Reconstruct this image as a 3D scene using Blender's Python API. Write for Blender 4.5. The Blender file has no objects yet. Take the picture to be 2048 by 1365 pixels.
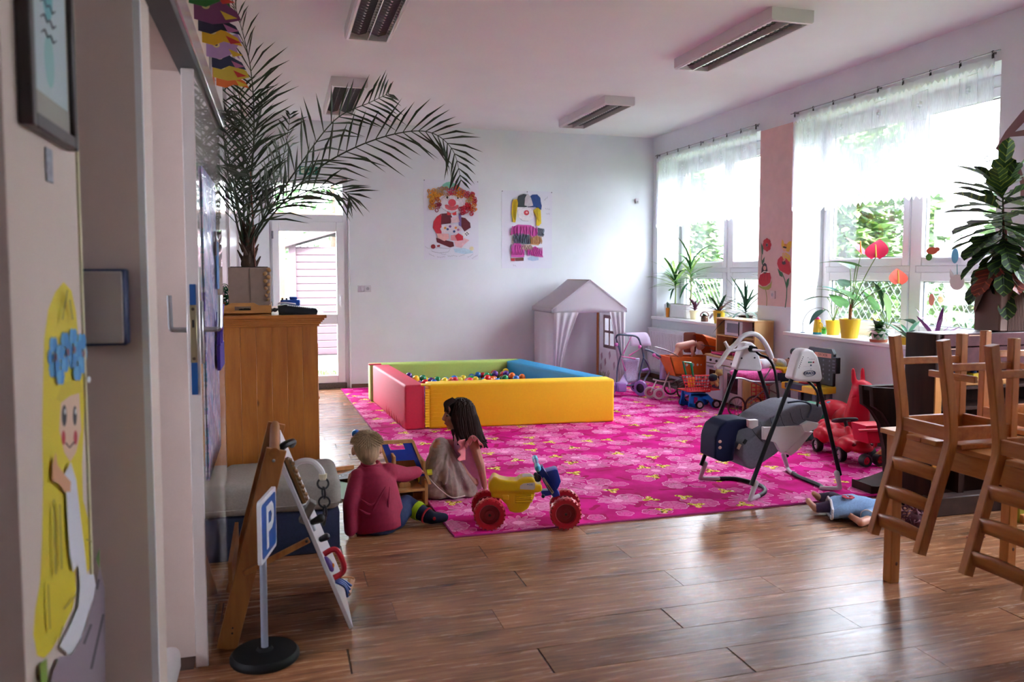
import bpy, bmesh, math, random
from mathutils import Vector as V, Matrix, Euler
pi = math.pi
rad = math.radians
sc = bpy.context.scene
COL = sc.collection
RND = random.Random(7)

# ------------------------------------------------------------------ camera
FPX, CX, CY, PITCH, EYE = 1600.0, 1024.0, 648.0, math.atan(.0642), 1.4
YAW = math.atan(468 * math.cos(PITCH) / FPX)
cam_d = bpy.data.cameras.new('camera')
cam = bpy.data.objects.new('camera', cam_d)
COL.objects.link(cam)
cam.location = (0, 0, EYE)
cam.rotation_euler = (pi / 2 - PITCH, 0, -YAW)
cam_d.sensor_width = 36
cam_d.lens = FPX * 36 / 2048
cam_d.shift_y = -(682.5 - CY) / 2048
cam_d.clip_start = .05
cam_d.dof.use_dof = True
cam_d.dof.focus_distance = 5.6
cam_d.dof.aperture_fstop = 3.2
sc.camera = cam
# a pixel of the photograph as a point at a known height / depth / side distance
FW = V((math.sin(YAW) * math.cos(PITCH), math.cos(YAW) * math.cos(PITCH), -math.sin(PITCH)))
RT = V((math.cos(YAW), -math.sin(YAW), 0))
UP = RT.cross(FW)
EYEP = V((0, 0, EYE))
def ray(x, y): return FW + RT * ((x - CX) / FPX) - UP * ((y - CY) / FPX)
def Zp(x, y, z=0.0):
    d = ray(x, y); return EYEP + d * ((z - EYE) / d.z)
def Yp(x, y, Y):
    d = ray(x, y); return EYEP + d * (Y / d.y)
def Xp(x, y, X):
    d = ray(x, y); return EYEP + d * (X / d.x)

# ------------------------------------------------------------------ light
world = bpy.data.worlds.new('World'); sc.world = world
world.use_nodes = True
bg = world.node_tree.nodes['Background']
bg.inputs[0].default_value = (.86, .89, 1.0, 1)
bg.inputs[1].default_value = 12
sun_d = bpy.data.lights.new('sun', 'SUN')
sun_d.energy = 8
sun_d.angle = rad(.8)
sun_d.color = (1, .93, .82)
sun = bpy.data.objects.new('sun', sun_d); COL.objects.link(sun)
sun.location = (9, -6, 12)
sun.rotation_euler = V((-.10, .72, -.68)).to_track_quat('-Z', 'Y').to_euler()
sc.view_settings.view_transform = 'Standard'
sc.view_settings.look = 'None'
sc.view_settings.exposure = 1.92
sc.view_settings.gamma = 1
sc.view_settings.use_curve_mapping = False
sc.cycles.max_bounces = 8
sc.cycles.glossy_bounces = 3
sc.cycles.diffuse_bounces = 4
sc.cycles.transparent_max_bounces = 16
sc.cycles.sample_clamp_indirect = 6
sc.cycles.caustics_reflective = False
sc.cycles.caustics_refractive = False

# ------------------------------------------------------------------ materials
def lin(h):
    h = h.lstrip('#')
    out = []
    for i in (0, 2, 4):
        c = int(h[i:i + 2], 16) / 255
        out.append(c / 12.92 if c <= .04045 else ((c + .055) / 1.055) ** 2.4)
    return (*out, 1)
MATS = {}
def mat(name, col='#cccccc', rough=.5, metal=0, var=0.0, scale=12, bump=0, coat=0, stretch=None, alpha=1, emit=0, spec=.5, sss=0):
    if name in MATS: return MATS[name]
    m = bpy.data.materials.new(name); m.use_nodes = True
    nt = m.node_tree; b = nt.nodes['Principled BSDF']
    c = lin(col) if isinstance(col, str) else col
    b.inputs['Base Color'].default_value = c
    b.inputs['Roughness'].default_value = rough
    b.inputs['Metallic'].default_value = metal
    b.inputs['Coat Weight'].default_value = coat
    b.inputs['Specular IOR Level'].default_value = spec
    if alpha < 1: b.inputs['Alpha'].default_value = alpha
    if emit:
        b.inputs['Emission Color'].default_value = c; b.inputs['Emission Strength'].default_value = emit
    if sss:
        b.inputs['Subsurface Weight'].default_value = sss; b.inputs['Subsurface Radius'].default_value = (.02, .008, .005)
    if var or bump:
        tc = nt.nodes.new('ShaderNodeTexCoord'); mp = nt.nodes.new('ShaderNodeMapping')
        if stretch: mp.inputs['Scale'].default_value = stretch
        nz = nt.nodes.new('ShaderNodeTexNoise'); nz.inputs['Scale'].default_value = scale; nz.inputs['Detail'].default_value = 5
        nt.links.new(tc.outputs['Object'], mp.inputs[0]); nt.links.new(mp.outputs[0], nz.inputs['Vector'])
        if var:
            r = nt.nodes.new('ShaderNodeValToRGB')
            r.color_ramp.elements[0].position = .3; r.color_ramp.elements[1].position = .7
            r.color_ramp.elements[0].color = (*[x * (1 - var) for x in c[:3]], 1)
            r.color_ramp.elements[1].color = (*[min(1, x * (1 + var)) for x in c[:3]], 1)
            nt.links.new(nz.outputs['Fac'], r.inputs[0]); nt.links.new(r.outputs[0], b.inputs['Base Color'])
        if bump:
            bp = nt.nodes.new('ShaderNodeBump'); bp.inputs['Strength'].default_value = bump; bp.inputs['Distance'].default_value = .01
            nt.links.new(nz.outputs['Fac'], bp.inputs['Height']); nt.links.new(bp.outputs[0], b.inputs['Normal'])
    MATS[name] = m
    return m
def wood(name, c1, c2, rough=.45, axis='X', scale=6, knots=False, coat=0):
    """straight-grained wood, grain along the object's own axis"""
    if name in MATS: return MATS[name]
    m = bpy.data.materials.new(name); m.use_nodes = True
    nt = m.node_tree; b = nt.nodes['Principled BSDF']
    b.inputs['Roughness'].default_value = rough; b.inputs['Coat Weight'].default_value = coat
    tc = nt.nodes.new('ShaderNodeTexCoord'); mp = nt.nodes.new('ShaderNodeMapping')
    oi = nt.nodes.new('ShaderNodeObjectInfo'); cb = nt.nodes.new('ShaderNodeVectorMath'); cb.operation = 'MULTIPLY_ADD'
    nt.links.new(oi.outputs['Random'], cb.inputs[0]); cb.inputs[1].default_value = (13, 7, 5)
    nt.links.new(tc.outputs['Object'], cb.inputs[2])
    s = {'X': (.12, 1, 1), 'Y': (1, .12, 1), 'Z': (1, 1, .12)}[axis]
    mp.inputs['Scale'].default_value = tuple(scale * k for k in s)
    nt.links.new(cb.outputs[0], mp.inputs[0])
    nz = nt.nodes.new('ShaderNodeTexNoise'); nz.inputs['Scale'].default_value = 3; nz.inputs['Detail'].default_value = 8; nz.inputs['Roughness'].default_value = .65
    nt.links.new(mp.outputs[0], nz.inputs['Vector'])
    r = nt.nodes.new('ShaderNodeValToRGB')
    r.color_ramp.elements[0].position = .32; r.color_ramp.elements[1].position = .68
    r.color_ramp.elements[0].color = lin(c1); r.color_ramp.elements[1].color = lin(c2)
    nt.links.new(nz.outputs['Fac'], r.inputs[0])
    out = r.outputs[0]
    if knots:
        vo = nt.nodes.new('ShaderNodeTexVoronoi'); vo.inputs['Scale'].default_value = .8
        mp2 = nt.nodes.new('ShaderNodeMapping'); mp2.inputs['Scale'].default_value = (5, 0, 3)
        nt.links.new(cb.outputs[0], mp2.inputs[0]); nt.links.new(mp2.outputs[0], vo.inputs['Vector'])
        r2 = nt.nodes.new('ShaderNodeValToRGB'); r2.color_ramp.elements[0].position = .035; r2.color_ramp.elements[1].position = .075
        r2.color_ramp.elements[0].color = lin('#5a2d12'); r2.color_ramp.elements[1].color = (1, 1, 1, 1)
        nt.links.new(vo.outputs['Distance'], r2.inputs[0])
        mx = nt.nodes.new('ShaderNodeMix'); mx.data_type = 'RGBA'; mx.blend_type = 'MULTIPLY'; mx.inputs[0].default_value = 1
        nt.links.new(out, mx.inputs[6]); nt.links.new(r2.outputs[0], mx.inputs[7]); out = mx.outputs[2]
    nt.links.new(out, b.inputs['Base Color'])
    MATS[name] = m
    return m
def glassmat(name, tint=(1, 1, 1), gloss=.5):
    m = bpy.data.materials.new(name); m.use_nodes = True
    nt = m.node_tree; nt.nodes.remove(nt.nodes['Principled BSDF'])
    o = nt.nodes['Material Output']
    t = nt.nodes.new('ShaderNodeBsdfTransparent'); t.inputs[0].default_value = (*tint, 1)
    g = nt.nodes.new('ShaderNodeBsdfGlossy'); g.inputs['Roughness'].default_value = .02
    f = nt.nodes.new('ShaderNodeFresnel'); f.inputs[0].default_value = 1.45
    k = nt.nodes.new('ShaderNodeMath'); k.operation = 'MULTIPLY'; k.inputs[1].default_value = gloss
    x = nt.nodes.new('ShaderNodeMixShader')
    nt.links.new(f.outputs[0], k.inputs[0]); nt.links.new(k.outputs[0], x.inputs[0])
    nt.links.new(t.outputs[0], x.inputs[1]); nt.links.new(g.outputs[0], x.inputs[2]); nt.links.new(x.outputs[0], o.inputs[0])
    MATS[name] = m
    return m
def sheermat(name, col, see, lace=0):
    """thin cloth: part see-through, the rest scatters light to both sides"""
    m = bpy.data.materials.new(name); m.use_nodes = True
    nt = m.node_tree; nt.nodes.remove(nt.nodes['Principled BSDF'])
    o = nt.nodes['Material Output']
    t = nt.nodes.new('ShaderNodeBsdfTransparent')
    d = nt.nodes.new('ShaderNodeBsdfDiffuse'); d.inputs[0].default_value = lin(col)
    s = nt.nodes.new('ShaderNodeBsdfTranslucent'); s.inputs[0].default_value = lin(col)
    a = nt.nodes.new('ShaderNodeMixShader'); a.inputs[0].default_value = .5
    nt.links.new(d.outputs[0], a.inputs[1]); nt.links.new(s.outputs[0], a.inputs[2])
    x = nt.nodes.new('ShaderNodeMixShader'); x.inputs[0].default_value = 1 - see
    if lace:
        tc = nt.nodes.new('ShaderNodeTexCoord'); mp = nt.nodes.new('ShaderNodeMapping'); mp.inputs['Scale'].default_value = (260, 260, 18)
        nz = nt.nodes.new('ShaderNodeTexNoise'); nz.inputs['Scale'].default_value = 1
        mr = nt.nodes.new('ShaderNodeMapRange'); mr.inputs[1].default_value = .35; mr.inputs[2].default_value = .65
        mr.inputs[3].default_value = 1 - see - lace; mr.inputs[4].default_value = 1 - see + lace
        nt.links.new(tc.outputs['Object'], mp.inputs[0]); nt.links.new(mp.outputs[0], nz.inputs['Vector'])
        nt.links.new(nz.outputs['Fac'], mr.inputs[0]); nt.links.new(mr.outputs[0], x.inputs[0])
    nt.links.new(t.outputs[0], x.inputs[1]); nt.links.new(a.outputs[0], x.inputs[2]); nt.links.new(x.outputs[0], o.inputs[0])
    MATS[name] = m
    return m

# ------------------------------------------------------------------ mesh building
def spl(pts, n=6, closed=False):
    """Catmull-Rom through the points"""
    P = [V(p) for p in pts]; out = []
    m = len(P)
    rng = range(m if closed else m - 1)
    for i in rng:
        if closed: a, b, c, d = P[(i - 1) % m], P[i], P[(i + 1) % m], P[(i + 2) % m]
        else: a, b, c, d = P[max(i - 1, 0)], P[i], P[i + 1], P[min(i + 2, m - 1)]
        for k in range(n):
            t = k / n
            out.append(.5 * ((2 * b) + (c - a) * t + (2 * a - 5 * b + 4 * c - d) * t * t + (3 * b - a - 3 * c + d) * t ** 3))
    if not closed: out.append(P[-1])
    return out
def lerp(a, b, t): return a + (b - a) * t
class MB:
    def __init__(s): s.bm = bmesh.new()
    def box(s, c, sz, rz=0, bev=0, seg=1, M=None, rx=0, ry=0):
        T = Matrix.Translation(V(c)) @ Euler((rx, ry, rz)).to_matrix().to_4x4() @ Matrix.Diagonal((*sz, 1))
        if M is not None: T = M @ T
        r = bmesh.ops.create_cube(s.bm, size=1, matrix=T)
        if bev:
            es = list({e for v in r['verts'] for e in v.link_edges})
            bmesh.ops.bevel(s.bm, geom=es, offset=bev, segments=seg, profile=.5, affect='EDGES')
        return s
    def bx(s, x0, x1, y0, y1, z0, z1, bev=0, seg=1):
        return s.box(((x0 + x1) / 2, (y0 + y1) / 2, (z0 + z1) / 2), (abs(x1 - x0), abs(y1 - y0), abs(z1 - z0)), bev=bev, seg=seg)
    def cyl(s, a, b, r0, r1=None, seg=14):
        a, b = V(a), V(b); d = b - a
        if r1 is None: r1 = r0
        q = d.to_track_quat('Z', 'Y').to_matrix().to_4x4()
        bmesh.ops.create_cone(s.bm, cap_ends=True, segments=seg, radius1=max(r0, 1e-5), radius2=max(r1, 1e-5), depth=d.length, matrix=Matrix.Translation((a + b) / 2) @ q)
        return s
    def tube(s, pts, r, seg=8, closed=False, flat=None):
        P = [V(p) for p in pts]; n = len(P)
        rr = r if isinstance(r, (list, tuple)) else [r] * n
        ref = None; rings = []
        for i in range(n):
            if closed: t = P[(i + 1) % n] - P[(i - 1) % n]
            else: t = P[min(i + 1, n - 1)] - P[max(i - 1, 0)]
            t.normalize()
            if ref is None:
                ref = V((0, 0, 1)) if abs(t.z) < .9 else V((1, 0, 0))
                if flat: ref = V(flat)
            u = ref - t * ref.dot(t)
            if u.length < 1e-6: u = t.orthogonal()
            u.normalize(); ref = u; w = t.cross(u)
            rg = rr[i * (len(rr) - 1) // max(n - 1, 1)] if len(rr) != n else rr[i]
            ru, rw = rg if isinstance(rg, (tuple, list)) else (rg, rg)
            rings.append([s.bm.verts.new(P[i] + u * (math.cos(2 * pi * k / seg) * ru) + w * (math.sin(2 * pi * k / seg) * rw)) for k in range(seg)])
        m = n if closed else n - 1
        for i in range(m):
            a, b = rings[i], rings[(i + 1) % n]
            for k in range(seg):
                s.bm.faces.new((a[k], a[(k + 1) % seg], b[(k + 1) % seg], b[k]))
        if not closed:
            s.bm.faces.new(rings[0][::-1]); s.bm.faces.new(rings[-1])
        return s
    def sph(s, c, r, seg=14, rot=None):
        rr = r if isinstance(r, (tuple, list)) else (r, r, r)
        T = Matrix.Translation(V(c))
        if rot is not None: T = T @ Euler(rot).to_matrix().to_4x4()
        bmesh.ops.create_uvsphere(s.bm, u_segments=seg, v_segments=max(6, seg * 2 // 3), radius=1, matrix=T @ Matrix.Diagonal((*rr, 1)))
        return s
    def cap(s, a, b, r0, r1=None, seg=10):
        """capsule with two radii"""
        r1 = r0 if r1 is None else r1
        s.cyl(a, b, r0, r1, seg); s.sph(a, r0, seg); s.sph(b, r1, seg)
        return s
    def lathe(s, prof, c=(0, 0, 0), seg=24, M=None, sx=1, sy=1, caps=True):
        T = Matrix.Translation(V(c)) if M is None else M
        rings = []
        for r, z in prof:
            rings.append([s.bm.verts.new(T @ V((max(r, 1e-5) * sx * math.cos(2 * pi * k / seg), max(r, 1e-5) * sy * math.sin(2 * pi * k / seg), z))) for k in range(seg)])
        for a, b in zip(rings, rings[1:]):
            for k in range(seg): s.bm.faces.new((a[k], a[(k + 1) % seg], b[(k + 1) % seg], b[k]))
        if caps: s.bm.faces.new(rings[0][::-1]); s.bm.faces.new(rings[-1])
        else: bmesh.ops.remove_doubles(s.bm, verts=rings[0] + rings[-1], dist=1e-6)
        return s
    def prism(s, poly, w0, w1, M=None, bev=0):
        """polygon (u,v) pushed from w0 to w1; M maps (u,v,w) to space"""
        M = M or Matrix.Identity(4)
        a = [s.bm.verts.new(M @ V((u, v, w0))) for u, v in poly]
        b = [s.bm.verts.new(M @ V((u, v, w1))) for u, v in poly]
        n = len(poly)
        fs = [s.bm.faces.new(a[::-1]), s.bm.faces.new(b)]
        for k in range(n): fs.append(s.bm.faces.new((a[k], a[(k + 1) % n], b[(k + 1) % n], b[k])))
        if bev:
            es = [e for e in fs[0].edges] + [e for e in fs[1].edges]
            bmesh.ops.bevel(s.bm, geom=es, offset=bev, segments=2, profile=.6, affect='EDGES')
        return s
    def loft(s, rings, closed=True, caps=True):
        rs = [[s.bm.verts.new(V(p)) for p in r] for r in rings]
        n = len(rs[0])
        for a, b in zip(rs, rs[1:]):
            for k in range(n if closed else n - 1):
                s.bm.faces.new((a[k], a[(k + 1) % n], b[(k + 1) % n], b[k]))
        if caps and closed:
            s.bm.faces.new(rs[0][::-1]); s.bm.faces.new(rs[-1])
        return s
    def grid(s, fn, nu, nv):
        g = [[s.bm.verts.new(V(fn(i / nu, j / nv))) for j in range(nv + 1)] for i in range(nu + 1)]
        for i in range(nu):
            for j in range(nv): s.bm.faces.new((g[i][j], g[i + 1][j], g[i + 1][j + 1], g[i][j + 1]))
        return s
    def face(s, pts):
        s.bm.faces.new([s.bm.verts.new(V(p)) for p in pts]); return s
    def torus(s, c, R, r, axis=(0, 0, 1), seg=24, rs=8, a0=0, a1=2 * pi):
        q = V(axis).to_track_quat('Z', 'Y').to_matrix()
        full = abs(a1 - a0 - 2 * pi) < 1e-6
        n = seg if full else seg + 1
        pts = [V(c) + q @ V((R * math.cos(a0 + (a1 - a0) * k / seg), R * math.sin(a0 + (a1 - a0) * k / seg), 0)) for k in range(n)]
        return s.tube(pts, r, rs, closed=full, flat=q @ V((0, 0, 1)))
    def mesh(s, name, smooth=40):
        bm = s.bm
        bmesh.ops.recalc_face_normals(bm, faces=bm.faces)
        if smooth:
            lim = rad(smooth)
            for f in bm.faces: f.smooth = True
            for e in bm.edges:
                if len(e.link_faces) == 2 and e.calc_face_angle(0) > lim: e.smooth = False
        me = bpy.data.meshes.new(name); bm.to_mesh(me); bm.free()
        return me
    def build(s, name, m, parent=None, smooth=40, world=True, label=None, cat=None, group=None, kind=None):
        """one mesh object; 'world' verts are moved into the parent's own space"""
        if parent is not None:
            if world:
                parent_m = pm(parent)
                bmesh.ops.transform(s.bm, matrix=parent_m.inverted(), verts=s.bm.verts)
            o = bpy.data.objects.new(name, s.mesh(name, smooth)); COL.objects.link(o); o.parent = parent
        else:
            xs = [v.co for v in s.bm.verts]
            if world and xs:
                lo = V([min(p[i] for p in xs) for i in range(3)]); hi = V([max(p[i] for p in xs) for i in range(3)])
                c = V(((lo.x + hi.x) / 2, (lo.y + hi.y) / 2, lo.z))
                bmesh.ops.translate(s.bm, vec=-c, verts=s.bm.verts)
            else: c = V((0, 0, 0))
            o = bpy.data.objects.new(name, s.mesh(name, smooth)); COL.objects.link(o); o.location = c
        if m is not None: o.data.materials.append(m)
        tag(o, label, cat, group, kind)
        return o
def pm(o):
    m = Matrix.LocRotScale(o.location, o.rotation_euler, o.scale)
    return pm(o.parent) @ m if o.parent else m
def tag(o, label=None, cat=None, group=None, kind=None):
    if label: o['label'] = label
    if cat: o['category'] = cat
    if group: o['group'] = group
    if kind: o['kind'] = kind
    return o
def thing(name, label, cat, loc=(0, 0, 0), rz=0, group=None, kind=None, rot=None):
    o = bpy.data.objects.new(name, None); COL.objects.link(o)
    o.location = loc; o.rotation_euler = rot or (0, 0, rz); o.empty_display_size = .1
    return tag(o, label, cat, group, kind)
def dup(root, loc, rz=None, label=None, group=None):
    def cp(o, par):
        c = o.copy(); COL.objects.link(c); c.parent = par
        for ch in list(o.children): cp(ch, c)
        return c
    r = cp(root, None)
    r.location = loc
    if rz is not None: r.rotation_euler = (0, 0, rz)
    return tag(r, label, None, group)
def inst(src, name, parent, loc, rz=0, scale=None, rot=None):
    o = bpy.data.objects.new(name, src.data if hasattr(src, 'data') and not isinstance(src, bpy.types.Mesh) else src)
    COL.objects.link(o); o.parent = parent; o.location = loc; o.rotation_euler = rot or (0, 0, rz)
    if scale: o.scale = scale
    return o
TMP = bpy.data.scenes.new('workbench')
def baked(o):
    TMP.collection.objects.link(o)
    vl = TMP.view_layers[0]; vl.update(); dg = vl.depsgraph
    me = bpy.data.meshes.new_from_object(o.evaluated_get(dg))
    TMP.collection.objects.unlink(o)
    return me
def melt(o, vox=.006, smooth=6, dec=None):
    """overlapping closed shapes become one continuous skin"""
    r = o.modifiers.new('join', 'REMESH'); r.mode = 'VOXEL'; r.voxel_size = vox; r.use_smooth_shade = True
    if smooth:
        k = o.modifiers.new('soft', 'SMOOTH'); k.factor = .5; k.iterations = smooth
    me = baked(o)
    old = o.data; mats = list(old.materials)
    o.modifiers.clear(); o.data = me
    me.materials.clear()
    for m in mats: me.materials.append(m)
    for p in me.polygons: p.use_smooth = True
    bpy.data.meshes.remove(old)
    return o
def text(body, name, m, parent, M, size=.05, depth=.001, align='CENTER', world=True, shear=0, bold=0):
    cu = bpy.data.curves.new(name, 'FONT'); cu.body = body; cu.size = size; cu.extrude = depth
    cu.align_x = align; cu.align_y = 'CENTER'; cu.shear = shear; cu.offset = bold; cu.resolution_u = 3
    t = bpy.data.objects.new(name, cu); COL.objects.link(t)
    me = baked(t)
    bpy.data.objects.remove(t); bpy.data.curves.remove(cu)
    if parent is not None and world: M = pm(parent).inverted() @ M
    me.transform(M)
    o = bpy.data.objects.new(name, me); COL.objects.link(o); o.parent = parent
    me.materials.clear(); me.materials.append(m)
    return o
def frame(o, x, y=None, z=None):
    """matrix with origin o and axes x, y, z (one of y / z may be left out)"""
    x = V(x).normalized()
    if y is None: y = V(z).cross(x).normalized()
    else: y = V(y).normalized()
    z = x.cross(y).normalized()
    y = z.cross(x).normalized()
    M = Matrix((x, y, z)).transposed().to_4x4(); M.translation = V(o)
    return M
def circ(cx, cy, rx, ry=None, n=20, a0=0, a1=2 * pi):
    ry = rx if ry is None else ry
    full = abs(a1 - a0 - 2 * pi) < 1e-6
    return [(cx + rx * math.cos(a0 + (a1 - a0) * k / (n if full else n - 1)), cy + ry * math.sin(a0 + (a1 - a0) * k / (n if full else n - 1))) for k in range(n)]
def rrect(x0, x1, y0, y1, r, n=4):
    out = []
    for cx, cy, a in ((x1 - r, y1 - r, 0), (x0 + r, y1 - r, pi / 2), (x0 + r, y0 + r, pi), (x1 - r, y0 + r, 1.5 * pi)):
        for k in range(n + 1): out.append((cx + r * math.cos(a + pi / 2 * k / n), cy + r * math.sin(a + pi / 2 * k / n)))
    return out
# ------------------------------------------------------------------ the room
XR, YF, HC, XL = 4.817, 9.785, 3.18, -.31
WIN = ((7.32, 9.65), (4.45, 6.75), (1.58, 3.88))
ZS, ZT, XG = .82, 2.865, 5.165
white = mat('white wall paint', '#dde2e8', .75, var=.03, scale=3, bump=.06)
ceil_m = mat('ceiling paint', '#e2e2e6', .8, var=.02, scale=2)
hallp = mat('pinkish hall paint', '#d3c0b8', .75, var=.04, scale=4, bump=.05)
pvc = mat('white window plastic', '#e9ebef', .3)
def struct(mb, name, m, **k): return mb.build(name, m, kind='structure', **k)
struct(MB().bx(-3.2, 5.3, -2.6, YF + .35, HC, HC + .15), 'ceiling', ceil_m)
b = MB(); b.bx(XL - 3, XL - .001, YF, YF + .3, 0, HC); b.bx(XL, -.09, YF, YF + .3, 0, HC); b.bx(.815, XR, YF, YF + .3, 0, HC); b.bx(-.09, .815, YF, YF + .3, 2.52, HC)
wall_far = struct(b, 'wall_far', white)
b = MB(); X2 = XR + .42
ys = [YF + .3, WIN[0][1], WIN[0][0], WIN[1][1], WIN[1][0], WIN[2][1], WIN[2][0], -2.6]
for i in range(0, 8, 2): b.bx(XR, X2, ys[i + 1], ys[i], 0, HC)
for y0, y1 in WIN: b.bx(XR, X2, y0, y1, 0, ZS - .03); b.bx(XR, X2, y0, y1, ZT, HC)
wall_right = struct(b, 'wall_right', white)
struct(MB().bx(-3.2, X2, -2.75, -2.6, 0, HC), 'wall_back', white)
gloss = mat('glossy lacquered partition', '#d9d4d6', .13, coat=.5, spec=.6)
b = MB(); b.bx(XL - .25, XL, 3.05, 4.3, 0, HC); b.bx(XL - .25, XL, 2.13, 3.05, 2.1, HC)
struct(b, 'wall_left', hallp)
b = MB(); b.bx(XL - .06, XL, 4.3, YF, 0, HC)
part_wall = struct(b, 'wall_partition', gloss)
for y in (4.32, 5.55, 6.9, 8.3): MB().bx(XL, XL + .012, y - .025, y + .025, 0, HC).build('mullion', mat('partition strip', '#b9aeb4', .4), part_wall)
struct(MB().bx(-.9, XL, 2.13, 2.3, 0, HC), 'wall_return', hallp)
struct(MB().bx(-1.1, -.425, 1.5, 2.0, 0, HC), 'wall_hall', hallp)
struct(MB().bx(-3.35, -3.2, -2.6, 1.2, 0, HC).bx(-3.35, -3.2, 1.9, YF, 0, HC).bx(-3.35, -3.2, 1.2, 1.9, 0, 1.2).bx(-3.35, -3.2, 1.2, 1.9, 2.1, HC), 'wall_hall_side', hallp)
# bright edges of the wall corners
struct(MB().bx(XL - .012, XL + .004, 2.126, 2.14, 0, HC), 'trim_1', pvc)
struct(MB().bx(-.437, -.421, 1.986, 2.004, 0, HC), 'trim_2', mat('yellowed corner bead', '#cfc6a4', .6))

# floor: laminate planks on a slab
struct(MB().bx(-3.2, XR + .4, -2.6, YF + .3, -.15, -.004), 'floor_slab', mat('dark joint brown', '#4a342a', .8))  # even dark brown slab, showing in the plank joints
def plank_mat():
    m = bpy.data.materials.new('laminate plank'); m.use_nodes = True
    nt = m.node_tree; b = nt.nodes['Principled BSDF']
    N = lambda t: nt.nodes.new('ShaderNode' + t); L = nt.links.new
    tc = N('TexCoord'); oi = N('ObjectInfo'); ma = N('VectorMath'); ma.operation = 'MULTIPLY_ADD'
    L(oi.outputs['Random'], ma.inputs[0]); ma.inputs[1].default_value = (17, 23, 0); L(tc.outputs['Object'], ma.inputs[2])
    mp = N('Mapping'); mp.inputs['Scale'].default_value = (1.6, 22, 1); L(ma.outputs[0], mp.inputs[0])
    n1 = N('TexNoise'); n1.inputs['Scale'].default_value = 2.2; n1.inputs['Detail'].default_value = 9; n1.inputs['Roughness'].default_value = .7; n1.inputs['Distortion'].default_value = .6; L(mp.outputs[0], n1.inputs['Vector'])
    r = N('ValToRGB'); e = r.color_ramp.elements
    e[0].position = .30; e[0].color = lin('#6e4630'); e[1].position = .70; e[1].color = lin('#bd8a62')
    k = e.new(.5); k.color = lin('#9c6a4a')
    L(n1.outputs['Fac'], r.inputs[0])
    hv = N('HueSaturation'); mr = N('MapRange'); mr.inputs[3].default_value = .72; mr.inputs[4].default_value = 1.22
    L(oi.outputs['Random'], mr.inputs[0]); L(mr.outputs[0], hv.inputs['Value']); L(r.outputs[0], hv.inputs['Color'])
    # broad dark smears of the printed oak
    mp2 = N('Mapping'); mp2.inputs['Scale'].default_value = (1.3, 6, 1); L(ma.outputs[0], mp2.inputs[0])
    n2 = N('TexNoise'); n2.inputs['Scale'].default_value = 1.7; n2.inputs['Detail'].default_value = 3; L(mp2.outputs[0], n2.inputs['Vector'])
    r2 = N('ValToRGB'); r2.color_ramp.elements[0].position = .30; r2.color_ramp.elements[0].color = (.55, .5, .5, 1); r2.color_ramp.elements[1].position = .5; r2.color_ramp.elements[1].color = (1, 1, 1, 1)
    L(n2.outputs['Fac'], r2.inputs[0])
    mx = N('Mix'); mx.data_type = 'RGBA'; mx.blend_type = 'MULTIPLY'; mx.inputs[0].default_value = 1
    L(hv.outputs[0], mx.inputs[6]); L(r2.outputs[0], mx.inputs[7]); L(mx.outputs[2], b.inputs['Base Color'])
    r3 = N('MapRange'); r3.inputs[3].default_value = .18; r3.inputs[4].default_value = .34; L(n1.outputs['Fac'], r3.inputs[0]); L(r3.outputs[0], b.inputs['Roughness'])
    bu = N('Bump'); bu.inputs['Strength'].default_value = .18; bu.inputs['Distance'].default_value = .004; L(n1.outputs['Fac'], bu.inputs['Height']); L(bu.outputs[0], b.inputs['Normal'])
    return m
floor = thing('floor', None, None, (0, 0, 0), kind='structure')
PW, PL = .192, 1.285
pmesh = {}
def plank_mesh(w):
    k = round(w, 2)
    if k not in pmesh:
        m = MB().box((0, 0, -.002), (w - .0012, PW - .0012, .004), bev=.0007)
        pmesh[k] = m.mesh('plank'); pmesh[k].materials.append(PLM)
    return pmesh[k]
PLM = plank_mat()
RUG = (.80, 4.70, 4.075, 9.72)
row = 0
y = .55
while y < YF:
    off = (row * .47) % 1.0 * PL
    x = XL - (PL - off) if y > 3.05 else -.9 - (PL - off) + .3
    while x < XR:
        a, c = max(x, XL if y > 3.0 or y < 2 else -1.2), min(x + PL, XR)
        x += PL
        if c - a < .06: continue
        w = round(c - a, 2)
        inside = a > RUG[0] and c < RUG[1] + .2 and y - PW / 2 > RUG[2] + .1 and y + PW / 2 < RUG[3]
        if inside: continue
        inst(plank_mesh(w), 'plank', floor, ((a + c) / 2, y, 0))
    y += PW; row += 1
struct(MB().bx(-3.2, XR, -2.6, .45, -.004, 0), 'floor_hall', mat('hall floor', '#7d5a49', .35, var=.2, scale=4))
for x0, x1 in ((XL, -.09), (.83, XR)): struct(MB().bx(x0, x1, YF - .016, YF, 0, .05, bev=.004), 'baseboard_far', mat('brown skirting', '#7a5448', .5))
struct(MB().bx(XR - .014, XR, -2.6, YF, 0, .05, bev=.004), 'baseboard_right', MATS['brown skirting'])

# pink painted strip between the windows
struct(MB().bx(XR - .003, XR, 6.75, 7.32, 1.06, ZT - .01), 'trim_3', mat('dusty pink paint', '#d8b6b0', .75, var=.05, scale=9))

# unseen high roof, added to keep sun and sky off the shed front
struct(MB().loft([[(x, -2.8, HC + .16), (x, YF + .35, HC + .16), (x, 3.6, 6.8)] for x in (-3.4, 5.2)]), 'roof', mat('shading roof', '#7a4a3a', .8))

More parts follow.
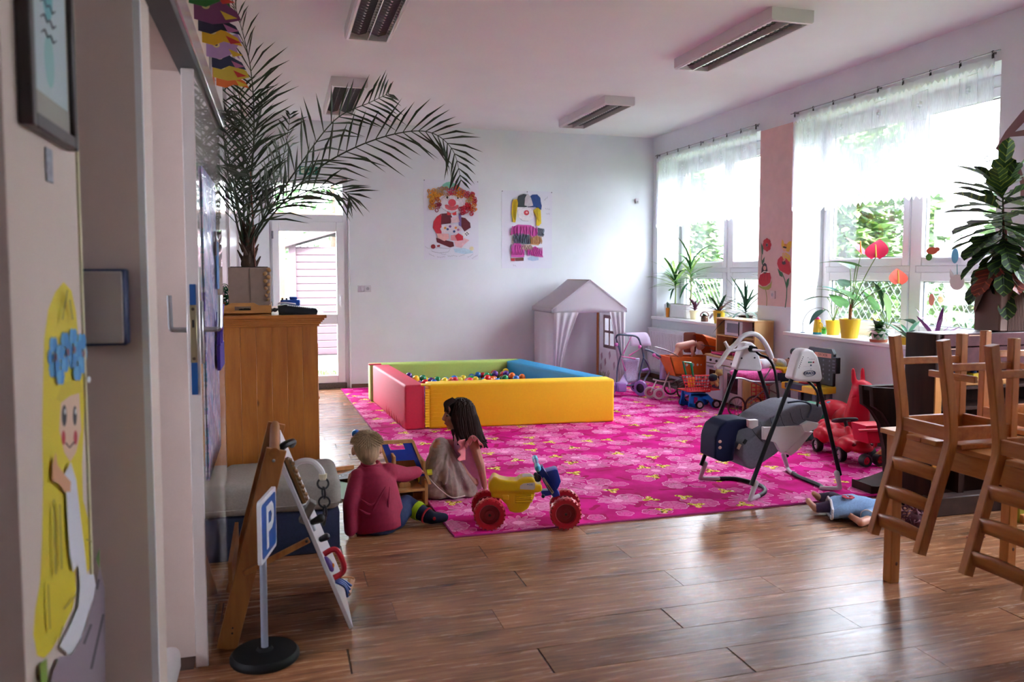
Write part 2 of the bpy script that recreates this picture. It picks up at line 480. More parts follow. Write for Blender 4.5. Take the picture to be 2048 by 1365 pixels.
# windows
glass = glassmat('window glass', (.97, .985, .985), .5)
chrome = mat('brushed metal', '#b9bcc2', .3, metal=1)
grey_gasket = mat('grey seal', '#6f7681', .5)
def sash(par, y0, y1, z0, z1, handle=None):
    x = XG; f = .075
    s_ = MB()
    for a, c, e, g in ((y0, y0 + f, z0, z1), (y1 - f, y1, z0, z1), (y0 + f, y1 - f, z0, z0 + f), (y0 + f, y1 - f, z1 - f, z1)):
        s_.bx(x - .02, x + .05, a, c, e, g, bev=.006)
    o = s_.build('sash', pvc, par)
    g = MB()
    for a, c, e, k in ((y0 + f, y0 + f + .008, z0 + f, z1 - f), (y1 - f - .008, y1 - f, z0 + f, z1 - f), (y0 + f, y1 - f, z0 + f, z0 + f + .008), (y0 + f, y1 - f, z1 - f - .008, z1 - f)): g.bx(x + .012, x + .022, a, c, e, k)
    g.build('seal', grey_gasket, o)
    MB().bx(x + .014, x + .018, y0 + f - .004, y1 - f + .004, z0 + f - .004, z1 - f + .004).build('pane', glass, o)
    if handle == 'h':
        ym = (y0 + y1) / 2
        MB().cyl((x - .02, ym, z1 - .035), (x - .045, ym, z1 - .035), .012).box((x - .05, ym - .05, z1 - .035), (.014, .13, .02), bev=.005).build('handle', pvc, o)
    if handle == 'v':
        MB().cyl((x - .02, y1 - .035, (z0 + z1) / 2), (x - .05, y1 - .035, (z0 + z1) / 2), .012).box((x - .055, y1 - .035, (z0 + z1) / 2 - .05), (.014, .02, .13), bev=.005).build('handle', pvc, o)
for i, (y0, y1) in enumerate(WIN):
    w = thing('window_%d' % (i + 1), None, None, (XG, (y0 + y1) / 2, ZS), kind='structure')
    ym = (y0 + y1) / 2 - .03
    b = MB()
    for a, c, e, g in ((y0, y0 + .06, ZS, ZT), (y1 - .06, y1, ZS, ZT), (y0 + .06, y1 - .06, ZT - .09, ZT), (y0 + .06, y1 - .06, ZS, ZS + .06)): b.bx(XG, XG + .07, a, c, e, g, bev=.005)
    b.build('outer_frame', pvc, w)
    MB().bx(XG - .005, XG + .07, ym - .035, ym + .035, ZS, ZT - .09, bev=.005).build('centre_post', pvc, w)
    for a, c, hd in ((y0 + .06, ym - .035, 0), (ym + .035, y1 - .06, 1)):
        MB().bx(XG - .003, XG + .07, a, c, 1.40, 1.455, bev=.004).build('transom', pvc, w)
        sash(w, a, c, 1.455, ZT - .09, 'v' if hd else None)
        sash(w, a, c, ZS + .06, 1.40, 'h')
    struct(MB().bx(XR - .06, XG, y0 - .045, y1 + .045, ZS - .035, ZS, bev=.006), 'trim_%d' % (i + 14), mat('white sill board', '#eceaec', .28))
# far garden door with fanlight
d = thing('door_1', None, None, (.36, YF, 0), kind='structure')
yd = YF + .1
b = MB()
for x0, x1, z0, z1 in ((-.09, -.03, 0, 2.52), (.755, .815, 0, 2.52), (-.03, .755, 2.45, 2.52), (-.03, .755, 2.0, 2.09)): b.bx(x0, x1, yd - .04, yd + .05, z0, z1, bev=.005)
b.build('door_frame', pvc, d)
MB().bx(-.03, .755, yd, yd + .006, 2.09, 2.45).build('pane', glass, d)
b = MB(); yl = yd - .055
for x0, x1, z0, z1 in ((-.06, .02, .07, 2.0), (.675, .765, .07, 2.0), (.02, .675, .07, .16), (.02, .675, .78, .90), (.02, .675, 1.885, 2.0)): b.bx(x0, x1, yl - .02, yl + .05, z0, z1, bev=.005)
leaf = b.build('door_leaf', pvc, d)
for z0, z1 in ((.16, .78), (.90, 1.885)): MB().bx(.018, .677, yl + .01, yl + .016, z0 - .003, z1 + .003).build('pane', glass, leaf)
MB().box((.72, yl - .025, 1.07), (.03, .012, .13), bev=.005).cyl((.72, yl - .03, 1.10), (.72, yl - .06, 1.10), .009).box((.72, yl - .062, 1.05), (.018, .012, .12), bev=.004).build('handle', pvc, leaf)
for z in (1.84, .25): MB().cyl((-.055, yl - .028, z - .045), (-.055, yl - .028, z + .045), .011).build('hinge', grey_gasket, leaf)
MB().bx(-.07, .78, yl - .03, yl + .12, 0, .065, bev=.004).build('threshold', mat('weathered threshold', '#584f4b', .7, var=.4, scale=60), d)
struct(MB().bx(.815, .832, YF - .012, YF + .14, 0, 2.535, bev=.003).bx(-.09, .832, YF - .012, YF + .1, 2.52, 2.535), 'trim_7', pvc)

# sliding door on the left
blue = mat('blue tape', '#0d4d8f', .5)
lacq = mat('door lacquer', '#e3d9d8', .1, coat=.8)
d2 = thing('door_2', None, None, (XL, 3.55, 0), kind='structure')
MB().bx(XL + .008, XL + .05, 2.93, 4.15, .012, 2.085, bev=.003).build('door_leaf', lacq, d2)
strip = MB().bx(XL + .019, XL + .039, 2.924, 2.931, .98, 1.36, bev=.001).build('edge_tape', blue, d2)
lk = MB().box((XL + .029, 2.926, 1.19), (.022, .006, .2), bev=.002).build('lock_plate', mat('aged brass plate', '#a79a7c', .4, metal=.8), d2)
for z in (1.275, 1.105): MB().cyl((XL + .029, 2.921, z), (XL + .029, 2.924, z), .0055).build('screw', mat('dark screw', '#5a5044', .4, metal=.8), lk)
MB().box((XL + .029, 2.922, 1.225), (.007, .003, .026)).build('keyhole', mat('black hole', '#0d0c0c', .7), lk)
for s_, xx in ((-1, XL + .008), (1, XL + .05)):
    h = MB().box((xx + s_ * .003, 2.99, 1.19), (.006, .035, .22), bev=.002)
    h.cyl((xx, 2.99, 1.2), (xx + s_ * .05, 2.99, 1.2), .009)
    h.tube(spl([(xx + s_ * .05, 2.99, 1.2), (xx + s_ * .058, 2.992, 1.206), (xx + s_ * .06, 2.994, 1.225), (xx + s_ * .062, 2.998, 1.32)], 5), .009)
    h.build('lever_handle', chrome, d2)
rail = MB().bx(XL - .004, XL + .06, 2.05, 4.3, 2.086, 2.115).build('rail_slot', mat('black rail', '#15151a', .45), d2)
MB().bx(XL - .02, XL + .066, 2.05, 4.3, 2.115, 2.2, bev=.004).build('rail_cover', mat('aluminium rail cover', '#b9b2ae', .18, metal=.7), d2)
# paintings behind a clear sheet, on the sliding door
pd = thing('painting_sheet', 'tall purple and blue finger painting behind clear film on the sliding door', 'painting', (XL + .052, 3.37, .64))
def splotch():
    m = bpy.data.materials.new('finger paint'); m.use_nodes = True
    nt = m.node_tree; bs = nt.nodes['Principled BSDF']; bs.inputs['Roughness'].default_value = .25
    tc = nt.nodes.new('ShaderNodeTexCoord'); mp = nt.nodes.new('ShaderNodeMapping'); mp.inputs['Scale'].default_value = (1, 22, 5)
    n = nt.nodes.new('ShaderNodeTexNoise'); n.inputs['Scale'].default_value = 1; n.inputs['Detail'].default_value = 6; n.inputs['Roughness'].default_value = .75
    r = nt.nodes.new('ShaderNodeValToRGB'); e = r.color_ramp.elements
    e[0].position = .28; e[0].color = lin('#4a4a9a'); e[1].position = .78; e[1].color = lin('#efe8f2')
    for p, c in ((.38, '#7a5cb0'), (.44, '#e0dae8'), (.50, '#a488c4'), (.55, '#5fa3be'), (.60, '#e8d4e2'), (.68, '#b9c0de')): e.new(p).color = lin(c)
    nt.links.new(tc.outputs['Object'], mp.inputs[0]); nt.links.new(mp.outputs[0], n.inputs['Vector']); nt.links.new(n.outputs['Fac'], r.inputs[0]); nt.links.new(r.outputs[0], bs.inputs['Base Color'])
    return m
spm = splotch()
MB().bx(XL + .052, XL + .056, 3.08, 3.7, .64, 1.78).build('painted_paper', spm, pd)
b = MB().grid(lambda u, v: (XL + .058 + .006 * math.sin(v * 31 + u * 9) * (1 if .05 < v < .95 else 0), 3.06 + .66 * u, .6 + 1.21 * v), 8, 40)
b.build('clear_film', glassmat('clear film', (.96, .97, .98), .35), pd)
for i, (y, z, w, h, c) in enumerate(((3.62, 1.43, .12, .2, '#2f6fb0'), (3.56, 1.52, .08, .1, '#3a1f2c'), (3.56, 1.12, .14, .16, '#b79fd0'))):
    MB().bx(XL + .062, XL + .066, y - w / 2, y + w / 2, z - h / 2, z + h / 2).build('paper_scrap', mat('scrap%d' % i, c, .5), pd)
o = MB().prism([(0, 0), (.26, 0), (.26, .10), (.2, .10), (.22, .19), (.34, .26), (.2, .25), (.15, .1), (.08, .1), (.0, .24), (.03, .1), (0, .1)], 0, .012, frame((XL + .066, 3.45, 1.0), (0, 1, 0), (0, 0, 1)))
o.build('paper_pocket', mat('violet card', '#3b2180', .55), None, label='violet card pocket with two pointed ears on the sliding door', cat='paper craft')
# ------------------------------------------------------------------ ceiling lights
lamp_white = mat('lamp housing', '#d3cdd0', .4)
louvre_m = mat('dim louvre', '#8d8f93', .25, metal=.7)
blade_mesh = MB().prism([(-.075, 0), (.075, 0), (.062, -.018), (0, -.034), (-.062, -.018)][::-1], -.0012, .0012, frame((0, 0, 0), (1, 0, 0), (0, 0, 1))).mesh('blade')
blade_mesh.materials.append(louvre_m)
LIGHTS = ((3.37, 5.46, 'near the windows at the front', 0), (3.35, 8.27, 'nearest the far window corner', 1), (.66, 5.35, 'cut off by the top of the photo', 0), (.66, 8.24, 'half behind the palm frond', 1))
LBL = ('twin tube louvre ceiling light with bright strip, largest, near front window',
       'pale twin tube louvre ceiling light closest to the far window corner',
       'twin tube louvre ceiling light running out of the top edge',
       'twin tube louvre ceiling light half behind the palm frond')
for (x, y, _, k), lb in zip(LIGHTS, LBL):
    t = thing('ceiling_light', lb, 'ceiling light', (x, y, HC - .09), group='ceiling lights')
    h = MB()
    for s_ in (-1, 1):
        h.prism([(s_ * .165, .09), (s_ * .165, .012), (s_ * .152, 0), (s_ * .138, 0), (s_ * .142, .09)], -.665, .665, frame((x, y, HC - .09), (1, 0, 0), (0, 0, 1)))
        h.prism([(-.165, .09), (.165, .09), (.165, .012), (.15, 0), (-.15, 0), (-.165, .012)], s_ * .662, s_ * .69, frame((x, y, HC - .09), (1, 0, 0), (0, 0, 1)))
    h.bx(x - .14, x + .14, y - .665, y + .665, HC - .025, HC - .001)
    h.build('housing', lamp_white, t)
    MB().bx(x - .004, x + .004, y - .66, y + .66, HC - .088, HC - .03).build('centre_rib', mat('bright reflector', '#e8e6e0', .15, metal=.6), t)
    for s_ in (-1, 1):
        MB().bx(x + s_ * .14, x + s_ * .134, y - .66, y + .66, HC - .088, HC - .03).build('side_reflector', MATS['bright reflector'], t)
        MB().cyl((x + s_ * .07, y - .63, HC - .05), (x + s_ * .07, y + .63, HC - .05), .008).build('tube_lamp', mat('unlit tube', '#dcdcd8', .3), t)
        for j in range(23):
            inst(blade_mesh, 'blade', t, (s_ * .07, -.62 + j * 1.24 / 22, .055), scale=(.85, 1, 1))

# ------------------------------------------------------------------ curtains
sheer = sheermat('sheer curtain', '#f0efff', .62, .05)
lace = sheermat('denser lace', '#e6e8f2', .22)
steel = mat('rod steel', '#8f8b92', .3, metal=.9)
for wi, (y0, y1) in enumerate(WIN[:3]):
    nm = ('far window', 'near window', 'window beyond the picture')[wi]
    zr, xr = 2.925, XR - .035
    r = thing('curtain_rod', 'thin steel curtain rod with dark clips above the %s' % nm, 'curtain rod', (xr, (y0 + y1) / 2, zr), group='curtain rods')
    MB().cyl((xr, y0 - .02, zr), (xr, y1 + .02, zr), .005, seg=8).build('rod', steel, r)
    for y in (y0 + .05, (y0 + y1) / 2, y1 - .05): MB().box((XR - .018, y, zr), (.036, .012, .02)).build('bracket', steel, r)
    n = 9
    for k in range(n):
        y = y0 + .04 + (y1 - y0 - .08) * k / (n - 1)
        MB().torus((xr, y, zr), .009, .0025, (0, 1, 0), 10, 5).box((xr, y, zr - .028), (.006, .016, .03)).build('clip', mat('dark clip', '#39343b', .4, metal=.6), r)
    c = thing('curtain', 'short sheer white curtain with lace edge across the %s' % nm, 'curtain', (xr, (y0 + y1) / 2, 1.97), group='sheer curtains')
    L = y1 - y0 - .06
    def px_(u): return xr + .012 * math.sin(u * 41) * .6 + .008 * math.sin(u * 97 + 1)
    def zig(u, n_, a): t = (u * n_) % 1; return a * abs(2 * t - 1)
    MB().grid(lambda u, v: (px_(u) * 1, y0 + .03 + L * u, lerp(2.03, zr - .035, v)), 150, 10).build('cloth', sheer, c)
    MB().grid(lambda u, v: (px_(u), y0 + .03 + L * u, lerp(2.03, 1.965 + zig(u, 34, .035), v)), 204, 2).build('lace_hem', lace, c)
    MB().grid(lambda u, v: (px_(u) - .002, y0 + .03 + L * u, lerp(zr - .035, zr - .075 - zig(u, 46, .03), v)), 230, 2).build('lace_heading', lace, c)
    for k in range(5):
        em = MB()
        u = .09 + k * .2; yy = y0 + .03 + L * u; z = 2.68 if k % 2 else 2.70
        em.tube([(px_(u) - .004, yy - .08, z - .11), (px_(u) - .004, yy + .08, z - .1), (px_(u) - .004, yy + .075, z + .1), (px_(u) - .004, yy - .08, z + .11)], .0022, 4, closed=True)
        for a in range(5): em.sph((px_(u) - .004, yy + .02 * math.cos(a * 1.26), z + .02 * math.sin(a * 1.26) + .01), (.003, .012, .012), 6)
        em.tube([(px_(u) - .004, yy, z), (px_(u) - .004, yy - .015, z - .06)], .002, 4)
        em.build('embroidered_motif', MATS.get('embroidery thread') or sheermat('embroidery thread', '#e2e2ee', .3), c)
    for k in range(4):
        em = MB(); u = .15 + k * .235; yy = y0 + .03 + L * u; z = 2.2
        em.tube([(px_(u) - .004, yy - .1, z - .13), (px_(u) - .004, yy + .1, z - .13), (px_(u) - .004, yy + .1, z + .14), (px_(u) - .004, yy - .1, z + .14)], .0022, 4, closed=True)
        em.torus((px_(u + .1) - .004, y0 + .03 + L * min(u + .1, .97), z - .03), .03, .002, (1, 0, 0), 14, 4)
        em.build('embroidered_motif', MATS['embroidery thread'], c)

# ------------------------------------------------------------------ radiator
t = thing('radiator', 'white ribbed panel radiator below the far window', 'radiator', (XR - .06, 8.45, .09))
rw = mat('radiator enamel', '#e6e6ea', .35)
b = MB(); y0, y1, z0, z1 = 7.85, 9.70, .1, .66
b.bx(XR - .045, XR - .03, y0, y1, z0, z1, bev=.004)
n = 46
for k in range(n):
    y = y0 + .05 + (y1 - y0 - .1) * k / (n - 1)
    b.prism([(-.016, 0), (-.009, .018), (.009, .018), (.016, 0)], z0 + .03, z1 - .03, frame((XR - .085, y, 0), (0, 1, 0), (-1, 0, 0)))
b.bx(XR - .09, XR - .075, y0, y1, z0, z1, bev=.004)
b.build('ribbed_panel', rw, t)
MB().bx(XR - .105, XR - .028, y0, y1, z1, z1 + .016, bev=.003).build('top_grille', rw, t)
for y in (y0, y1): MB().bx(XR - .1, XR - .028, y - .006, y + .006, z0, z1 + .01, bev=.002).build('end_plate', rw, t)
for y in (8.1, 9.4): MB().bx(XR - .05, XR, y - .02, y + .02, .3, .5).build('bracket', rw, t)

# ------------------------------------------------------------------ small wall fittings
plast = mat('white socket plastic', '#c9c9d0', .35)
t = thing('light_switch', 'white double light switch left in the pair beside the garden door', 'switch', (.957, YF, 1.165))
MB().bx(.917, .996, YF - .012, YF, 1.165, 1.245, bev=.004).build('plate', plast, t)
for k in range(2): MB().box((.938 + k * .037, YF - .015, 1.205), (.033, .008, .062), bev=.002, rx=.06).build('rocker', plast, t)
t = thing('wall_socket', 'white wall socket right next to the light switch', 'socket', (1.037, YF, 1.165))
MB().bx(.998, 1.077, YF - .012, YF, 1.165, 1.245, bev=.004).build('plate', plast, t)
MB().torus((1.037, YF - .013, 1.205), .022, .003, (0, 1, 0)).build('socket_ring', plast, t)
MB().cyl((1.037, YF - .0135, 1.205), (1.037, YF - .012, 1.205), .021).build('recess', mat('socket recess', '#9a989e', .5), t)
t = thing('motion_sensor', 'small white sensor box on far wall near the window corner', 'sensor', (4.575, YF, 2.31))
MB().bx(4.55, 4.6, YF - .03, YF, 2.31, 2.375, bev=.006, seg=2).build('body', plast, t)
MB().sph((4.575, YF - .03, 2.33), (.014, .008, .014), 10).build('lens', mat('sensor lens', '#b5b3ba', .2), t)
q = Xp(1547, 590, XR)
t = thing('pillar_socket', 'pinkish wall socket under the painted poppies between the windows', 'socket', (XR, q.y, q.z - .04))
MB().bx(XR - .014, XR, q.y - .04, q.y + .04, q.z - .04, q.z + .04, bev=.004).build('plate', mat('pinkish plastic', '#dcc3c2', .4), t)
MB().torus((XR - .015, q.y, q.z), .022, .003, (1, 0, 0)).build('socket_ring', MATS['pinkish plastic'], t)
MB().cyl((XR - .0155, q.y, q.z), (XR - .0145, q.y, q.z), .02).build('recess', MATS['socket recess'], t)
# exit sign
green = mat('exit sign green', '#0e6b58', .5)
t = thing('exit_sign', 'green emergency exit sign with running figure above the garden door', 'sign', (.365, YF - .03, 2.545))
MB().bx(.26, .472, YF - .03, YF, 2.545, 2.64, bev=.002).build('sign_panel', green, t)
wm = mat('sign white', '#dfe8d8', .5); yy = YF - .031
F = frame((0, yy, 0), (1, 0, 0), (0, 0, 1))
MB().prism([(.278, 2.56), (.318, 2.553), (.318, 2.632), (.278, 2.626)], 0, .001, F).build('door_mark', wm, t)
MB().prism([(.345, 2.59), (.362, 2.565), (.38, 2.59), (.367, 2.59), (.367, 2.615), (.357, 2.615), (.357, 2.59)], 0, .001, F).build('arrow', wm, t)
b = MB(); b.prism(circ(.43, 2.625, .009), 0, .001, F)
for a, c, w in (((.428, 2.612), (.418, 2.585), .008), ((.418, 2.587), (.434, 2.573), .006), ((.434, 2.573), (.43, 2.553), .006), ((.418, 2.587), (.402, 2.572), .006), ((.428, 2.61), (.445, 2.598), .005), ((.428, 2.61), (.41, 2.606), .005), ((.41, 2.606), (.405, 2.592), .005)):
    d_ = V((c[0] - a[0], c[1] - a[1], 0)); n_ = V((-d_.y, d_.x, 0)).normalized() * (w / 2)
    b.prism([(a[0] + n_.x, a[1] + n_.y), (a[0] - n_.x, a[1] - n_.y), (c[0] - n_.x, c[1] - n_.y), (c[0] + n_.x, c[1] + n_.y)], 0, .001, F)
b.build('running_figure', wm, t)

# ------------------------------------------------------------------ clown posters
paper = mat('drawing paper', '#dcdcea', .7, var=.02, scale=4)
ink = mat('dark ink', '#3a3545', .7)
def poster(label, x0, x1, z0, z1, cx0, cx1, cy0, cy1):
    t = thing('poster', label, 'poster', ((x0 + x1) / 2, YF - .002, z0), group='clown posters')
    f = lambda p: (lerp(x0, x1, (p[0] - cx0) / (cx1 - cx0)), lerp(z1, z0, (p[1] - cy0) / (cy1 - cy0)))
    MB().bx(x0, x1, YF - .004, YF - .001, z0, z1).build('paper', paper, t)
    for cx in (x0 + .008, (x0 + x1) / 2, x1 - .008): MB().sph((cx, YF - .006, z1 - .01), .006, 8).build('pin', mat('pin', '#2c2a35', .4), t)
    def shape(name, pts, col, lift=.004, th=.003, rough=.7, par=None):
        m = mat('craft ' + col, col, rough, var=.12, scale=30)
        return MB().prism([f(p) for p in pts], lift - .0005, lift + th, frame((0, YF, 0), (1, 0, 0), (0, 0, 1))).build(name, m, par or t, smooth=20)
    def line(name, pts, r=.0014, lift=.005, col=None, closed=False):
        P = [(*f(p), 0) for p in pts]
        return MB().tube([(p[0], YF - lift, p[1]) for p in P], r, 4, closed=closed).build(name, col or ink, t)
    return t, f, shape, line
def el(cx, cy, rx, ry=None, n=18): return circ(cx, cy, rx, ry, n)
t, f, shape, line = poster('collage poster of a clown with curly orange and red wool hair', 1.729, 2.418, 1.557, 2.537, 105, 775, 178, 1180)
shape('face', el(445, 470, 145, 105), '#e2dfe8', .004)
line('face_outline', el(445, 470, 145, 108), closed=True)
shape('hat_crown', [(318, 262), (340, 232), (375, 208), (415, 198), (455, 205), (495, 228), (515, 250), (540, 292), (318, 282)], '#7fcab4', .006)
shape('hat_brim', [(280, 282), (320, 255), (400, 282), (500, 285), (560, 268), (608, 300), (560, 318), (420, 300), (290, 300)], '#a68cc8', .008)
for k in range(5): shape('hat_flower_petal', el(505 + 20 * math.cos(k * 1.256), 268 + 20 * math.sin(k * 1.256), 17), '#d2564c', .011)
hair = [('#d98a2a', (205, 350)), ('#e0a33a', (180, 420)), ('#c98c3a', (200, 500)), ('#d99a30', (260, 340)), ('#b3543a', (230, 440)), ('#8f2740', (290, 520)), ('#c2a07a', (290, 310)), ('#b08c5c', (360, 320)), ('#c23a5a', (440, 330)), ('#d9902c', (510, 330)), ('#c8702c', (560, 345)), ('#b92c4c', (620, 350)), ('#c6223f', (680, 380)), ('#b0203a', (700, 440)), ('#c0253f', (640, 470)), ('#c81f3c', (610, 520)), ('#d07a2c', (700, 500)), ('#b8233c', (660, 560)), ('#caa04a', (660, 400)), ('#a32b3c', (580, 560)), ('#d9a23c', (240, 390)), ('#d88a2e', (280, 400))]
rr = random.Random(3)
for c, (hx, hy) in hair:
    b = MB()
    X, Z = f((hx, hy))
    for k in range(7):
        ox, oz = rr.uniform(-.045, .045), rr.uniform(-.045, .045)
        b.torus((X + ox, YF - .014 - rr.uniform(0, .012), Z + oz), rr.uniform(.014, .024), .0055, (rr.uniform(-.5, .5), 1, rr.uniform(-.5, .5)), 10, 5)
    b.build('wool_curl', mat('wool ' + c, c, .95), t)
for ex in (390, 520):
    shape('eye_white', el(ex, 395, 27, 30), '#f0eef2', .007, .002); shape('pupil', el(ex, 396, 14, 17), '#241d22', .009, .002); line('eye_outline', el(ex, 395, 28, 31), closed=True, lift=.010)
shape('nose', el(448, 460, 47), '#d8485a', .009, .004)
shape('mouth', [(358, 488), (385, 485), (420, 500), (448, 508), (480, 500), (510, 485), (528, 492), (522, 525), (490, 550), (445, 558), (395, 548), (365, 525)], '#d9616c', .008)
line('smile', [(385, 515), (445, 530), (500, 515)], lift=.013)
for s_ in (-1, 1): shape('bow_tie', [(442, 598), (442 + s_ * 55, 570), (442 + s_ * 58, 615), (442 + s_ * 25, 620)], '#c9303a', .010)
shape('sleeve', [(315, 598), (318, 850), (255, 850), (212, 780), (222, 700), (260, 640)], '#c4243a', .006)
shape('jacket', [(318, 600), (420, 590), (448, 640), (430, 720), (310, 735)], '#5e1626', .008)
shape('jacket_panel', [(560, 640), (610, 650), (670, 710), (676, 770), (600, 820), (560, 760)], '#5e1626', .008)
shape('braces', [(528, 590), (560, 600), (560, 760), (528, 750)], '#7a62a8', .010)
shape('belly_patch', [(300, 790), (340, 740), (430, 722), (540, 750), (575, 800), (500, 860), (400, 830), (330, 850)], '#e0d3dc', .012, .006)
for (cx, cy), c in zip(((360, 780), (420, 760), (390, 795), (490, 775), (470, 822), (520, 800)), ('#d98a3a', '#7a3f8a', '#3a4f8a', '#df8a44', '#2f4a86', '#b06a9a')): shape('spot', el(cx, cy, 16, 16, 8), c, .018, .003)
shape('chest_patch', [(430, 650), (520, 625), (540, 700), (440, 720)], '#e3c4ca', .011, .004)
shape('hip_patch', [(262, 850), (400, 850), (410, 910), (350, 945), (270, 905)], '#dfa8a8', .009, .005)
shape('red_patch', [(520, 840), (580, 880), (580, 930), (510, 940), (480, 880)], '#c01f38', .012, .005)
shape('rose_patch', [(430, 870), (500, 860), (520, 940), (430, 935)], '#d98c94', .010, .005)
shape('trouser_leg', [(250, 905), (460, 955), (470, 1010), (420, 1025), (260, 960)], '#5e1626', .008)
shape('dotted_cuff', [(560, 850), (640, 800), (670, 830), (600, 900)], '#e6e1e6', .010)
for p in ((610, 850), (630, 835), (645, 850), (625, 865)): shape('dot', el(*p, 8, 8, 8), '#2c2530', .014, .002)
shape('pink_leg', [(470, 950), (600, 905), (660, 930), (590, 990), (560, 1030), (490, 1010)], '#e0b3bd', .009, .004)
line('shoe_outline', [(190, 1030), (200, 1075), (290, 1095), (400, 1080), (428, 1040), (300, 1030)], closed=True)
shape('shoe', [(465, 1040), (600, 1030), (700, 1070), (708, 1090), (600, 1108), (480, 1085)], '#b5cfe2', .005)
shape('pompom', el(215, 1015, 28), '#8a1f30', .008); shape('shoe_bow', [(258, 1000), (298, 990), (295, 1020), (262, 1018)], '#8a1f30', .008); shape('pompom', el(688, 1035, 26), '#d9cfa8', .007)
for x, y, n_ in ((120, 1020, 4), (165, 1110, 4), (265, 1145, 7), (315, 1108, 4), (390, 1130, 9), (530, 1140, 6), (635, 1145, 5), (690, 1160, 5)):
    pts = [(x + k * 12, y + (12 if k % 2 else -10) * (.6 + .4 * math.sin(k * 2.3 + x)) + (k * 4 if x < 200 else (-k * 6 if x > 500 else 0))) for k in range(n_ + 2)]
    line('handwriting', pts, .0011)
t, f, shape, line = poster('collage poster of a smiling clown with yellow hair and pink suit', 2.72, 3.392, 1.453, 2.432, 1065, 1695, 318, 1290)
shape('face', [(1260, 540), (1330, 510), (1440, 520), (1470, 560), (1465, 650), (1400, 690), (1330, 690), (1270, 650)], '#e6e2e9', .004)
line('face_outline', [(1258, 560), (1268, 640), (1320, 690), (1390, 695), (1465, 640), (1475, 580)])
shape('cap', [(1250, 520), (1245, 460), (1270, 385), (1330, 358), (1380, 365), (1370, 520)], '#2c3536', .008, .012)
shape('cap_right', [(1390, 520), (1400, 400), (1440, 362), (1500, 358), (1540, 400), (1545, 450), (1558, 500), (1550, 550), (1480, 515)], '#183b7c', .008, .014)
shape('foil_flash', [(1340, 500), (1345, 410), (1378, 350), (1420, 400), (1450, 500), (1400, 515)], '#b9aeb6', .02, .006, .3)
for s_, pts in ((0, [(1205, 430), (1250, 425), (1260, 470), (1245, 600), (1230, 715), (1200, 712), (1185, 600), (1190, 480)]), (1, [(1455, 560), (1510, 515), (1545, 560), (1552, 720), (1520, 755), (1490, 740), (1495, 640)])):
    shape('crepe_hair', pts, '#dcc022', .010, .012)
    for k in range(4):
        a = pts[0]; c = pts[4]
        line('hair_fold', [(lerp(pts[0][0], pts[1][0], k / 3.5), lerp(pts[0][1], pts[1][1], k / 3.5) + 20), (lerp(pts[5][0], pts[4][0], k / 3.5) , 650 + 15 * k)], .003, .024, mat('crepe fold', '#b79c14', .8))
for a, c in (((1310, 545), (1375, 540)), ((1405, 545), (1450, 545))): line('eyelid', [a, ((a[0] + c[0]) / 2, a[1] - 14), c], .003)
shape('nose', el(1370, 590, 32), '#c4283c', .008, .006); shape('nose_tip', el(1372, 588, 13), '#e6b0b4', .014, .002)
line('smile', [(1305, 625), (1350, 645), (1400, 645), (1425, 630)], .002)
def crinkle(name, pts, c, lift=.01):
    o = shape(name, pts, c, lift, .006, .4)
    xs = [f(p) for p in pts]; x0, x1 = min(p[0] for p in xs), max(p[0] for p in xs); z0, z1 = min(p[1] for p in xs), max(p[1] for p in xs)
    b = MB()
    for k in range(9):
        b.tube([(lerp(x0, x1, (k + .5) / 9) + rr.uniform(-.01, .01), YF - lift - .008 - rr.uniform(0, .008), lerp(z0, z1, t_)) for t_ in (.15, .4, .65, .88)], [(.004, .008), (.009, .013), (.008, .012), (.003, .006)], 6)
    b.build('crinkle', o.data.materials[0], o)
crinkle('pink_top', [(1175, 840), (1200, 770), (1260, 740), (1420, 745), (1510, 800), (1490, 870), (1450, 905), (1400, 860), (1240, 850), (1170, 875)], '#c83fa4')
crinkle('grey_patch', [(1200, 900), (1230, 850), (1300, 850), (1400, 870), (1410, 980), (1360, 1000), (1280, 950)], '#4f5a6c', .012)
crinkle('grey_sleeve', [(1510, 775), (1590, 790), (1580, 890), (1515, 875)], '#5c6674')
crinkle('gold_patch', [(1410, 930), (1500, 870), (1560, 920), (1520, 1000), (1420, 990)], '#c9986a', .012)
crinkle('tan_patch', [(1300, 990), (1420, 990), (1440, 1040), (1360, 1070)], '#c2a496', .014)
crinkle('pink_leg', [(1215, 970), (1290, 980), (1345, 1050), (1340, 1150), (1180, 1150), (1185, 1080)], '#c83fa4')
crinkle('pink_leg', [(1370, 1060), (1480, 1010), (1550, 1060), (1580, 1150), (1480, 1140), (1400, 1110)], '#c83fa4')
shape('striped_sock', [(1175, 1165), (1225, 1160), (1225, 1200), (1180, 1198)], '#b0303c', .008); shape('brown_sock', [(1230, 1160), (1335, 1155), (1335, 1195), (1232, 1200)], '#6e3a34', .008)
shape('shoe', [(1385, 1160), (1440, 1140), (1520, 1150), (1525, 1185), (1450, 1198), (1395, 1185)], '#a9bbd8', .006)
for x, y, n_, s_ in ((1590, 430, 5, -11), (1608, 535, 6, 1), (1620, 597, 5, 0), (1205, 1250, 4, 3)):
    line('handwriting', [(x + k * 12, y + s_ * k + (8 if k % 2 else -8)) for k in range(n_)], .0012)

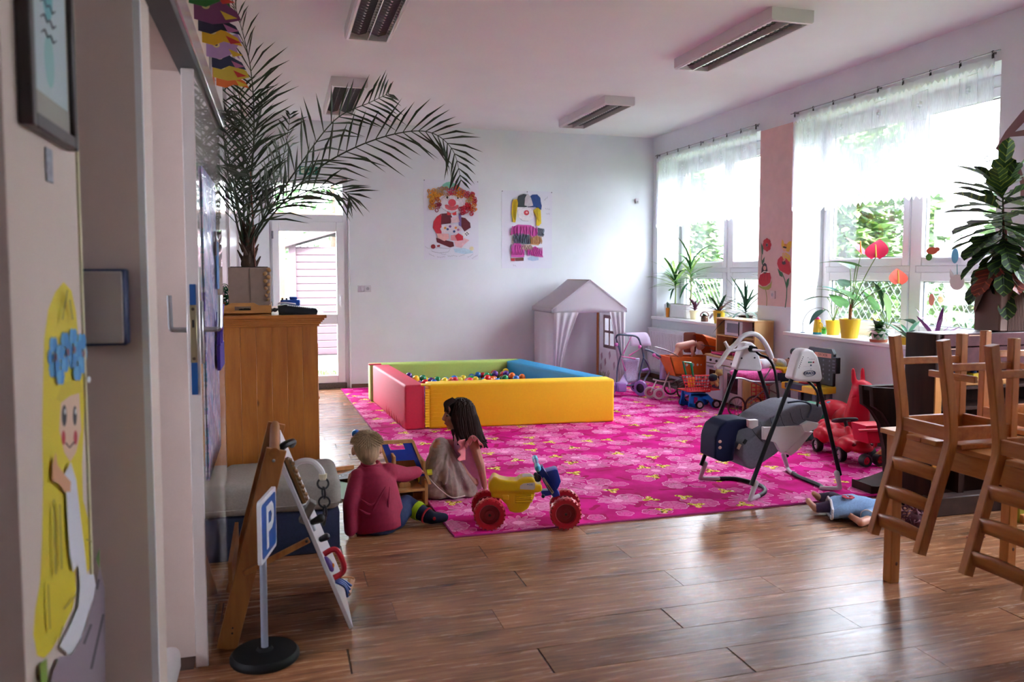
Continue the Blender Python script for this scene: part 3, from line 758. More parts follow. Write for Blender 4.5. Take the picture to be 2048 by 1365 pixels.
# ------------------------------------------------------------------ poppies painted on the pink strip (photo crop coordinates)
def wallpaint(label, name, rootpx, X=XR - .003, toward=-1):
    q = Xp(*rootpx, X)
    t = thing(name, label, 'wall painting', q)
    cnt = [0]
    def sh(nm, pts, col, px=None, order=None):
        cnt[0] += 1
        k = (cnt[0] if order is None else order) * .00012
        g = px or (lambda p: p)
        a = [Xp(*g(p), X) for p in pts]
        a0 = [V((X + toward * k, p.y, p.z)) for p in a]; a1 = [V((X + toward * (k + .0001), p.y, p.z)) for p in a]
        b = MB()
        va = [b.bm.verts.new(p) for p in a0]; vb = [b.bm.verts.new(p) for p in a1]; n = len(a)
        b.bm.faces.new(va); b.bm.faces.new(vb[::-1])
        for i in range(n): b.bm.faces.new((va[i], va[(i + 1) % n], vb[(i + 1) % n], vb[i]))
        return b.build(nm, mat('paint ' + col, col, .7), t, smooth=0)
    return t, sh
g = lambda p: (1500 + p[0] / 7.186, 450 + p[1] / 7.186)
def stroke(pts, w):
    L, R_ = [], []
    for i, p in enumerate(pts):
        a = pts[max(i - 1, 0)]; c = pts[min(i + 1, len(pts) - 1)]
        dx, dy = c[0] - a[0], c[1] - a[1]; n = math.hypot(dx, dy) or 1
        ww = w[i] if isinstance(w, (list, tuple)) else w
        L.append((p[0] - dy / n * ww, p[1] + dx / n * ww)); R_.append((p[0] + dy / n * ww, p[1] - dx / n * ww))
    return L + R_[::-1]
t, sh = wallpaint('painted red poppy with black haired girl in its bud, left on pink strip', 'poppy_painting', (1525, 608))
sh('stem', stroke([(190, 590), (165, 500), (172, 400), (190, 330)], 5), '#4f6a3a', g)
sh('leaf', [(160, 255), (195, 330), (185, 430), (165, 400)], '#2f5a3a', g); sh('leaf', [(212, 455), (205, 530), (175, 580), (165, 530)], '#2f5a3a', g)
for k in range(8): sh('petal', el(245 + 38 * math.cos(k * .785), 288 + 62 * math.sin(k * .785), 26, 36, 10), '#b81f30', g)
sh('flower_heart', el(243, 290, 14, 20, 10), '#2c1c22', g)
sh('stem', stroke([(240, 1165), (245, 1060), (235, 980), (225, 920)], 5), '#8a8a4a', g)
sh('calyx', [(110, 865), (170, 890), (240, 885), (290, 850), (318, 800), (305, 900), (270, 935), (200, 930), (150, 905)], '#9aa04a', g)
sh('hair', [(165, 690), (170, 620), (190, 565), (215, 545), (240, 570), (255, 660), (240, 690)], '#1c1820', g)
sh('bud', [(125, 800), (150, 710), (215, 680), (290, 690), (305, 760), (290, 830), (235, 875), (180, 885), (135, 850)], '#bb1a33', g)
sh('girl_face', el(213, 622, 22, 34, 12), '#d79a94', g); sh('white_collar', [(140, 718), (200, 665), (270, 675), (280, 690), (210, 682), (160, 712)], '#e6e2e0', g); sh('bud_heart', [(190, 680), (245, 680), (218, 706)], '#26362c', g)
for a in ((190, 700), (215, 705), (250, 700)): sh('bud_line', stroke([a, (a[0] - 20 + (a[0] - 200) * .5, 800)], 1.6), '#5e1020', g)
t, sh = wallpaint('painted red poppy with yellow winged fairy sitting on it, right on pink strip', 'fairy_painting', (1570, 610))
sh('stem', stroke([(505, 1190), (525, 1050), (530, 920), (500, 790), (455, 680)], 7), '#3f6a48', g)
sh('leaf', [(395, 625), (430, 660), (460, 690), (470, 755), (425, 730)], '#2f6a3e', g); sh('leaf', [(565, 760), (555, 860), (530, 925), (515, 850), (530, 790)], '#2f6a3e', g)
sh('poppy', [(390, 560), (400, 500), (445, 450), (520, 480), (570, 530), (580, 600), (590, 680), (560, 722), (510, 700), (470, 680), (420, 650)], '#bf2036', g)
sh('poppy_heart', el(487, 548, 28, 26, 12), '#3c2030', g)
sh('wing', [(462, 205), (485, 240), (500, 330), (470, 350), (450, 290)], '#d8b43a', g); sh('wing', [(520, 290), (560, 240), (598, 235), (590, 320), (560, 390), (520, 380)], '#dcb62e', g)
sh('dress', [(470, 400), (520, 400), (575, 440), (585, 520), (560, 530), (520, 480), (480, 500), (465, 450)], '#d9ae34', g)
sh('fairy_face', el(497, 350, 26, 36, 12), '#dba183', g); sh('hair', [(470, 315), (500, 305), (530, 325), (520, 340), (480, 330)], '#241a1e', g); sh('cap', [(492, 270), (528, 275), (528, 318), (495, 312)], '#cf8a3a', g)
sh('arm', stroke([(480, 400), (510, 430), (555, 465)], 9), '#dba183', g); sh('legs', stroke([(480, 420), (490, 470), (505, 500), (475, 525)], 9), '#dba183', g)
# painted branch, right edge of the picture
t, sh = wallpaint('brown painted tree branches on the wall right of near window', 'branch_painting', (2035, 330))
sh('branch', stroke([(1994, 300), (2016, 268), (2048, 232), (2075, 205)], [4, 7, 9, 10]), '#7a5a58')
sh('branch', stroke([(2018, 270), (2048, 266), (2080, 262)], [4, 6, 7]), '#7a5a58')
sh('branch', stroke([(1985, 322), (2012, 316), (2036, 330), (2046, 370), (2047, 395)], [2, 3, 4, 5, 6]), '#826462')
for p in ((1975, 318), (2036, 352)): sh('curl', stroke([(p[0] + 6 * math.cos(a), p[1] + 6 * math.sin(a)) for a in (0, .8, 1.6, 2.4, 3.2, 4, 4.8, 5.4)], 1.2), '#826462')

# ------------------------------------------------------------------ princess painted on the hall wall
t, sh = wallpaint('painted princess with long yellow hair and blue flower wreath on hall wall', 'princess_painting', (130, 1330), X=-.425, toward=1)
sh('hair', [(127, 564), (143, 582), (152, 625), (158, 690), (168, 770), (168, 850), (164, 930), (166, 1000), (175, 1035), (184, 1080), (184, 1130), (172, 1150), (160, 1120), (150, 1135), (152, 1180), (146, 1215), (132, 1245), (118, 1275), (104, 1300), (88, 1318), (74, 1312), (66, 1270), (70, 1220), (80, 1165), (84, 1080), (86, 960), (84, 860), (86, 760), (88, 680), (96, 620), (110, 585)], '#d9c21a')
sh('face', [(122, 800), (158, 782), (162, 860), (152, 905), (140, 925), (128, 905), (118, 860)], '#d9b49c')
sh('fringe', [(112, 800), (125, 765), (160, 760), (164, 785), (140, 792), (122, 806)], '#cdb51a')
for x, y, rx, ry in ((128, 832, 5, 22), (149, 832, 4, 20)): sh('eye', el(x, y, rx, ry, 12), '#2f2a30'); sh('eye_light', el(x + 1.5, y - 8, 1.8, 6, 8), '#cfc8c8')
for x in (126, 150): sh('cheek', el(x, 876, 4, 15, 10), '#b8323c')
sh('smile', stroke([(130, 886), (138, 896), (148, 884)], 1.6), '#4a1f24')
for cx, cy in ((105, 715), (127, 705), (143, 698), (160, 708), (116, 730), (150, 722)):
    for k in range(6): sh('wreath_petal', el(cx + 6 * math.cos(k * 1.05), cy + 28 * math.sin(k * 1.05), 5.5, 17, 8), ('#5b9fd0', '#3f86c4')[k % 2])
for cx, cy in ((105, 715), (130, 705), (143, 700), (161, 708)): sh('flower_heart', el(cx, cy, 3, 8, 8), '#6a3f52')
sh('dress', [(122, 950), (135, 925), (146, 960), (154, 1030), (164, 1110), (168, 1150), (182, 1150), (188, 1180), (170, 1230), (150, 1300), (130, 1310), (112, 1295), (130, 1260), (150, 1215), (154, 1170), (150, 1130), (140, 1146), (133, 1110), (128, 1040), (126, 985)], '#d7d6e2')
sh('hand', [(97, 935), (104, 905), (108, 930), (122, 950), (135, 965), (134, 985), (122, 985), (110, 968), (98, 965)], '#d59a72')
for pts in (((128, 580), (118, 640)), ((100, 1000), (104, 1150)), ((112, 1010), (116, 1140)), ((88, 1170), (92, 1260)), ((120, 1220), (146, 1190)), ((108, 1290), (118, 1255)), ((132, 600), (138, 640)), ((165, 1080), (176, 1085))): sh('hair_line', stroke(list(pts), 1.4), '#8c7d22')
sh('rock', [(193, 1132), (203, 1180), (204, 1300), (205, 1400), (90, 1400), (95, 1350), (110, 1315), (135, 1312), (160, 1270), (180, 1200)], '#8d7c8a')
for pts in (((200, 1230), (175, 1340)), ((175, 1250), (160, 1290)), ((190, 1160), (186, 1180))): sh('rock_crack', stroke(list(pts), 2.6), '#4c414e')
sh('leaf', [(70, 1330), (84, 1318), (86, 1365), (72, 1375)], '#7d9c3a'); sh('leaf', [(184, 1120), (192, 1095), (192, 1140)], '#5c7c34'); sh('butterfly', el(170, 760, 4, 7, 8), '#cfd3de')

# framed certificate
t = thing('framed_picture', 'dark framed certificate with green crest hanging on hall wall', 'picture frame', (-.41, 1.76, 1.62))
fm = wood('dark frame wood', '#241a1c', '#362729', .4, 'Z')
y0, y1, z0, z1 = 1.575, 1.905, 1.655, 2.16
b = MB()
for a, c, e, k in ((y0, y0 + .028, z0, z1), (y1 - .028, y1, z0, z1), (y0 + .028, y1 - .028, z0, z0 + .028), (y0 + .028, y1 - .028, z1 - .028, z1)): b.bx(-.424, -.40, a, c, e, k, bev=.003)
b.build('frame', fm, t)
MB().bx(-.423, -.41, y0 + .02, y1 - .02, z0 + .02, z1 - .02).build('mount', mat('grey mount', '#8f8b80', .6), t)
MB().bx(-.41, -.409, y0 + .03, y1 - .045, z0 + .075, z1 - .02).build('certificate', mat('certificate paper', '#a9b9c0', .5, var=.05, scale=8), t)
for z, c, r in ((2.0, '#3f8f5c', .045), (1.93, '#5fa3ae', .055), (1.80, '#86b3b4', .05)): MB().sph((-.4088, 1.73, z), (.0006, r * .7, r), 12).build('crest', mat('crest' + c, c, .6), t)
for k in range(3): MB().tube([(-.408, 1.68 + .02 * j, 1.845 + k * .028 + (.006 if j % 2 else -.004)) for j in range(6)], .0016, 4).build('signature', ink, t)
MB().bx(-.424, -.421, 1.735, 1.78, 1.575, 1.64, bev=.001).build('wall_sticker', mat('grey sticker', '#8b8c9a', .5, var=.3, scale=80), None, label='small grey patterned sticker on hall wall below the certificate', cat='sticker')
# box on the wall return
t = thing('wall_box', 'flat white control box with dark blue rim on grey wall', 'control box', (-.40, 2.1, 1.19))
a, c = Yp(184, 538, 2.1), Yp(257, 690, 2.1)
MB().bx(a.x - .1, c.x, 2.08, 2.13, c.z, a.z, bev=.004).build('casing', mat('dark blue rim', '#2b3a63', .5), t)
MB().bx(a.x - .095, c.x - .006, 2.076, 2.081, c.z + .006, a.z - .006, bev=.002).build('cover', mat('grey white cover', '#b9b0b0', .45), t)
# low things at the bottom edge of the hall
q = Yp(345, 1335, 2.75)
MB().box((q.x - .03, 2.7, .05), (.07, .5, .1), bev=.03, seg=3).build('doorstop_roll', mat('white roll', '#cfc6c8', .6), None, label='white rounded draught stopper on floor of the doorway', cat='draught stopper')

# ------------------------------------------------------------------ paper masks along the left wall
MK = [(3.42, '#2f6b34', 'green frog'), (3.62, '#7a3d6c', 'plum fish'), (3.80, '#23233f', 'navy bird'), (3.98, '#d9a51e', 'yellow chick'), (4.2, '#b08ac6', 'lilac flower'), (4.42, '#2c3250', 'dark blue owl'), (4.62, '#cfae3c', 'mustard fish'), (4.84, '#d9662e', 'orange and red parrot')]
for i, (y, c, nm) in enumerate(MK):
    y -= .1
    t = thing('paper_mask', '%s cut out of coloured card hanging high on left wall' % nm, 'paper craft', (XL + .075, y, 2.40), group='paper animals on the left wall')
    m = mat('card ' + c, c, .6)
    F = frame((XL + .004, y, 2.47), (1, 0, 0), (0, 0, 1))
    if i in (0, 4): pts = [(0, -.05), (.06, -.06), (.12, -.03), (.15, -.055), (.135, 0), (.16, .03), (.14, .065), (.1, .05), (.06, .07), (0, .06)]
    elif i in (1, 6): pts = [(0, -.05), (.07, -.065), (.13, -.055), (.18, -.04), (.165, -.01), (.11, .03), (.06, .055), (0, .05)]
    else: pts = [(0, -.045), (.05, -.055), (.09, -.035), (.17, -.05), (.15, -.015), (.08, .02), (.06, .05), (0, .05)]
    MB().prism(pts, -.0015, .0015, F).build('card', m, t)
    MB().prism(circ(.045, .005, .016, .013, 12), .0016, .004, F).build('eye', mat('mask eye', '#d8c890', .6), t)
    MB().prism(circ(.045, .005, .007, .006, 8), .004, .006, F).build('pupil', ink, t)
    MB().prism([(.1, -.01), (.165, -.035), (.12, -.045)], .002, .005, F).build('feather', mat('mask accent%d' % (i % 3), ('#c2302c', '#d9b53a', '#b76a9a')[i % 3], .6), t)
    MB().tube(spl([(XL + .06, y + .004, 2.52), (XL + .06, y + .03, 2.6), (XL + .03, y + .06, 2.66)], 4), .0012, 4).build('string', mat('string', '#c9c3bb', .8), t)

# ------------------------------------------------------------------ outside
lawn_m = mat('lawn', '#46602a', .9, var=.35, scale=7)
struct(MB().bx(-30, 40, YF + .3, 11.95, -.2, -.06), 'ground_lawn', lawn_m)
struct(MB().bx(-30, 40, 11.95, 60, -.2, -.055), 'ground_paving', mat('pale paving', '#6a655c', .85, var=.1, scale=3))
struct(MB().bx(XR + .42, 40, -25, YF + .3, -.2, -.06), 'ground_garden', mat('garden soil and grass', '#6d7a48', .95, var=.4, scale=4))
gb = MB(); rg = random.Random(11)
for k in range(2600):
    x, y = rg.uniform(-.6, 2.4), rg.uniform(10.2, 12.0); h = rg.uniform(.03, .1); a = rg.uniform(0, pi); dx, dy = math.cos(a) * .006, math.sin(a) * .006
    gb.face([(x - dx, y - dy, -.06), (x + dx, y + dy, -.06), (x + rg.uniform(-.03, .03), y + rg.uniform(-.03, .03), -.06 + h)])
gb.build('grass', mat('grass blades', '#4c6a2a', .8, var=.3, scale=5), None, smooth=0, label='short green grass just outside the garden door', cat='grass', kind='stuff')
# shed
t = thing('garden_shed', 'white boarded garden shed seen through the garden door', 'shed', (1.2, 14.4, -.055))
sw = mat('shed faded paint', '#45323a', .6)
bm_ = MB().box((0, 0, 0), (2.9, .03, .118), bev=.006).mesh('siding_board'); bm_.materials.append(sw)
for k in range(15): inst(bm_, 'siding_board', t, (.55, 0, .07 + k * .125), rot=(rad(6), 0, 0))
for x in (.24, 3.2): MB().bx(x - .06, x + .06, 14.35, 14.42, -.05, 1.86).build('corner_post', sw, t)
MB().bx(.3, 3.1, 14.42, 16, -.05, 1.85).build('body', sw, t)
MB().prism([(.0, 1.80), (1.0, 2.10), (3.4, 1.72), (3.4, 1.84), (1.0, 2.24), (0, 1.93)], -16.1, -14.2, frame((0, 0, 0), (1, 0, 0), (0, 0, 1))).build('roof', mat('shed roof felt', '#3a2a30', .8, var=.1), t)
t = thing('pergola_post', 'pale timber post and beam outside the garden door', 'post', (.03, 11.9, -.06))
tim = wood('pale timber', '#8a5c30', '#a87a48', .7, 'Z')
MB().bx(-.03, .10, 11.85, 11.97, -.06, 2.1).build('post', tim, t)
MB().bx(-.2, 2.6, 11.83, 11.99, 2.1, 2.25).build('beam', tim, t)
t = thing('brick_planter', 'orange brick pier standing behind the timber post', 'pier', (-.28, 13, -.06))
pr_ = MB().box((0, 0, 0), (.30, .3, .09), bev=.006).mesh('brick'); pr_.materials.append(mat('orange brick', '#8a4a2a', .8, var=.15))
for k in range(13): inst(pr_, 'brick', t, (.12, 0, .05 + k * .1))

def foliage(name, label, base, h, r, n, leaf, cols, seed, cat='tree', shape='cone', ground=-.1):
    rg = random.Random(seed)
    t = thing(name, label, cat, (base[0], base[1], ground))
    MB().tube(spl([(base[0], base[1], ground), (base[0] + .08, base[1], h * .45), (base[0], base[1] + .05, h * .85)], 4), [.1, .09, .08, .07, .06, .05, .04, .03, .02], 8).build('trunk', mat('bark', '#5a4a3e', .9, var=.3, scale=20), t)
    for ci, c in enumerate(cols):
        b = MB()
        for k in range(n // len(cols)):
            z = rg.uniform(.0, 1) ** (.9 if shape == 'cone' else .7)
            rr_ = r * ((1 - z) * .9 + .12 if shape == 'cone' else math.sqrt(max(0, 1 - (2 * z - 1) ** 2)) + .05)
            a = rg.uniform(0, 2 * pi); q = math.sqrt(rg.uniform(.25, 1)) * rr_
            p = V((base[0] + q * math.cos(a), base[1] + q * math.sin(a), ground + .1 + z * h if shape == 'cone' else ground + h * (.25 + .75 * z)))
            d = V((math.cos(a) + rg.uniform(-.6, .6), math.sin(a) + rg.uniform(-.6, .6), rg.uniform(-.7, .35))).normalized()
            s_ = d.cross(V((rg.uniform(-1, 1), rg.uniform(-1, 1), 1))).normalized(); l = leaf * rg.uniform(.6, 1.3)
            b.face([p, p + d * l * .45 + s_ * l * .2, p + d * l, p + d * l * .45 - s_ * l * .2])
        b.build('foliage', mat('leaf ' + c, c, .7, var=.2, scale=2), t, smooth=0, kind='stuff')
    return t
spr = ('#3c5a34', '#56783f', '#7c9a58')
for i, (x, y, h, r) in enumerate(((8.4, 3.4, 3.4, 1.3), (11.1, 5.2, 4.4, 1.5), (8.4, 6.9, 3.3, 1.3), (11.1, 8.8, 4.6, 1.5), (8.4, 10.6, 3.5, 1.3), (11.1, 12.6, 4.7, 1.6), (8.2, 15.3, 3.8, 1.3))):
    foliage('spruce', ('bushy green spruce outside, behind the croton plant', 'dark green spruce outside the right pane of the near window', 'dark spruce outside the left pane of the near window', 'tall spruce seen between the two windows', 'light green spruce outside the right pane of the far window', 'tall spruce outside the left pane of the far window', 'furthest spruce beyond the far window')[i], (x, y), h, r, 5200, .26, spr, 20 + i)
foliage('birch', 'tall loose deciduous tree rising behind the spruces', (17.6, 11.5), 9.5, 3.2, 7000, .3, ('#7d9a5c', '#9db87a', '#5f7f4a'), 41, shape='round')
foliage('maple', 'broad light green tree beyond the spruces at right', (17.4, 4.5), 9, 3.2, 7000, .3, ('#6d8f55', '#92b070', '#57774a'), 42, shape='round')
foliage('ash_tree', 'pale green tree behind the shed above the garden door', (1.2, 19.5), 6.4, 2.6, 5000, .3, ('#4f7a4a', '#6a9060'), 43, shape='round')
# chain link fence
t = thing('chain_fence', 'chain link fence with bare climbing twigs outside near window', 'fence', (6.6, 6.5, -.1))
wire = mat('galvanised wire', '#aab4bd', .4, metal=.5)
b = MB(); x = 6.6
for k in range(90):
    y = 2.0 + k * .11
    for s_ in (-1, 1):
        b.tube([(x, y, -.05), (x, y + s_ * 1.35 * .8, 1.3)], .003, 3)
b.build('wire_mesh', wire, t, kind='stuff')
for y in (2.2, 4.4, 6.6, 8.8, 11): MB().cyl((x, y, -.1), (x, y, 1.38), .022).build('post', wire, t)
for z in (.02, 1.3): MB().tube([(x, 1.5, z), (x, 12, z)], .006, 5).build('tension_wire', wire, t)
for k in range(9):
    y = 4.4 + k * .28 + rg.uniform(-.1, .1)
    MB().tube(spl([(x - .03, y, -.08), (x - .05, y + rg.uniform(-.15, .15), .5), (x - .04, y + rg.uniform(-.3, .3), .95), (x - .05, y + rg.uniform(-.4, .4), 1.4)], 4), .005, 4).build('twig', mat('bare twig', '#b9ada2', .8), t)
# ------------------------------------------------------------------ rug
def rug_mat():
    m = bpy.data.materials.new('flowered pink rug'); m.use_nodes = True
    nt = m.node_tree; bs = nt.nodes['Principled BSDF']; bs.inputs['Roughness'].default_value = .95; bs.inputs['Specular IOR Level'].default_value = .1
    N = lambda t: nt.nodes.new('ShaderNode' + t); L = nt.links.new
    def mth(op, a, b=None, clamp=False):
        n = N('Math'); n.operation = op; n.use_clamp = clamp
        for i, v in enumerate((a, b)):
            if v is None: continue
            if isinstance(v, (int, float)): n.inputs[i].default_value = v
            else: L(v, n.inputs[i])
        return n.outputs[0]
    def step(a, edge, w=.015): # 1 where a < edge
        return mth('SMOOTH_MIN', mth('MAXIMUM', mth('DIVIDE', mth('SUBTRACT', edge, a), w), 0), 1) if False else mth('DIVIDE', mth('SUBTRACT', edge, a), w, True)
    def mix(f, a, b):
        n = N('Mix'); n.data_type = 'RGBA'; L(f, n.inputs[0])
        for i, v in ((6, a), (7, b)):
            if isinstance(v, tuple): n.inputs[i].default_value = v
            else: L(v, n.inputs[i])
        return n.outputs[2]
    tc = N('TexCoord')
    # the printed motifs are slightly irregular
    wn = N('TexNoise'); wn.inputs['Scale'].default_value = 9; L(tc.outputs['Object'], wn.inputs['Vector'])
    wv = N('VectorMath'); wv.operation = 'MULTIPLY_ADD'; L(wn.outputs['Color'], wv.inputs[0]); wv.inputs[1].default_value = (.012, .012, 0); L(tc.outputs['Object'], wv.inputs[2])
    src = wv.outputs[0]
    def cells(scale, off, rnd=.75):
        mp = N('Mapping'); mp.inputs['Scale'].default_value = (scale,) * 3; mp.inputs['Location'].default_value = off; L(src, mp.inputs[0])
        fl = N('VectorMath'); fl.operation = 'MULTIPLY'; fl.inputs[1].default_value = (1, 1, 0); L(mp.outputs[0], fl.inputs[0])
        vo = N('TexVoronoi'); vo.voronoi_dimensions = '2D'; vo.inputs['Scale'].default_value = 1; vo.inputs['Randomness'].default_value = rnd; L(fl.outputs[0], vo.inputs['Vector'])
        d = N('VectorMath'); d.operation = 'SUBTRACT'; L(fl.outputs[0], d.inputs[0]); L(vo.outputs['Position'], d.inputs[1])
        s = N('SeparateXYZ'); L(d.outputs[0], s.inputs[0]); sc_ = N('SeparateColor'); L(vo.outputs['Color'], sc_.inputs[0])
        r = mth('SQRT', mth('ADD', mth('MULTIPLY', s.outputs[0], s.outputs[0]), mth('MULTIPLY', s.outputs[1], s.outputs[1])))
        th = mth('ADD', mth('ARCTAN2', s.outputs[1], s.outputs[0]), mth('MULTIPLY', sc_.outputs[0], 6.28))
        return r, th, sc_.outputs[0], sc_.outputs[1], s.outputs[0], s.outputs[1]
    big = N('TexNoise'); big.inputs['Scale'].default_value = 5; big.inputs['Detail'].default_value = 3; L(src, big.inputs['Vector'])
    rp = N('ValToRGB'); rp.color_ramp.elements[0].position = .38; rp.color_ramp.elements[0].color = lin('#b8086a'); rp.color_ramp.elements[1].position = .62; rp.color_ramp.elements[1].color = lin('#d61488')
    L(big.outputs['Fac'], rp.inputs[0]); col = rp.outputs[0]
    # dark leaves
    r, th, ra, rb, x, y = cells(5.2, (3.1, 1.7, 0), .9)
    lf = step(r, mth('ADD', .10, mth('MULTIPLY', .24, mth('POWER', mth('ABSOLUTE', mth('COSINE', th)), 5.0))), .03)
    col = mix(lf, col, lin('#a80a58'))
    def flower(col, scale, off, petals, R, fill, edge, amt, use, core=None, dip=.26):
        r, th, ra, rb, x, y = cells(scale, off)
        pet = mth('MULTIPLY', R, mth('ADD', 1 - dip, mth('MULTIPLY', dip, mth('ABSOLUTE', mth('COSINE', mth('MULTIPLY', th, petals / 2))))))
        on = mth('LESS_THAN', rb, use)
        inside = mth('MULTIPLY', mth('MULTIPLY', step(r, pet, .02), on), amt)
        rays = mth('MULTIPLY', mth('DIVIDE', mth('ABSOLUTE', mth('COSINE', mth('MULTIPLY', th, petals / 2))), .45, True), inside)
        col = mix(rays, col, fill)
        ol = mth('MULTIPLY', mth('MULTIPLY', step(mth('ABSOLUTE', mth('SUBTRACT', r, pet)), .016, .012), on), .9)
        col = mix(ol, col, edge)
        for q in (.42, .2):
            rg_ = mth('MULTIPLY', mth('MULTIPLY', step(mth('ABSOLUTE', mth('SUBTRACT', r, R * q)), .012, .02), on), .7)
            col = mix(rg_, col, edge)
        if core:
            col = mix(mth('MULTIPLY', mth('MULTIPLY', step(r, R * .3, .03), on), .8), col, core)
        return col
    col = flower(col, 3.6, (.3, .9, 0), 15, .46, lin('#f2a3cf'), lin('#f5b8dc'), .33, .55, lin('#f3a6d0'), .5)
    col = flower(col, 6.6, (7.7, 2.2, 0), 5, .36, lin('#f08cc2'), lin('#f5b8dc'), .30, .45, lin('#e04a9c'), .2)
    col = flower(col, 4.6, (2.6, 5.4, 0), 9, .4, lin('#f1b0d4'), lin('#f5b8dc'), .26, .34, None, .12)
    # little yellow insects with dark marks
    r, th, ra, rb, x, y = cells(4.1, (5.5, 8.3, 0), .8)
    on = mth('LESS_THAN', rb, .42)
    body = mth('MULTIPLY', step(r, mth('ADD', .10, mth('MULTIPLY', .16, mth('POWER', mth('ABSOLUTE', mth('COSINE', mth('MULTIPLY', th, 1.5))), 2.0))), .03), on)
    fine = N('TexNoise'); fine.inputs['Scale'].default_value = 70; fine.inputs['Detail'].default_value = 2; L(src, fine.inputs['Vector'])
    fr = N('ValToRGB'); e = fr.color_ramp.elements; e[0].position = .4; e[0].color = lin('#3a2a10'); e[1].position = .47; e[1].color = lin('#e3bb2c')
    e.new(.60).color = lin('#efd667'); e.new(.68).color = lin('#e6e0e8')
    L(fine.outputs['Fac'], fr.inputs[0])
    col = mix(body, col, fr.outputs[0])
    L(col, bs.inputs['Base Color'])
    bu = N('Bump'); bu.inputs['Strength'].default_value = .25; bu.inputs['Distance'].default_value = .004
    pn = N('TexNoise'); pn.inputs['Scale'].default_value = 400; L(tc.outputs['Object'], pn.inputs['Vector']); L(pn.outputs['Fac'], bu.inputs['Height']); L(bu.outputs[0], bs.inputs['Normal'])
    return m
RC = [V((.70, 9.72, 0)), V((.872, 4.062, 0)), V((4.62, 4.09, 0)), V((4.5, 9.74, 0))]
t = thing('rug', 'large bright pink rug printed with flowers and little yellow insects', 'rug', (2.7, 6.9, 0))
def rugpt(u, v, z): return V((*lerp(lerp(RC[1], RC[2], u), lerp(RC[0], RC[3], u), v).xy, z))
b = MB().prism([tuple(p.xy) for p in (RC[1], RC[2], RC[3], RC[0])], .0006, .009)
b.build('pile', rug_mat(), t)
MB().tube([p + V((0, 0, .005)) for p in RC], (.006, .006), 6, closed=True).build('binding', mat('rug binding', '#a0206c', .9), t)

# ------------------------------------------------------------------ ball pit
fab = lambda n, c: mat(n, c, .6, var=.03, scale=60, bump=.03)
PH = .40
def block(name, label, pts, z, m, bev=.02):
    """upholstered foam block with softly rounded edges"""
    b = MB(); b.prism(pts, 0, z)
    bmesh.ops.bevel(b.bm, geom=list(b.bm.edges), offset=bev, segments=3, profile=.6, affect='EDGES')
    o = b.build('foam_block', m, tp)
    if label: o['label'] = label
    return o
tp = thing('ball_pit', 'square soft play ball pit of red, yellow, green and blue foam blocks', 'ball pit', (1.95, 7.7, .009))
tp.location.z = .009
blk = {}
for nm, lb, pts, c in (('r', 'red foam side block', [(1.05, 6.955), (1.23, 6.965), (1.135, 8.61), (.955, 8.61)], '#d8314e'),
                       ('y', 'yellow foam front block', [(1.262, 6.96), (2.985, 6.825), (3.0, 7.04), (1.265, 7.175)], '#ffca0c'),
                       ('g', 'lime green foam back block', [(.93, 8.63), (2.63, 8.60), (2.63, 8.80), (.93, 8.83)], '#b6cf6a'),
                       ('b', 'blue foam side block', [(2.66, 8.79), (2.44, 8.585), (2.78, 7.07), (2.985, 7.06)], '#1887b8')):
    b = MB(); b.prism(pts if nm != 'b' else pts[::-1], .010, PH + .01)
    bmesh.ops.bevel(b.bm, geom=list(b.bm.edges), offset=.022, segments=3, profile=.6, affect='EDGES')
    blk[nm] = b.build('foam_block', fab('foam cover ' + nm, c), tp, label=lb)
# gathered yellow flap that joins the front corner, and seams
b = MB().grid(lambda u, v: (lerp(1.228, 1.268, u), lerp(6.955, 6.96, u) - .012 - .006 * math.sin(v * 90) * (1 - u), lerp(.03, .37, v)), 6, 90)
b.build('gathered_flap', MATS['foam cover y'], tp)
MB().box((1.24, 6.98, .405), (.09, .1, .012), bev=.005, rz=-.1).build('corner_tab', MATS['foam cover y'], tp)
MB().box((.985, 8.66, .41), (.14, .06, .012), bev=.005).build('corner_tab', MATS['foam cover r'], tp)
for k in range(7):   # pulled folds low on the red block
    x0, y0 = lerp(1.047, 1.0, k / 6), lerp(7.05, 7.75, k / 6)
    MB().tube(spl([(x0 - .003, y0, .02), (x0 - .004, y0 + .05, .06), (x0 + .001, y0 + .09, .12)], 4), [.002, .005, .006, .005, .003, .002, .001, .001, .001], 6).build('fold', MATS['foam cover r'], tp)
for k in range(9):
    z = .08 + k * .034
    MB().tube(spl([(1.272, 6.955, z), (1.33, 6.951, z + .006), (1.38 + .02 * (k % 3), 6.949, z + .004)], 3), [.002, .004, .004, .003, .002, .001, .0005], 5).build('fold', MATS['foam cover y'], tp)

# ------------------------------------------------------------------ balls
bcol = [('red', '#d5202a'), ('blue', '#1a62b8'), ('yellow', '#efcf1c'), ('green', '#0d8a4e'), ('purple', '#5b2d8a'), ('orange', '#ea6a24')]
br = .036
ballmesh = {}
for n_, c in bcol:
    me = MB().sph((0, 0, 0), br, 18).mesh('ball'); me.materials.append(mat('plastic ' + n_, c, .18, coat=.4)); ballmesh[n_] = me
rg = random.Random(5)
def inpit(x, y): 
    yl, yr = 7.22, 8.56
    xl = lerp(1.27, 1.18, (y - 7) / 1.6) + br; xr = lerp(2.74, 2.42, (y - 7.07) / 1.5) - br
    return xl < x < xr and yl < y < yr
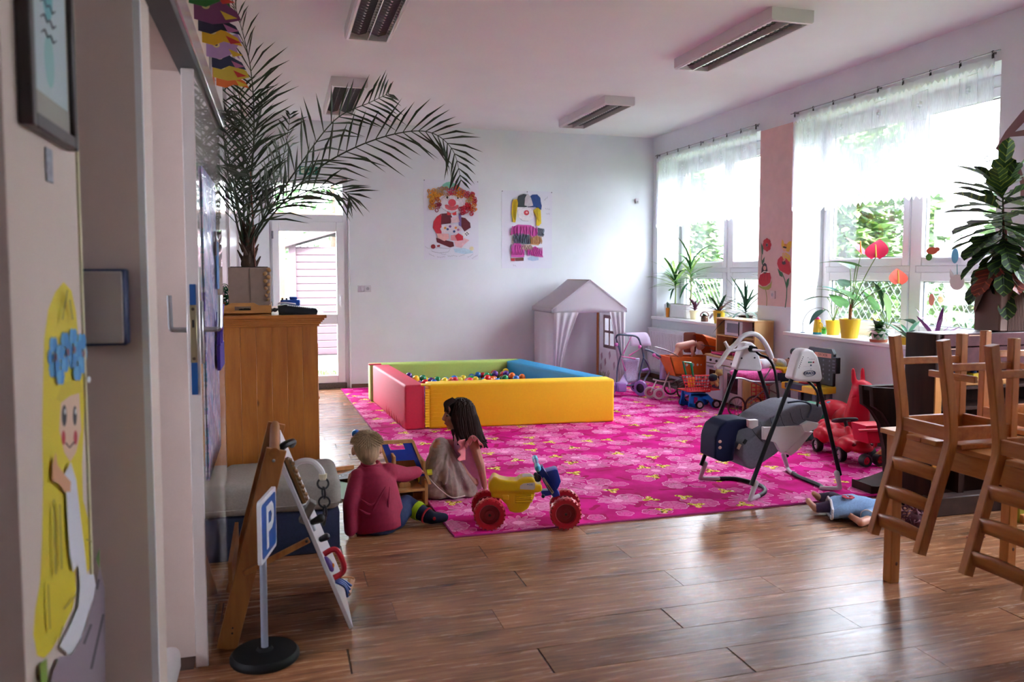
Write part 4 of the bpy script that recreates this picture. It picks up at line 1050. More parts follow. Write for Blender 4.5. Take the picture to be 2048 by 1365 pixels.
# hidden lower fill
b = MB()
for lay in range(2):
    for i in range(22):
        for j in range(20):
            x, y = 1.25 + i * .072 + lay * .036, 7.24 + j * .072 + lay * .036
            if inpit(x, y): bmesh.ops.create_icosphere(b.bm, subdivisions=1, radius=br, matrix=Matrix.Translation((x, y, .055 + lay * .055)))
fillb = b
placed = []
pos_words = {}
spots = [(975, 757), (990, 748), (1010, 757), (1012, 748), (1024, 752), (985, 768), (995, 764), (1032, 758), (1044, 755), (1056, 760), (1020, 762), (1040, 763), (800, 752), (818, 752), (832, 758), (846, 757), (862, 762), (875, 760), (890, 762), (910, 761), (940, 762), (968, 765), (806, 760), (825, 764), (850, 766), (868, 766)]
seq = ['red', 'purple', 'green', 'purple', 'orange', 'yellow', 'blue', 'blue', 'orange', 'orange', 'yellow', 'red', 'purple', 'purple', 'yellow', 'green', 'purple', 'green', 'yellow', 'red', 'red', 'yellow', 'green', 'orange', 'red', 'blue']
cands = []
for (px, py), c in zip(spots, seq):
    z = .30 if py < 760 else .27
    cands.append((Zp(px, py + 0, z + .0), c))
for k in range(900):
    x, y = rg.uniform(1.15, 2.8), rg.uniform(7.25, 8.55)
    h = .185 + .05 * math.sin(x * 3.1) * math.sin(y * 2.3) + .07 * max(0, (y - 7.5)) + rg.uniform(-.01, .03)
    cands.append((V((x, y, h)), rg.choice(bcol)[0]))
for p, c in cands:
    if not inpit(p.x, p.y): continue
    if any((p - q).length < 2 * br for q, _ in placed): continue
    placed.append((p, c))
vis = sorted([k for k in placed if k[0].z + br > EYE - (EYE - PH - .01) * k[0].y / 7.1], key=lambda k: k[0].x / k[0].y)
hid = [k for k in placed if k not in vis]
ORD = 'first second third fourth fifth sixth seventh eighth ninth tenth eleventh twelfth thirteenth fourteenth fifteenth sixteenth seventeenth eighteenth nineteenth twentieth'.split()
ORD += ['twenty ' + w for w in ORD[:9]] + ['thirtieth'] + ['thirty ' + w for w in ORD[:9]]
cnt = {}
b = fillb
for p, c in hid: bmesh.ops.create_icosphere(b.bm, subdivisions=2, radius=br, matrix=Matrix.Translation(p))
b.build('ball_fill', MATS['plastic blue'], None, label='balls low behind the yellow front wall of the ball pit', cat='balls', kind='stuff')
for i, (p, c) in enumerate(vis):
    k = cnt[c] = cnt.get(c, 0) + 1
    o = bpy.data.objects.new('ball', ballmesh[c]); COL.objects.link(o); o.location = p
    tag(o, '%s plastic ball in the ball pit, %s %s one from the left' % (c, ORD[k - 1], c), 'ball', 'plastic %s balls in the pit' % c)
q = Zp(712, 868, br)
o = bpy.data.objects.new('ball', ballmesh['blue']); COL.objects.link(o); o.location = (q.x, q.y, .036)
tag(o, 'single blue plastic ball on the wood floor above the boy\'s head', 'ball')

# ------------------------------------------------------------------ play tent
canvas = sheermat('white tent canvas', '#e6e1e6', .02)
t = thing('play_tent', 'white canvas play house tent with gable roof in the far corner', 'play tent', (3.56, 9.28, .009))
x0, x1, y0, y1, ze, zr_ = 3.12, 4.02, 8.92, 9.68, .97, 1.315; xm = (x0 + x1) / 2
def cloth(name, fn, nu, nv, m=canvas, th=.004, par=t):
    o = MB().grid(fn, nu, nv).build(name, m, par, smooth=60)
    s_ = o.modifiers.new('thick', 'SOLIDIFY'); s_.thickness = th
    return o
for s_, nm in ((-1, 'roof_panel'), (1, 'roof_panel')):
    xe = x0 - .03 if s_ < 0 else x1 + .03
    cloth(nm, lambda u, v: (lerp(xm, xe, v), lerp(y0 - .02, y1, u), lerp(zr_, ze, v) - .022 * math.sin(v * pi) * (.6 + .4 * math.sin(u * pi))), 10, 8)
    o = cloth('roof_skirt', lambda u, v: (xe, lerp(y0 - .02, y1, u), ze - .05 * v), 10, 2)
cloth('side_wall', lambda u, v: (x0 + .012 * math.sin(u * 19) * (1 - v), lerp(y0, y1, u), lerp(.012, ze, v)), 24, 8)
cloth('back_wall', lambda u, v: (lerp(x0, x1, u), y1 - .02 + .012 * math.sin(u * 17), lerp(.012, ze, v)), 24, 8)
def gab(u, v):
    xx = lerp(x0 - .02, x1 + .02, u); top = zr_ - (abs(xx - xm) / (xm - x0 + .02)) * (zr_ - ze)
    return (xx, y0 - .008 * math.sin(u * pi), lerp(ze - .05, top, v))
cloth('gable', gab, 16, 5)
MB().tube([(x0 - .02, y0 - .022, ze), (xm, y0 - .022, zr_), (x1 + .02, y0 - .022, ze)], .006, 6).build('gable_piping', canvas, t)
# right wall with cut-out window, seen from inside
b = MB(); F = frame((x1 - .012, y1, 0), (0, -1, 0), (0, 0, 1)); D = y1 - y0
for u0, u1, v0, v1 in ((0, .2, .012, ze), (.2, .52, .012, .47), (.2, .52, .83, ze), (.52, D, .012, ze)): b.prism([(u0, v0), (u1, v0), (u1, v1), (u0, v1)], 0, .004, F)
rw_ = b.build('side_wall', canvas, t)
b = MB()
for u0, u1, v0, v1 in ((.17, .21, .44, .86), (.51, .55, .44, .86), (.21, .51, .44, .48), (.21, .51, .82, .86), (.345, .375, .48, .82), (.21, .51, .635, .665)): b.prism([(u0, v0), (u1, v0), (u1, v1), (u0, v1)], .004, .010, F)
b.build('window_print', mat('taupe window trim', '#9d8583', .8), t)
for k, (u, v) in enumerate(((.1, .26), (.22, .20), (.36, .30), (.5, .18), (.08, .12))):
    MB().prism([(u, v), (u + .04, v + .05), (u + .02, v + .11), (u - .02, v + .08)], .004, .007, F).build('printed_leaf', mat('printed leaf', '#b99aa8', .8), t)
for i, (xa, xb, xc) in enumerate(((x0 - .01, x0 + .30, x0 + .06), (x1 + .01, x1 - .2, x1 - .07))):   # tied back front curtains
    cloth('front_curtain', lambda u, v: (lerp(xa, lerp(xc, xb, v ** 1.7), u), y0 - .02 + .018 * math.sin(u * 21 + v * 2) * (1 - .5 * v), lerp(.012, ze - .045, v)), 26, 12)
pine = wood('pine', '#b5713a', '#cf9055', .5, 'Z', 8)
for x, y in ((x0 + .03, y0 + .03), (x1 - .03, y0 + .03), (x0 + .03, y1 - .04), (x1 - .045, y1 - .04)): MB().cyl((x, y, .012), (x, y, ze), .016).build('pole', pine, t)
MB().cyl((x0, y0 + .03, ze - .03), (x1, y0 + .03, ze - .03), .014).build('pole', pine, t)
MB().cyl((xm, y0, zr_ - .015), (xm, y1, zr_ - .015), .012).build('ridge_pole', pine, t)
t = thing('grass_bundle', 'small green artificial grass bunch on the rug in front of tent', 'artificial grass', (3.62, 8.6, .009))
b = MB()
for k in range(150):
    a = rg.uniform(0, 6.28); r_ = rg.uniform(0, .09); p = V((3.60 + r_ * math.cos(a), 8.6 + r_ * math.sin(a), .012))
    e = p + V((rg.uniform(-.05, .05), rg.uniform(-.05, .05), rg.uniform(.12, .25))); w = V((math.cos(a + 1.5), math.sin(a + 1.5), 0)) * .007
    b.face([p - w, p + w, e + w * .3, e - w * .3])
b.build('blades', mat('olive paper grass', '#6d7a52', .8, var=.3), t, smooth=0)

# ------------------------------------------------------------------ pine table and upturned chairs
tw = wood('honey pine', '#ac6428', '#d0924c', .42, 'X', 7, coat=.2)
twz = wood('honey pine upright', '#a05c26', '#c48444', .42, 'Z', 7, coat=.2)
twy = wood('honey pine crosswise', '#ac6428', '#d0924c', .42, 'Y', 7, coat=.2)
TX0, TX1, TY0, TY1, TZ = 2.6, 3.36, 1.72, 2.97, .70
t = thing('dining_table', 'honey pine table carrying upturned chairs at the right', 'table', ((TX0 + TX1) / 2, (TY0 + TY1) / 2, 0))
for k in range(7):
    a = lerp(TX0, TX1, k / 7); c = lerp(TX0, TX1, (k + 1) / 7)
    MB().bx(a + .0006, c - .0006, TY0, TY1, TZ - .022, TZ, bev=.0015).build('top_board', twy, t)
b = .012
for x0, x1, y0, y1, m in ((TX0 + .045, TX1 - .045, TY1 - .055, TY1 - .035, tw), (TX0 + .045, TX1 - .045, TY0 + .035, TY0 + .055, tw), (TX0 + .035, TX0 + .055, TY0 + .045, TY1 - .045, twy), (TX1 - .055, TX1 - .035, TY0 + .045, TY1 - .045, twy)):
    MB().bx(x0, x1, y0, y1, TZ - .112, TZ - .022, bev=.002).build('apron', m, t)
for x in (TX0 + .02, TX1 - .07):
    for y in (TY0 + .02, TY1 - .07): 
        o = MB().bx(x, x + .05, y, y + .05, 0, TZ - .023, bev=.003).build('leg', twz, t)
        MB().sph((x + .03, y - .001, .09), (.007, .0015, .009), 8).build('knot', mat('wood knot', '#4a2a18', .6), o)
chw = wood('chair pine', '#985020', '#c07c3c', .4, 'Z', 8, coat=.25)
chx = wood('chair pine crosswise', '#985020', '#c07c3c', .4, 'Y', 8, coat=.25)
def make_chair(label):
    """lies upside down: origin on the seat face that rests on the table, back at -x"""
    t = thing('dining_chair', label, 'chair', (0, 0, 0), group='upturned chairs on the pine table')
    for s_ in (-1, 1):
        y = s_ * .128
        P = [(-.02, y, .435), (.025, y, .16), (.035, y, .06), (.028, y, .0), (-.02, y, -.15), (-.10, y, -.41)]
        S = spl([V(p) for p in P], 4)
        o = MB(); rings = []
        for i, p in enumerate(S):
            tg = (S[min(i + 1, len(S) - 1)] - S[max(i - 1, 0)]).normalized(); n = V((tg.z, 0, -tg.x)).normalized()
            if n.x < 0: n = -n
            rings.append([p + n * a * .021 + V((0, c * .017, 0)) for a, c in ((1, .8), (.85, 1), (-.85, 1), (-1, .8), (-1, -.8), (-.85, -1), (.85, -1), (1, -.8))])
        o.loft(rings); po = o.build('back_post', chw, t, world=False)
        for q in (.06, -.36): MB().sph((.056 if q > 0 else -.066, y, q), (.002, .005, .005), 8).build('plug', mat('dark plug', '#26160e', .6), po, world=False)
        MB().box((.335, y, .23), (.036, .034, .41), bev=.003).build('front_leg', chw, t, world=False)
        MB().box((.16, y, .325), (.315, .018, .03), bev=.003).build('side_stretcher', chx, t, world=False)
        MB().box((.185, y, .06), (.28, .018, .055), bev=.002).build('side_rail', chx, t, world=False)
    MB().box((.345, 0, .06), (.018, .222, .055), bev=.002).build('front_rail', chx, t, world=False)
    MB().box((.03, 0, .06), (.018, .222, .055), bev=.002).build('back_rail', chx, t, world=False)
    MB().box((.16, 0, .27), (.018, .24, .028), bev=.003).build('cross_stretcher', chx, t, world=False)
    for k in range(4):
        y0 = -.16 + k * .08
        MB().bx(.055 if k in (0, 3) else .01, .385, y0 + .0005, y0 + .0795, .001, .022, bev=.003).build('seat_board', chx, t, world=False)
    for z in (-.105, -.225, -.345):
        xx = lerp(.0, -.10, (-z - .05) / .36)
        b = MB()
        b.grid(lambda u, v: (xx - .010 * math.sin(u * pi) + .02 * (.5 - v) * .5, lerp(-.115, .115, u), z + lerp(-.026 + .004 * math.sin(u * pi), .026 + .012 * math.sin(u * pi), v)), 10, 3)
        o = b.build('back_slat', chx, t, world=False)
        s_ = o.modifiers.new('thick', 'SOLIDIFY'); s_.thickness = .012; s_.offset = 0
    return t
c1 = make_chair('upturned pine chair on table edge, nearest to the lying doll'); c1.location = (2.508, 2.645, TZ + .001)
c2 = dup(c1, (2.505, 2.165, TZ + .001), 0, 'upturned pine chair cut by the right edge, nearest to the camera')
c3 = dup(c1, (3.43, 2.76, TZ + .001), pi, 'upturned pine chair on the table side towards the maroon cabinet')
c4 = dup(c1, (3.43, 2.25, TZ + .001), pi, 'upturned pine chair at far right behind the nearest chair')

# ------------------------------------------------------------------ pine cupboard on the left
cx0, cx1, cy0, cy1, ch = -.285, .205, 4.56, 5.75, 1.115
pc = wood('amber pine', '#9a541c', '#c17a32', .4, 'Z', 5, knots=True, coat=.3)
pcx = wood('amber pine moulding', '#9a541c', '#bf772f', .4, 'X', 6, coat=.3)
t = thing('cupboard', 'tall amber pine cupboard carrying the palm, against left wall', 'cupboard', ((cx0 + cx1) / 2, (cy0 + cy1) / 2, 0))
for k in range(6):
    a, c = lerp(cx0, cx1, k / 6), lerp(cx0, cx1, (k + 1) / 6)
    MB().bx(a + .0004, c - .0004, cy0, cy0 + .022, .0, ch, bev=.0012).build('side_board', pc, t)
MB().bx(cx0, cx1, cy1 - .022, cy1, 0, ch).build('side_panel', pc, t)
MB().bx(cx0, cx0 + .012, cy0 + .022, cy1 - .022, 0, ch).build('back_panel', pc, t)
MB().bx(cx0 + .012, cx1 - .022, cy0 + .022, cy1 - .022, .06, .09).build('bottom_panel', pc, t)
for y0, y1 in ((cy0 + .024, (cy0 + cy1) / 2 - .002), ((cy0 + cy1) / 2 + .002, cy1 - .024)):
    d_ = MB().bx(cx1 - .022, cx1, y0, y1, .09, ch - .02, bev=.003).build('door', pc, t)
    MB().bx(cx1, cx1 + .006, y0 + .07, y1 - .07, .2, ch - .12, bev=.002).build('raised_panel', pc, d_)
    MB().sph((cx1 + .018, (y1 - .05) if y1 < 5.3 else (y0 + .05), .62), .016, 10).build('knob', pc, d_)

b = MB()
def mould(off, z0, z1): b.bx(cx0, cx1 + off, cy0 - off, cy1 + off, z0, z1, bev=.002)
for k, (o_, z0, z1) in enumerate(((.010, ch - .012, ch), (.018, ch, ch + .012), (.027, ch + .012, ch + .022), (.036, ch + .022, ch + .034), (.048, ch + .034, ch + .052))): mould(o_, z0, z1)
b.build('cornice', pcx, t)
CT = ch + .052
# tray with handle
tr = thing('serving_tray', 'pale wooden tray with cut out handle under the palm pot', 'tray', (-.07, 4.9, CT))
a, c = Yp(429, 640, 4.6), Yp(543, 640, 4.6)
ty0, ty1 = 4.56, 5.12
lw = wood('tray wood', '#a0672f', '#bd8546', .5, 'X', 8)
MB().bx(a.x, c.x, ty0, ty1, CT, CT + .014, bev=.002).build('tray_floor', lw, tr)
for y in (ty0, ty1 - .012):
    w = c.x - a.x; z0 = CT + .004
    out = [(0, 0), (w, 0), (w, .05), (.78 * w, .05), (.70 * w, .064), (.3 * w, .064), (.22 * w, .05), (0, .05)]
    b = MB(); F = frame((a.x, y, z0), (1, 0, 0), (0, 0, 1))
    hx0, hx1 = .36 * w, .64 * w
    for pts in ([(0, 0), (hx0, 0), (hx0, .064), (.3 * w, .064), (.22 * w, .05), (0, .05)], [(hx1, 0), (w, 0), (w, .05), (.78 * w, .05), (.70 * w, .064), (hx1, .064)], [(hx0, 0), (hx1, 0), (hx1, .024), (hx0, .024)], [(hx0, .045), (hx1, .045), (hx1, .064), (hx0, .064)]): b.prism(pts, -.012, 0, F)
    b.build('handle_board', lw, tr)
for x in (a.x, c.x - .012): MB().bx(x, x + .012, ty0 + .012, ty1 - .012, CT + .004, CT + .05).build('side_board', lw, tr)
# palm in a square pot
pa, pb = Yp(457, 600, 4.78), Yp(540, 535, 4.78)
pz0 = CT + .014; pz1 = pb.z
palm = thing('potted_palm', 'tall date palm with arching fronds in a square brown pot', 'potted plant', ((pa.x + pb.x) / 2, 4.9, pz0))
potm = mat('taupe pot', '#8c7468', .75, var=.06, scale=30)
b = MB(); b.bx(pa.x, pb.x, 4.78, 5.03, pz0, pz1, bev=.004); b.build('pot', potm, palm)
MB().bx(pa.x + .012, pb.x - .012, 4.79, 5.02, pz1 - .002, pz1 + .004).build('soil', mat('potting soil', '#2c211a', .95, var=.4, scale=60), palm)
MB().bx((pa.x + pb.x) / 2 + .002, (pa.x + pb.x) / 2 + .004, 4.777, 4.78, pz0, pz1).build('pot_seam', mat('pot seam', '#6a574e', .8), palm)
orn = mat('gold leaf ornament', '#b58a5c', .4, metal=.3)
ox = pb.x - .018
for k in range(9):
    z = pz1 - .015 - k * .021; s_ = -1 if k % 2 else 1; w = .024 - .0018 * k
    MB().sph((ox + s_ * w * .45, 4.775, z), (w * .62, .005, .011), 8, rot=(0, s_ * .7, 0)).build('ornament_leaf', orn, palm)
tc_ = V(((pa.x + pb.x) / 2 - .005, 4.92, pz1))
trunk = MB().tube(spl([tc_, tc_ + V((.0, 0, .1)), tc_ + V((.005, 0, .2)), tc_ + V((0, 0, .28))], 4), [.04, .045, .04, .03, .028, .026, .024, .022, .02, .018, .015, .012, .01], 10)
for k in range(26):
    a_ = k * 2.4; z = .01 + k * .009; r_ = .036 - k * .0008
    p = tc_ + V((r_ * math.cos(a_), r_ * math.sin(a_), z)); trunk.cyl(p, p + V((.03 * math.cos(a_), .03 * math.sin(a_), .055)), .012, .003, 6)
trunk.build('trunk', mat('palm trunk', '#4a352a', .85, var=.3, scale=40), palm)
MB().tube([tc_ + V((.035, -.03, 0)), tc_ + V((.02, -.03, .55))], .005, 6).build('support_stick', mat('red brown stick', '#6d3a2c', .6), palm)
pg = mat('palm green', '#2b3a24', .45, var=.3, scale=6); pg2 = mat('palm stalk', '#46502c', .5)
def frond(ctrl, n, leaf, tw=0, droop=.35, start=.25, wide=.0072):
    """ctrl: picture points with depth -> rachis; leaflets fold up along it"""
    P = spl([Yp(x, y, d_) for x, y, d_ in ctrl], 10)
    b = MB(); m = len(P)
    b.tube(P, [lerp(.0065, .0012, i / (m - 1)) for i in range(m)], 6)
    for k in range(n):
        f_ = start + (1 - start) * k / (n - 1); i = min(int(f_ * (m - 1)), m - 2); fr_ = f_ * (m - 1) - i
        p = lerp(P[i], P[i + 1], fr_); tg = (P[min(i + 2, m - 1)] - P[max(i - 1, 0)]).normalized()
        sd = tg.cross(V((0, 0, 1)))
        sd = sd.normalized() if sd.length > .15 else tg.cross(V((0, 1, .2))).normalized()
        up = sd.cross(tg).normalized(); sd, up = sd * math.cos(tw) + up * math.sin(tw), up * math.cos(tw) - sd * math.sin(tw)
        for s_ in (-1, 1):
            L = leaf * (math.sin(pi * min(1, .18 + .8 * f_)) ** .7 + .15) * RND.uniform(.8, 1.12)
            d_ = (sd * s_ * RND.uniform(.7, 1.0) + tg * RND.uniform(.75, 1.1) + up * RND.uniform(-.1, .45)).normalized()
            q1 = p + d_ * L * .5 + V((0, 0, -droop * L * .08)); q2 = p + d_ * L + V((0, 0, -droop * L * RND.uniform(.3, .7)))
            wv = d_.cross(up + V((0, 0, .1))).normalized() * wide
            b.face([p - wv * .3, q1 - wv, q2, q1 + wv, p + wv * .3])
    for v_ in b.bm.verts: v_.co.x = max(v_.co.x, XL + .02)
    return b.build('frond', pg, palm, smooth=0)
bs_ = (490, 510, 4.92)
FR = [([bs_, (500, 400, 4.9), (508, 250, 4.88), (500, 130, 4.85), (470, 10, 4.8)], 27, 0.224), ([bs_, (487, 400, 4.95), (486, 290, 5.0), (478, 190, 5.05), (452, 120, 5.05)], 24, 0.246),
      ([bs_, (540, 420, 4.9), (600, 330, 4.9), (670, 240, 4.88), (740, 205, 4.85), (776, 188, 4.85)], 24, 0.246), ([bs_, (545, 430, 4.95), (620, 350, 4.95), (700, 300, 4.9), (790, 268, 4.85), (860, 265, 4.8), (905, 300, 4.8), (922, 360, 4.8)], 32, 0.235),
      ([bs_, (525, 440, 4.85), (580, 400, 4.75), (640, 375, 4.7), (690, 385, 4.7), (700, 395, 4.7)], 20, 0.213), ([bs_, (520, 450, 5.0), (545, 390, 5.0), (570, 300, 5.0), (580, 230, 5.0)], 19, 0.190),
      ([bs_, (478, 420, 4.85), (460, 330, 4.65), (442, 250, 4.45), (434, 222, 4.3), (426, 250, 4.1), (421, 330, 3.95)], 24, 0.190), ([bs_, (480, 440, 4.85), (463, 370, 4.6), (446, 340, 4.4), (428, 332, 4.1), (421, 400, 3.95)], 19, 0.190),
      ([bs_, (505, 440, 4.85), (530, 380, 4.8), (548, 330, 4.8), (556, 290, 4.8)], 17, 0.179), ([bs_, (496, 420, 5.05), (503, 330, 5.1), (515, 240, 5.15), (530, 190, 5.2)], 19, 0.213),
      ([bs_, (470, 430, 5.0), (455, 340, 5.0), (447, 260, 5.05), (443, 150, 5.1)], 19, 0.190)]
for i_, (c, n, l) in enumerate(FR): frond(c, int(n * (.85 if i_ in (2, 3, 4) else 1)), l * (1.3 if i_ < 2 else 1.12), {2: 1.15, 3: 1.1, 4: .8, 5: .6}.get(i_, .25), start=.2)
# things on top of the cupboard
ch_w = mat('black phone plastic', '#15161c', .35)
q = V((.10, 4.62, CT))
t = thing('toy_keyboard', 'black toy keyboard with white keys on the cupboard corner', 'toy keyboard', (.11, 4.68, CT))
MB().prism([(-.105, 0), (.10, 0), (.105, .018), (.095, .032), (-.07, .055), (-.11, .048)], -.07, .07, frame((.105, 4.66, CT), (1, 0, 0), (0, 0, 1)), bev=.006).build('case', ch_w, t)
for k in range(12): MB().box((.05 + k * .011, 4.60, CT + .0505 - k * .0016), (.0085, .02, .006), ry=.14, bev=.001).build('key', mat('white key', '#d9d6dc', .3), t)
MB().tube(spl([(.0, 4.62, CT + .062), (.03, 4.6, CT + .066), (.06, 4.6, CT + .063), (.09, 4.62, CT + .058), (.05, 4.64, CT + .062)], 4, True), .004, 5, closed=True).build('decor_ring', MATS['white key'], t)
t = thing('blue_toy_block', 'blue toy box with studs behind the toy keyboard', 'toy', (.13, 4.83, CT))
MB().bx(.01, .12, 4.8, 4.9, CT, CT + .075, bev=.006).build('body', mat('toy blue', '#1d4ba8', .35), t)
MB().bx(.06, .105, 4.81, 4.89, CT + .075, CT + .092, bev=.006).build('raised_lid', MATS['toy blue'], t)
for x in (.022, .045): MB().cyl((x, 4.82, CT + .075), (x, 4.82, CT + .086), .006).build('stud', mat('dark stud', '#1b1f33', .4), t)
t = thing('glass_jar', 'green tinted glass jar standing left of the palm pot', 'jar', (-.262, 5.15, CT))
jx = Yp(437, 590, 5.15).x
MB().lathe([(.045, 0), (.05, .01), (.05, .09), (.034, .115), (.034, .13), (.038, .135), (.038, .15), (.03, .15), (.03, .012), (.0, .012)], (jx, 5.15, CT)).build('glass_body', glassmat('greenish glass', (.75, .92, .87), 1.2), t)
MB().box((jx - .01, 5.12, CT + .07), (.012, .012, .11), bev=.003, ry=-.15).build('dark_pen', mat('navy pen', '#15172b', .4), t)
t = thing('curled_ribbon', 'shiny green curled ribbon bow between jar and palm pot', 'ribbon', (-.2, 5.1, CT))
rx_ = Yp(449, 590, 5.1).x
b = MB()
for k in range(16):
    a_ = k * 2.4; b.torus((rx_ + .012 * math.cos(a_), 5.1 + .02 * math.sin(a_), CT + .05 + .006 * k), .020 + .002 * (k % 4), (.003, .006), (math.cos(a_), math.sin(a_), .4), 14, 5)
b.build('curls', mat('ribbon green', '#0b6b45', .2, coat=.5), t)
MB().box((rx_, 5.06, CT + .02), (.06, .03, .04), bev=.01, seg=2).build('ribbon_core', mat('brown knob', '#5c3a2a', .6), t)
b = MB()
for k in range(40): b.sph((rg.uniform(-.2, .04), rg.uniform(4.6, 4.76), CT + .024), (rg.uniform(.008, .016), rg.uniform(.008, .016), rg.uniform(.006, .012)), 6)
b.build('pebbles', mat('dark pebbles', '#2d2725', .7, var=.4, scale=30), None, label='dark little stones lying on the tray by the palm pot', cat='pebbles', kind='stuff')

# ------------------------------------------------------------------ pouf
t = thing('pouf', 'square pouf with grey cushion on dark blue base before the cupboard', 'pouf', (-.01, 4.26, 0))
MB().bx(-.285, .275, 4.02, 4.5, 0, .215, bev=.012, seg=2).build('base', mat('navy fabric', '#1c2340', .85, var=.2, scale=90), t)
b = MB().bx(-.295, .285, 4.005, 4.51, .215, .375, bev=.05, seg=5)
b.build('cushion', mat('grey weave', '#8d857e', .9, var=.08, scale=90, bump=.1), t)
MB().tube([(-.295, 4.005, .255), (.285, 4.005, .255), (.285, 4.51, .255), (-.295, 4.51, .255)], .003, 6, closed=True).build('piping', MATS['grey weave'], t)

# ------------------------------------------------------------------ wooden A-frame with activity panel
t = thing('activity_easel', 'wooden A-frame easel with white activity panel full of latches', 'activity easel', (.0, 3.4, 0))
ew = wood('easel wood', '#8f5528', '#b3763c', .5, 'Z', 7)
near, far = 3.08, 3.62
top = Yp(549, 915, near); topx, topz = top.x, top.z
fl = Zp(442, 1300); fr_ = Zp(700, 1254)
def bar(name, a, c, w, th, m, par, axis=(0, 1, 0)):
    a, c = V(a), V(c); d_ = (c - a); M = frame((a + c) / 2, d_, axis)
    return MB().box((0, 0, 0), (d_.length, th, w), M=M, bev=.002).build(name, m, par)
for y in (near, far):
    o = bar('wooden_leg', (fl.x + .02, y, .0), (topx + .008, y, topz + .03), .074, .022, ew, t)
    MB().sph((topx - .003, y - .013, topz - .01), .006, 8).build('bolt', chrome, o)
    for z in (.06, .08): MB().sph((fl.x + .035 + z * .1, y - .0115, z), (.004, .002, .004), 6).build('screw', mat('dark screw head', '#2c2018', .5), o)
MB().cyl((topx, near - .015, topz + .018), (topx, far + .015, topz + .018), .020, seg=12).build('top_rail', wood('easel rail', '#8f5528', '#b3763c', .5, 'Y', 7), t)
MB().bx(fl.x + .03, fl.x + .045, near + .02, far - .02, .22, .32).build('lower_rail', MATS['easel rail'], t)
bar('stay', (lerp(fl.x, topx, .42), near - .018, topz * .40), (lerp(fr_.x, topx, .56), near - .018, topz * .55), .022, .010, ew, t)
MB().sph((lerp(fr_.x, topx, .56) - .01, near - .024, topz * .545), .006, 8).build('bolt', MATS['dark screw head'], t)
pd_ = (V((topx + .015, 0, topz)) - V((fr_.x, 0, .02))); nrm = V((pd_.z, 0, -pd_.x)).normalized()
wp = mat('white panel', '#c9c4ca', .4)
Mp = frame((fr_.x, near - .005, .02), (0, 1, 0), pd_)
L_ = pd_.length
MB().bx(0, far - near + .01, 0, L_, -.008, .008, bev=.002).build('white_board', wp, t, world=False) if False else None
b = MB().bx(0, far - near + .01, 0, L_, -.008, .008, bev=.002); bmesh.ops.transform(b.bm, matrix=Mp, verts=b.bm.verts); panel = b.build('white_board', wp, t)
def onp(u, v, w): return Mp @ V((u, v, w))
def nrmw(s_): return s_
zs = 1 if (Mp.to_3x3() @ V((0, 0, 1))).x > 0 else -1
def pp(u, v, w): return onp(u, v, zs * w)
MB().tube([pp(.03, .97 * L_, .02), pp(.03, .72 * L_, .02)], [(.012, .02), (.012, .02)], 6).build('hinge_strip', mat('brass brown', '#7a5a36', .4, metal=.4), panel)
for k in range(11): MB().box(tuple(pp(.03, (.955 - .022 * k) * L_, .032 + .004 * (k % 2))), (.014, .03, .010), bev=.002, ry=.5).build('gear_tooth', mat('gear wood', '#8a6540', .6), panel)
MB().tube(spl([pp(.10, 1.0 * L_, .0), pp(.10, 1.02 * L_, .03), pp(.13, 1.01 * L_, .06), pp(.16, .99 * L_, .05)], 4), .014, 8).build('black_hook', mat('black rubber', '#14141a', .4), panel)
MB().tube(spl([pp(.05, .87 * L_, .0), pp(.05, .92 * L_, .05), pp(.05, .90 * L_, .10), pp(.05, .84 * L_, .12), pp(.05, .80 * L_, .118)], 5), .011, 8).build('white_pipe', mat('white pipe', '#d7d4d6', .35), panel)
MB().tube([pp(.05, .80 * L_, .118) + V((0, 0, .01)), pp(.05, .80 * L_, .118) + V((0, 0, -.012))], [.016, .014], 8).build('pipe_end', mat('cream cap', '#cfc3a4', .4), panel)
e0 = pp(.05, .80 * L_, .118)
for k in range(4): MB().torus(e0 + V((.002 * k, 0, -.028 - k * .036)), .021, .0042, (1, .2, 0) if k % 2 else (.2, 1, 0), 18, 6).build('chain_ring', MATS['black rubber'], panel)
MB().cap(tuple(e0 + V((0, 0, -.16))), tuple(e0 + V((.0, 0, -.19))), .012, .006, 8).build('chain_weight', MATS['black rubber'], panel)
MB().tube([pp(.05, .70 * L_, .012), pp(.05, .55 * L_, .012)], .008, 6).build('bolt_slide', chrome, panel)
MB().box(tuple(pp(.05, .66 * L_, .016)), (.03, .05, .09), bev=.003, ry=.5).build('latch_plate', mat('latch steel', '#8d8a84', .35, metal=.8), panel)
MB().cap(tuple(pp(.04, .60 * L_, .02)), tuple(pp(.04, .60 * L_, .05)), .012, .018, 10).build('black_knob', MATS['black rubber'], panel)
MB().cap(tuple(pp(.10, .47 * L_, .02)), tuple(pp(.10, .47 * L_, .04)), .012, .015, 10).build('black_knob', MATS['black rubber'], panel)
MB().sph(tuple(pp(.03, .36 * L_, .014)), (.014, .02, .035), 12, rot=(0, -.45, 0)).build('purple_button', mat('purple plastic', '#5b3a8c', .3), panel)
MB().sph(tuple(pp(.025, .345 * L_, .026)), (.006, .008, .010), 8).build('orange_light', mat('orange plastic', '#e07a1c', .3), panel)
MB().tube(spl([pp(.05, .41 * L_, .01), pp(.05, .415 * L_, .045), pp(.05, .39 * L_, .062), pp(.05, .31 * L_, .062), pp(.05, .275 * L_, .045), pp(.05, .27 * L_, .01)], 5), .0115, 8).build('red_handle', mat('red plastic', '#c4122a', .3), panel)
for k in range(4): MB().tube(spl([pp(.04 + .02 * k, .25 * L_, .01), pp(.04 + .025 * k, .2 * L_, .035), pp(.03 + .03 * k, .15 * L_, .03 + .008 * k)], 4), .005, 6).build('blue_key', mat('blue key', '#1c3f94', .4), panel)
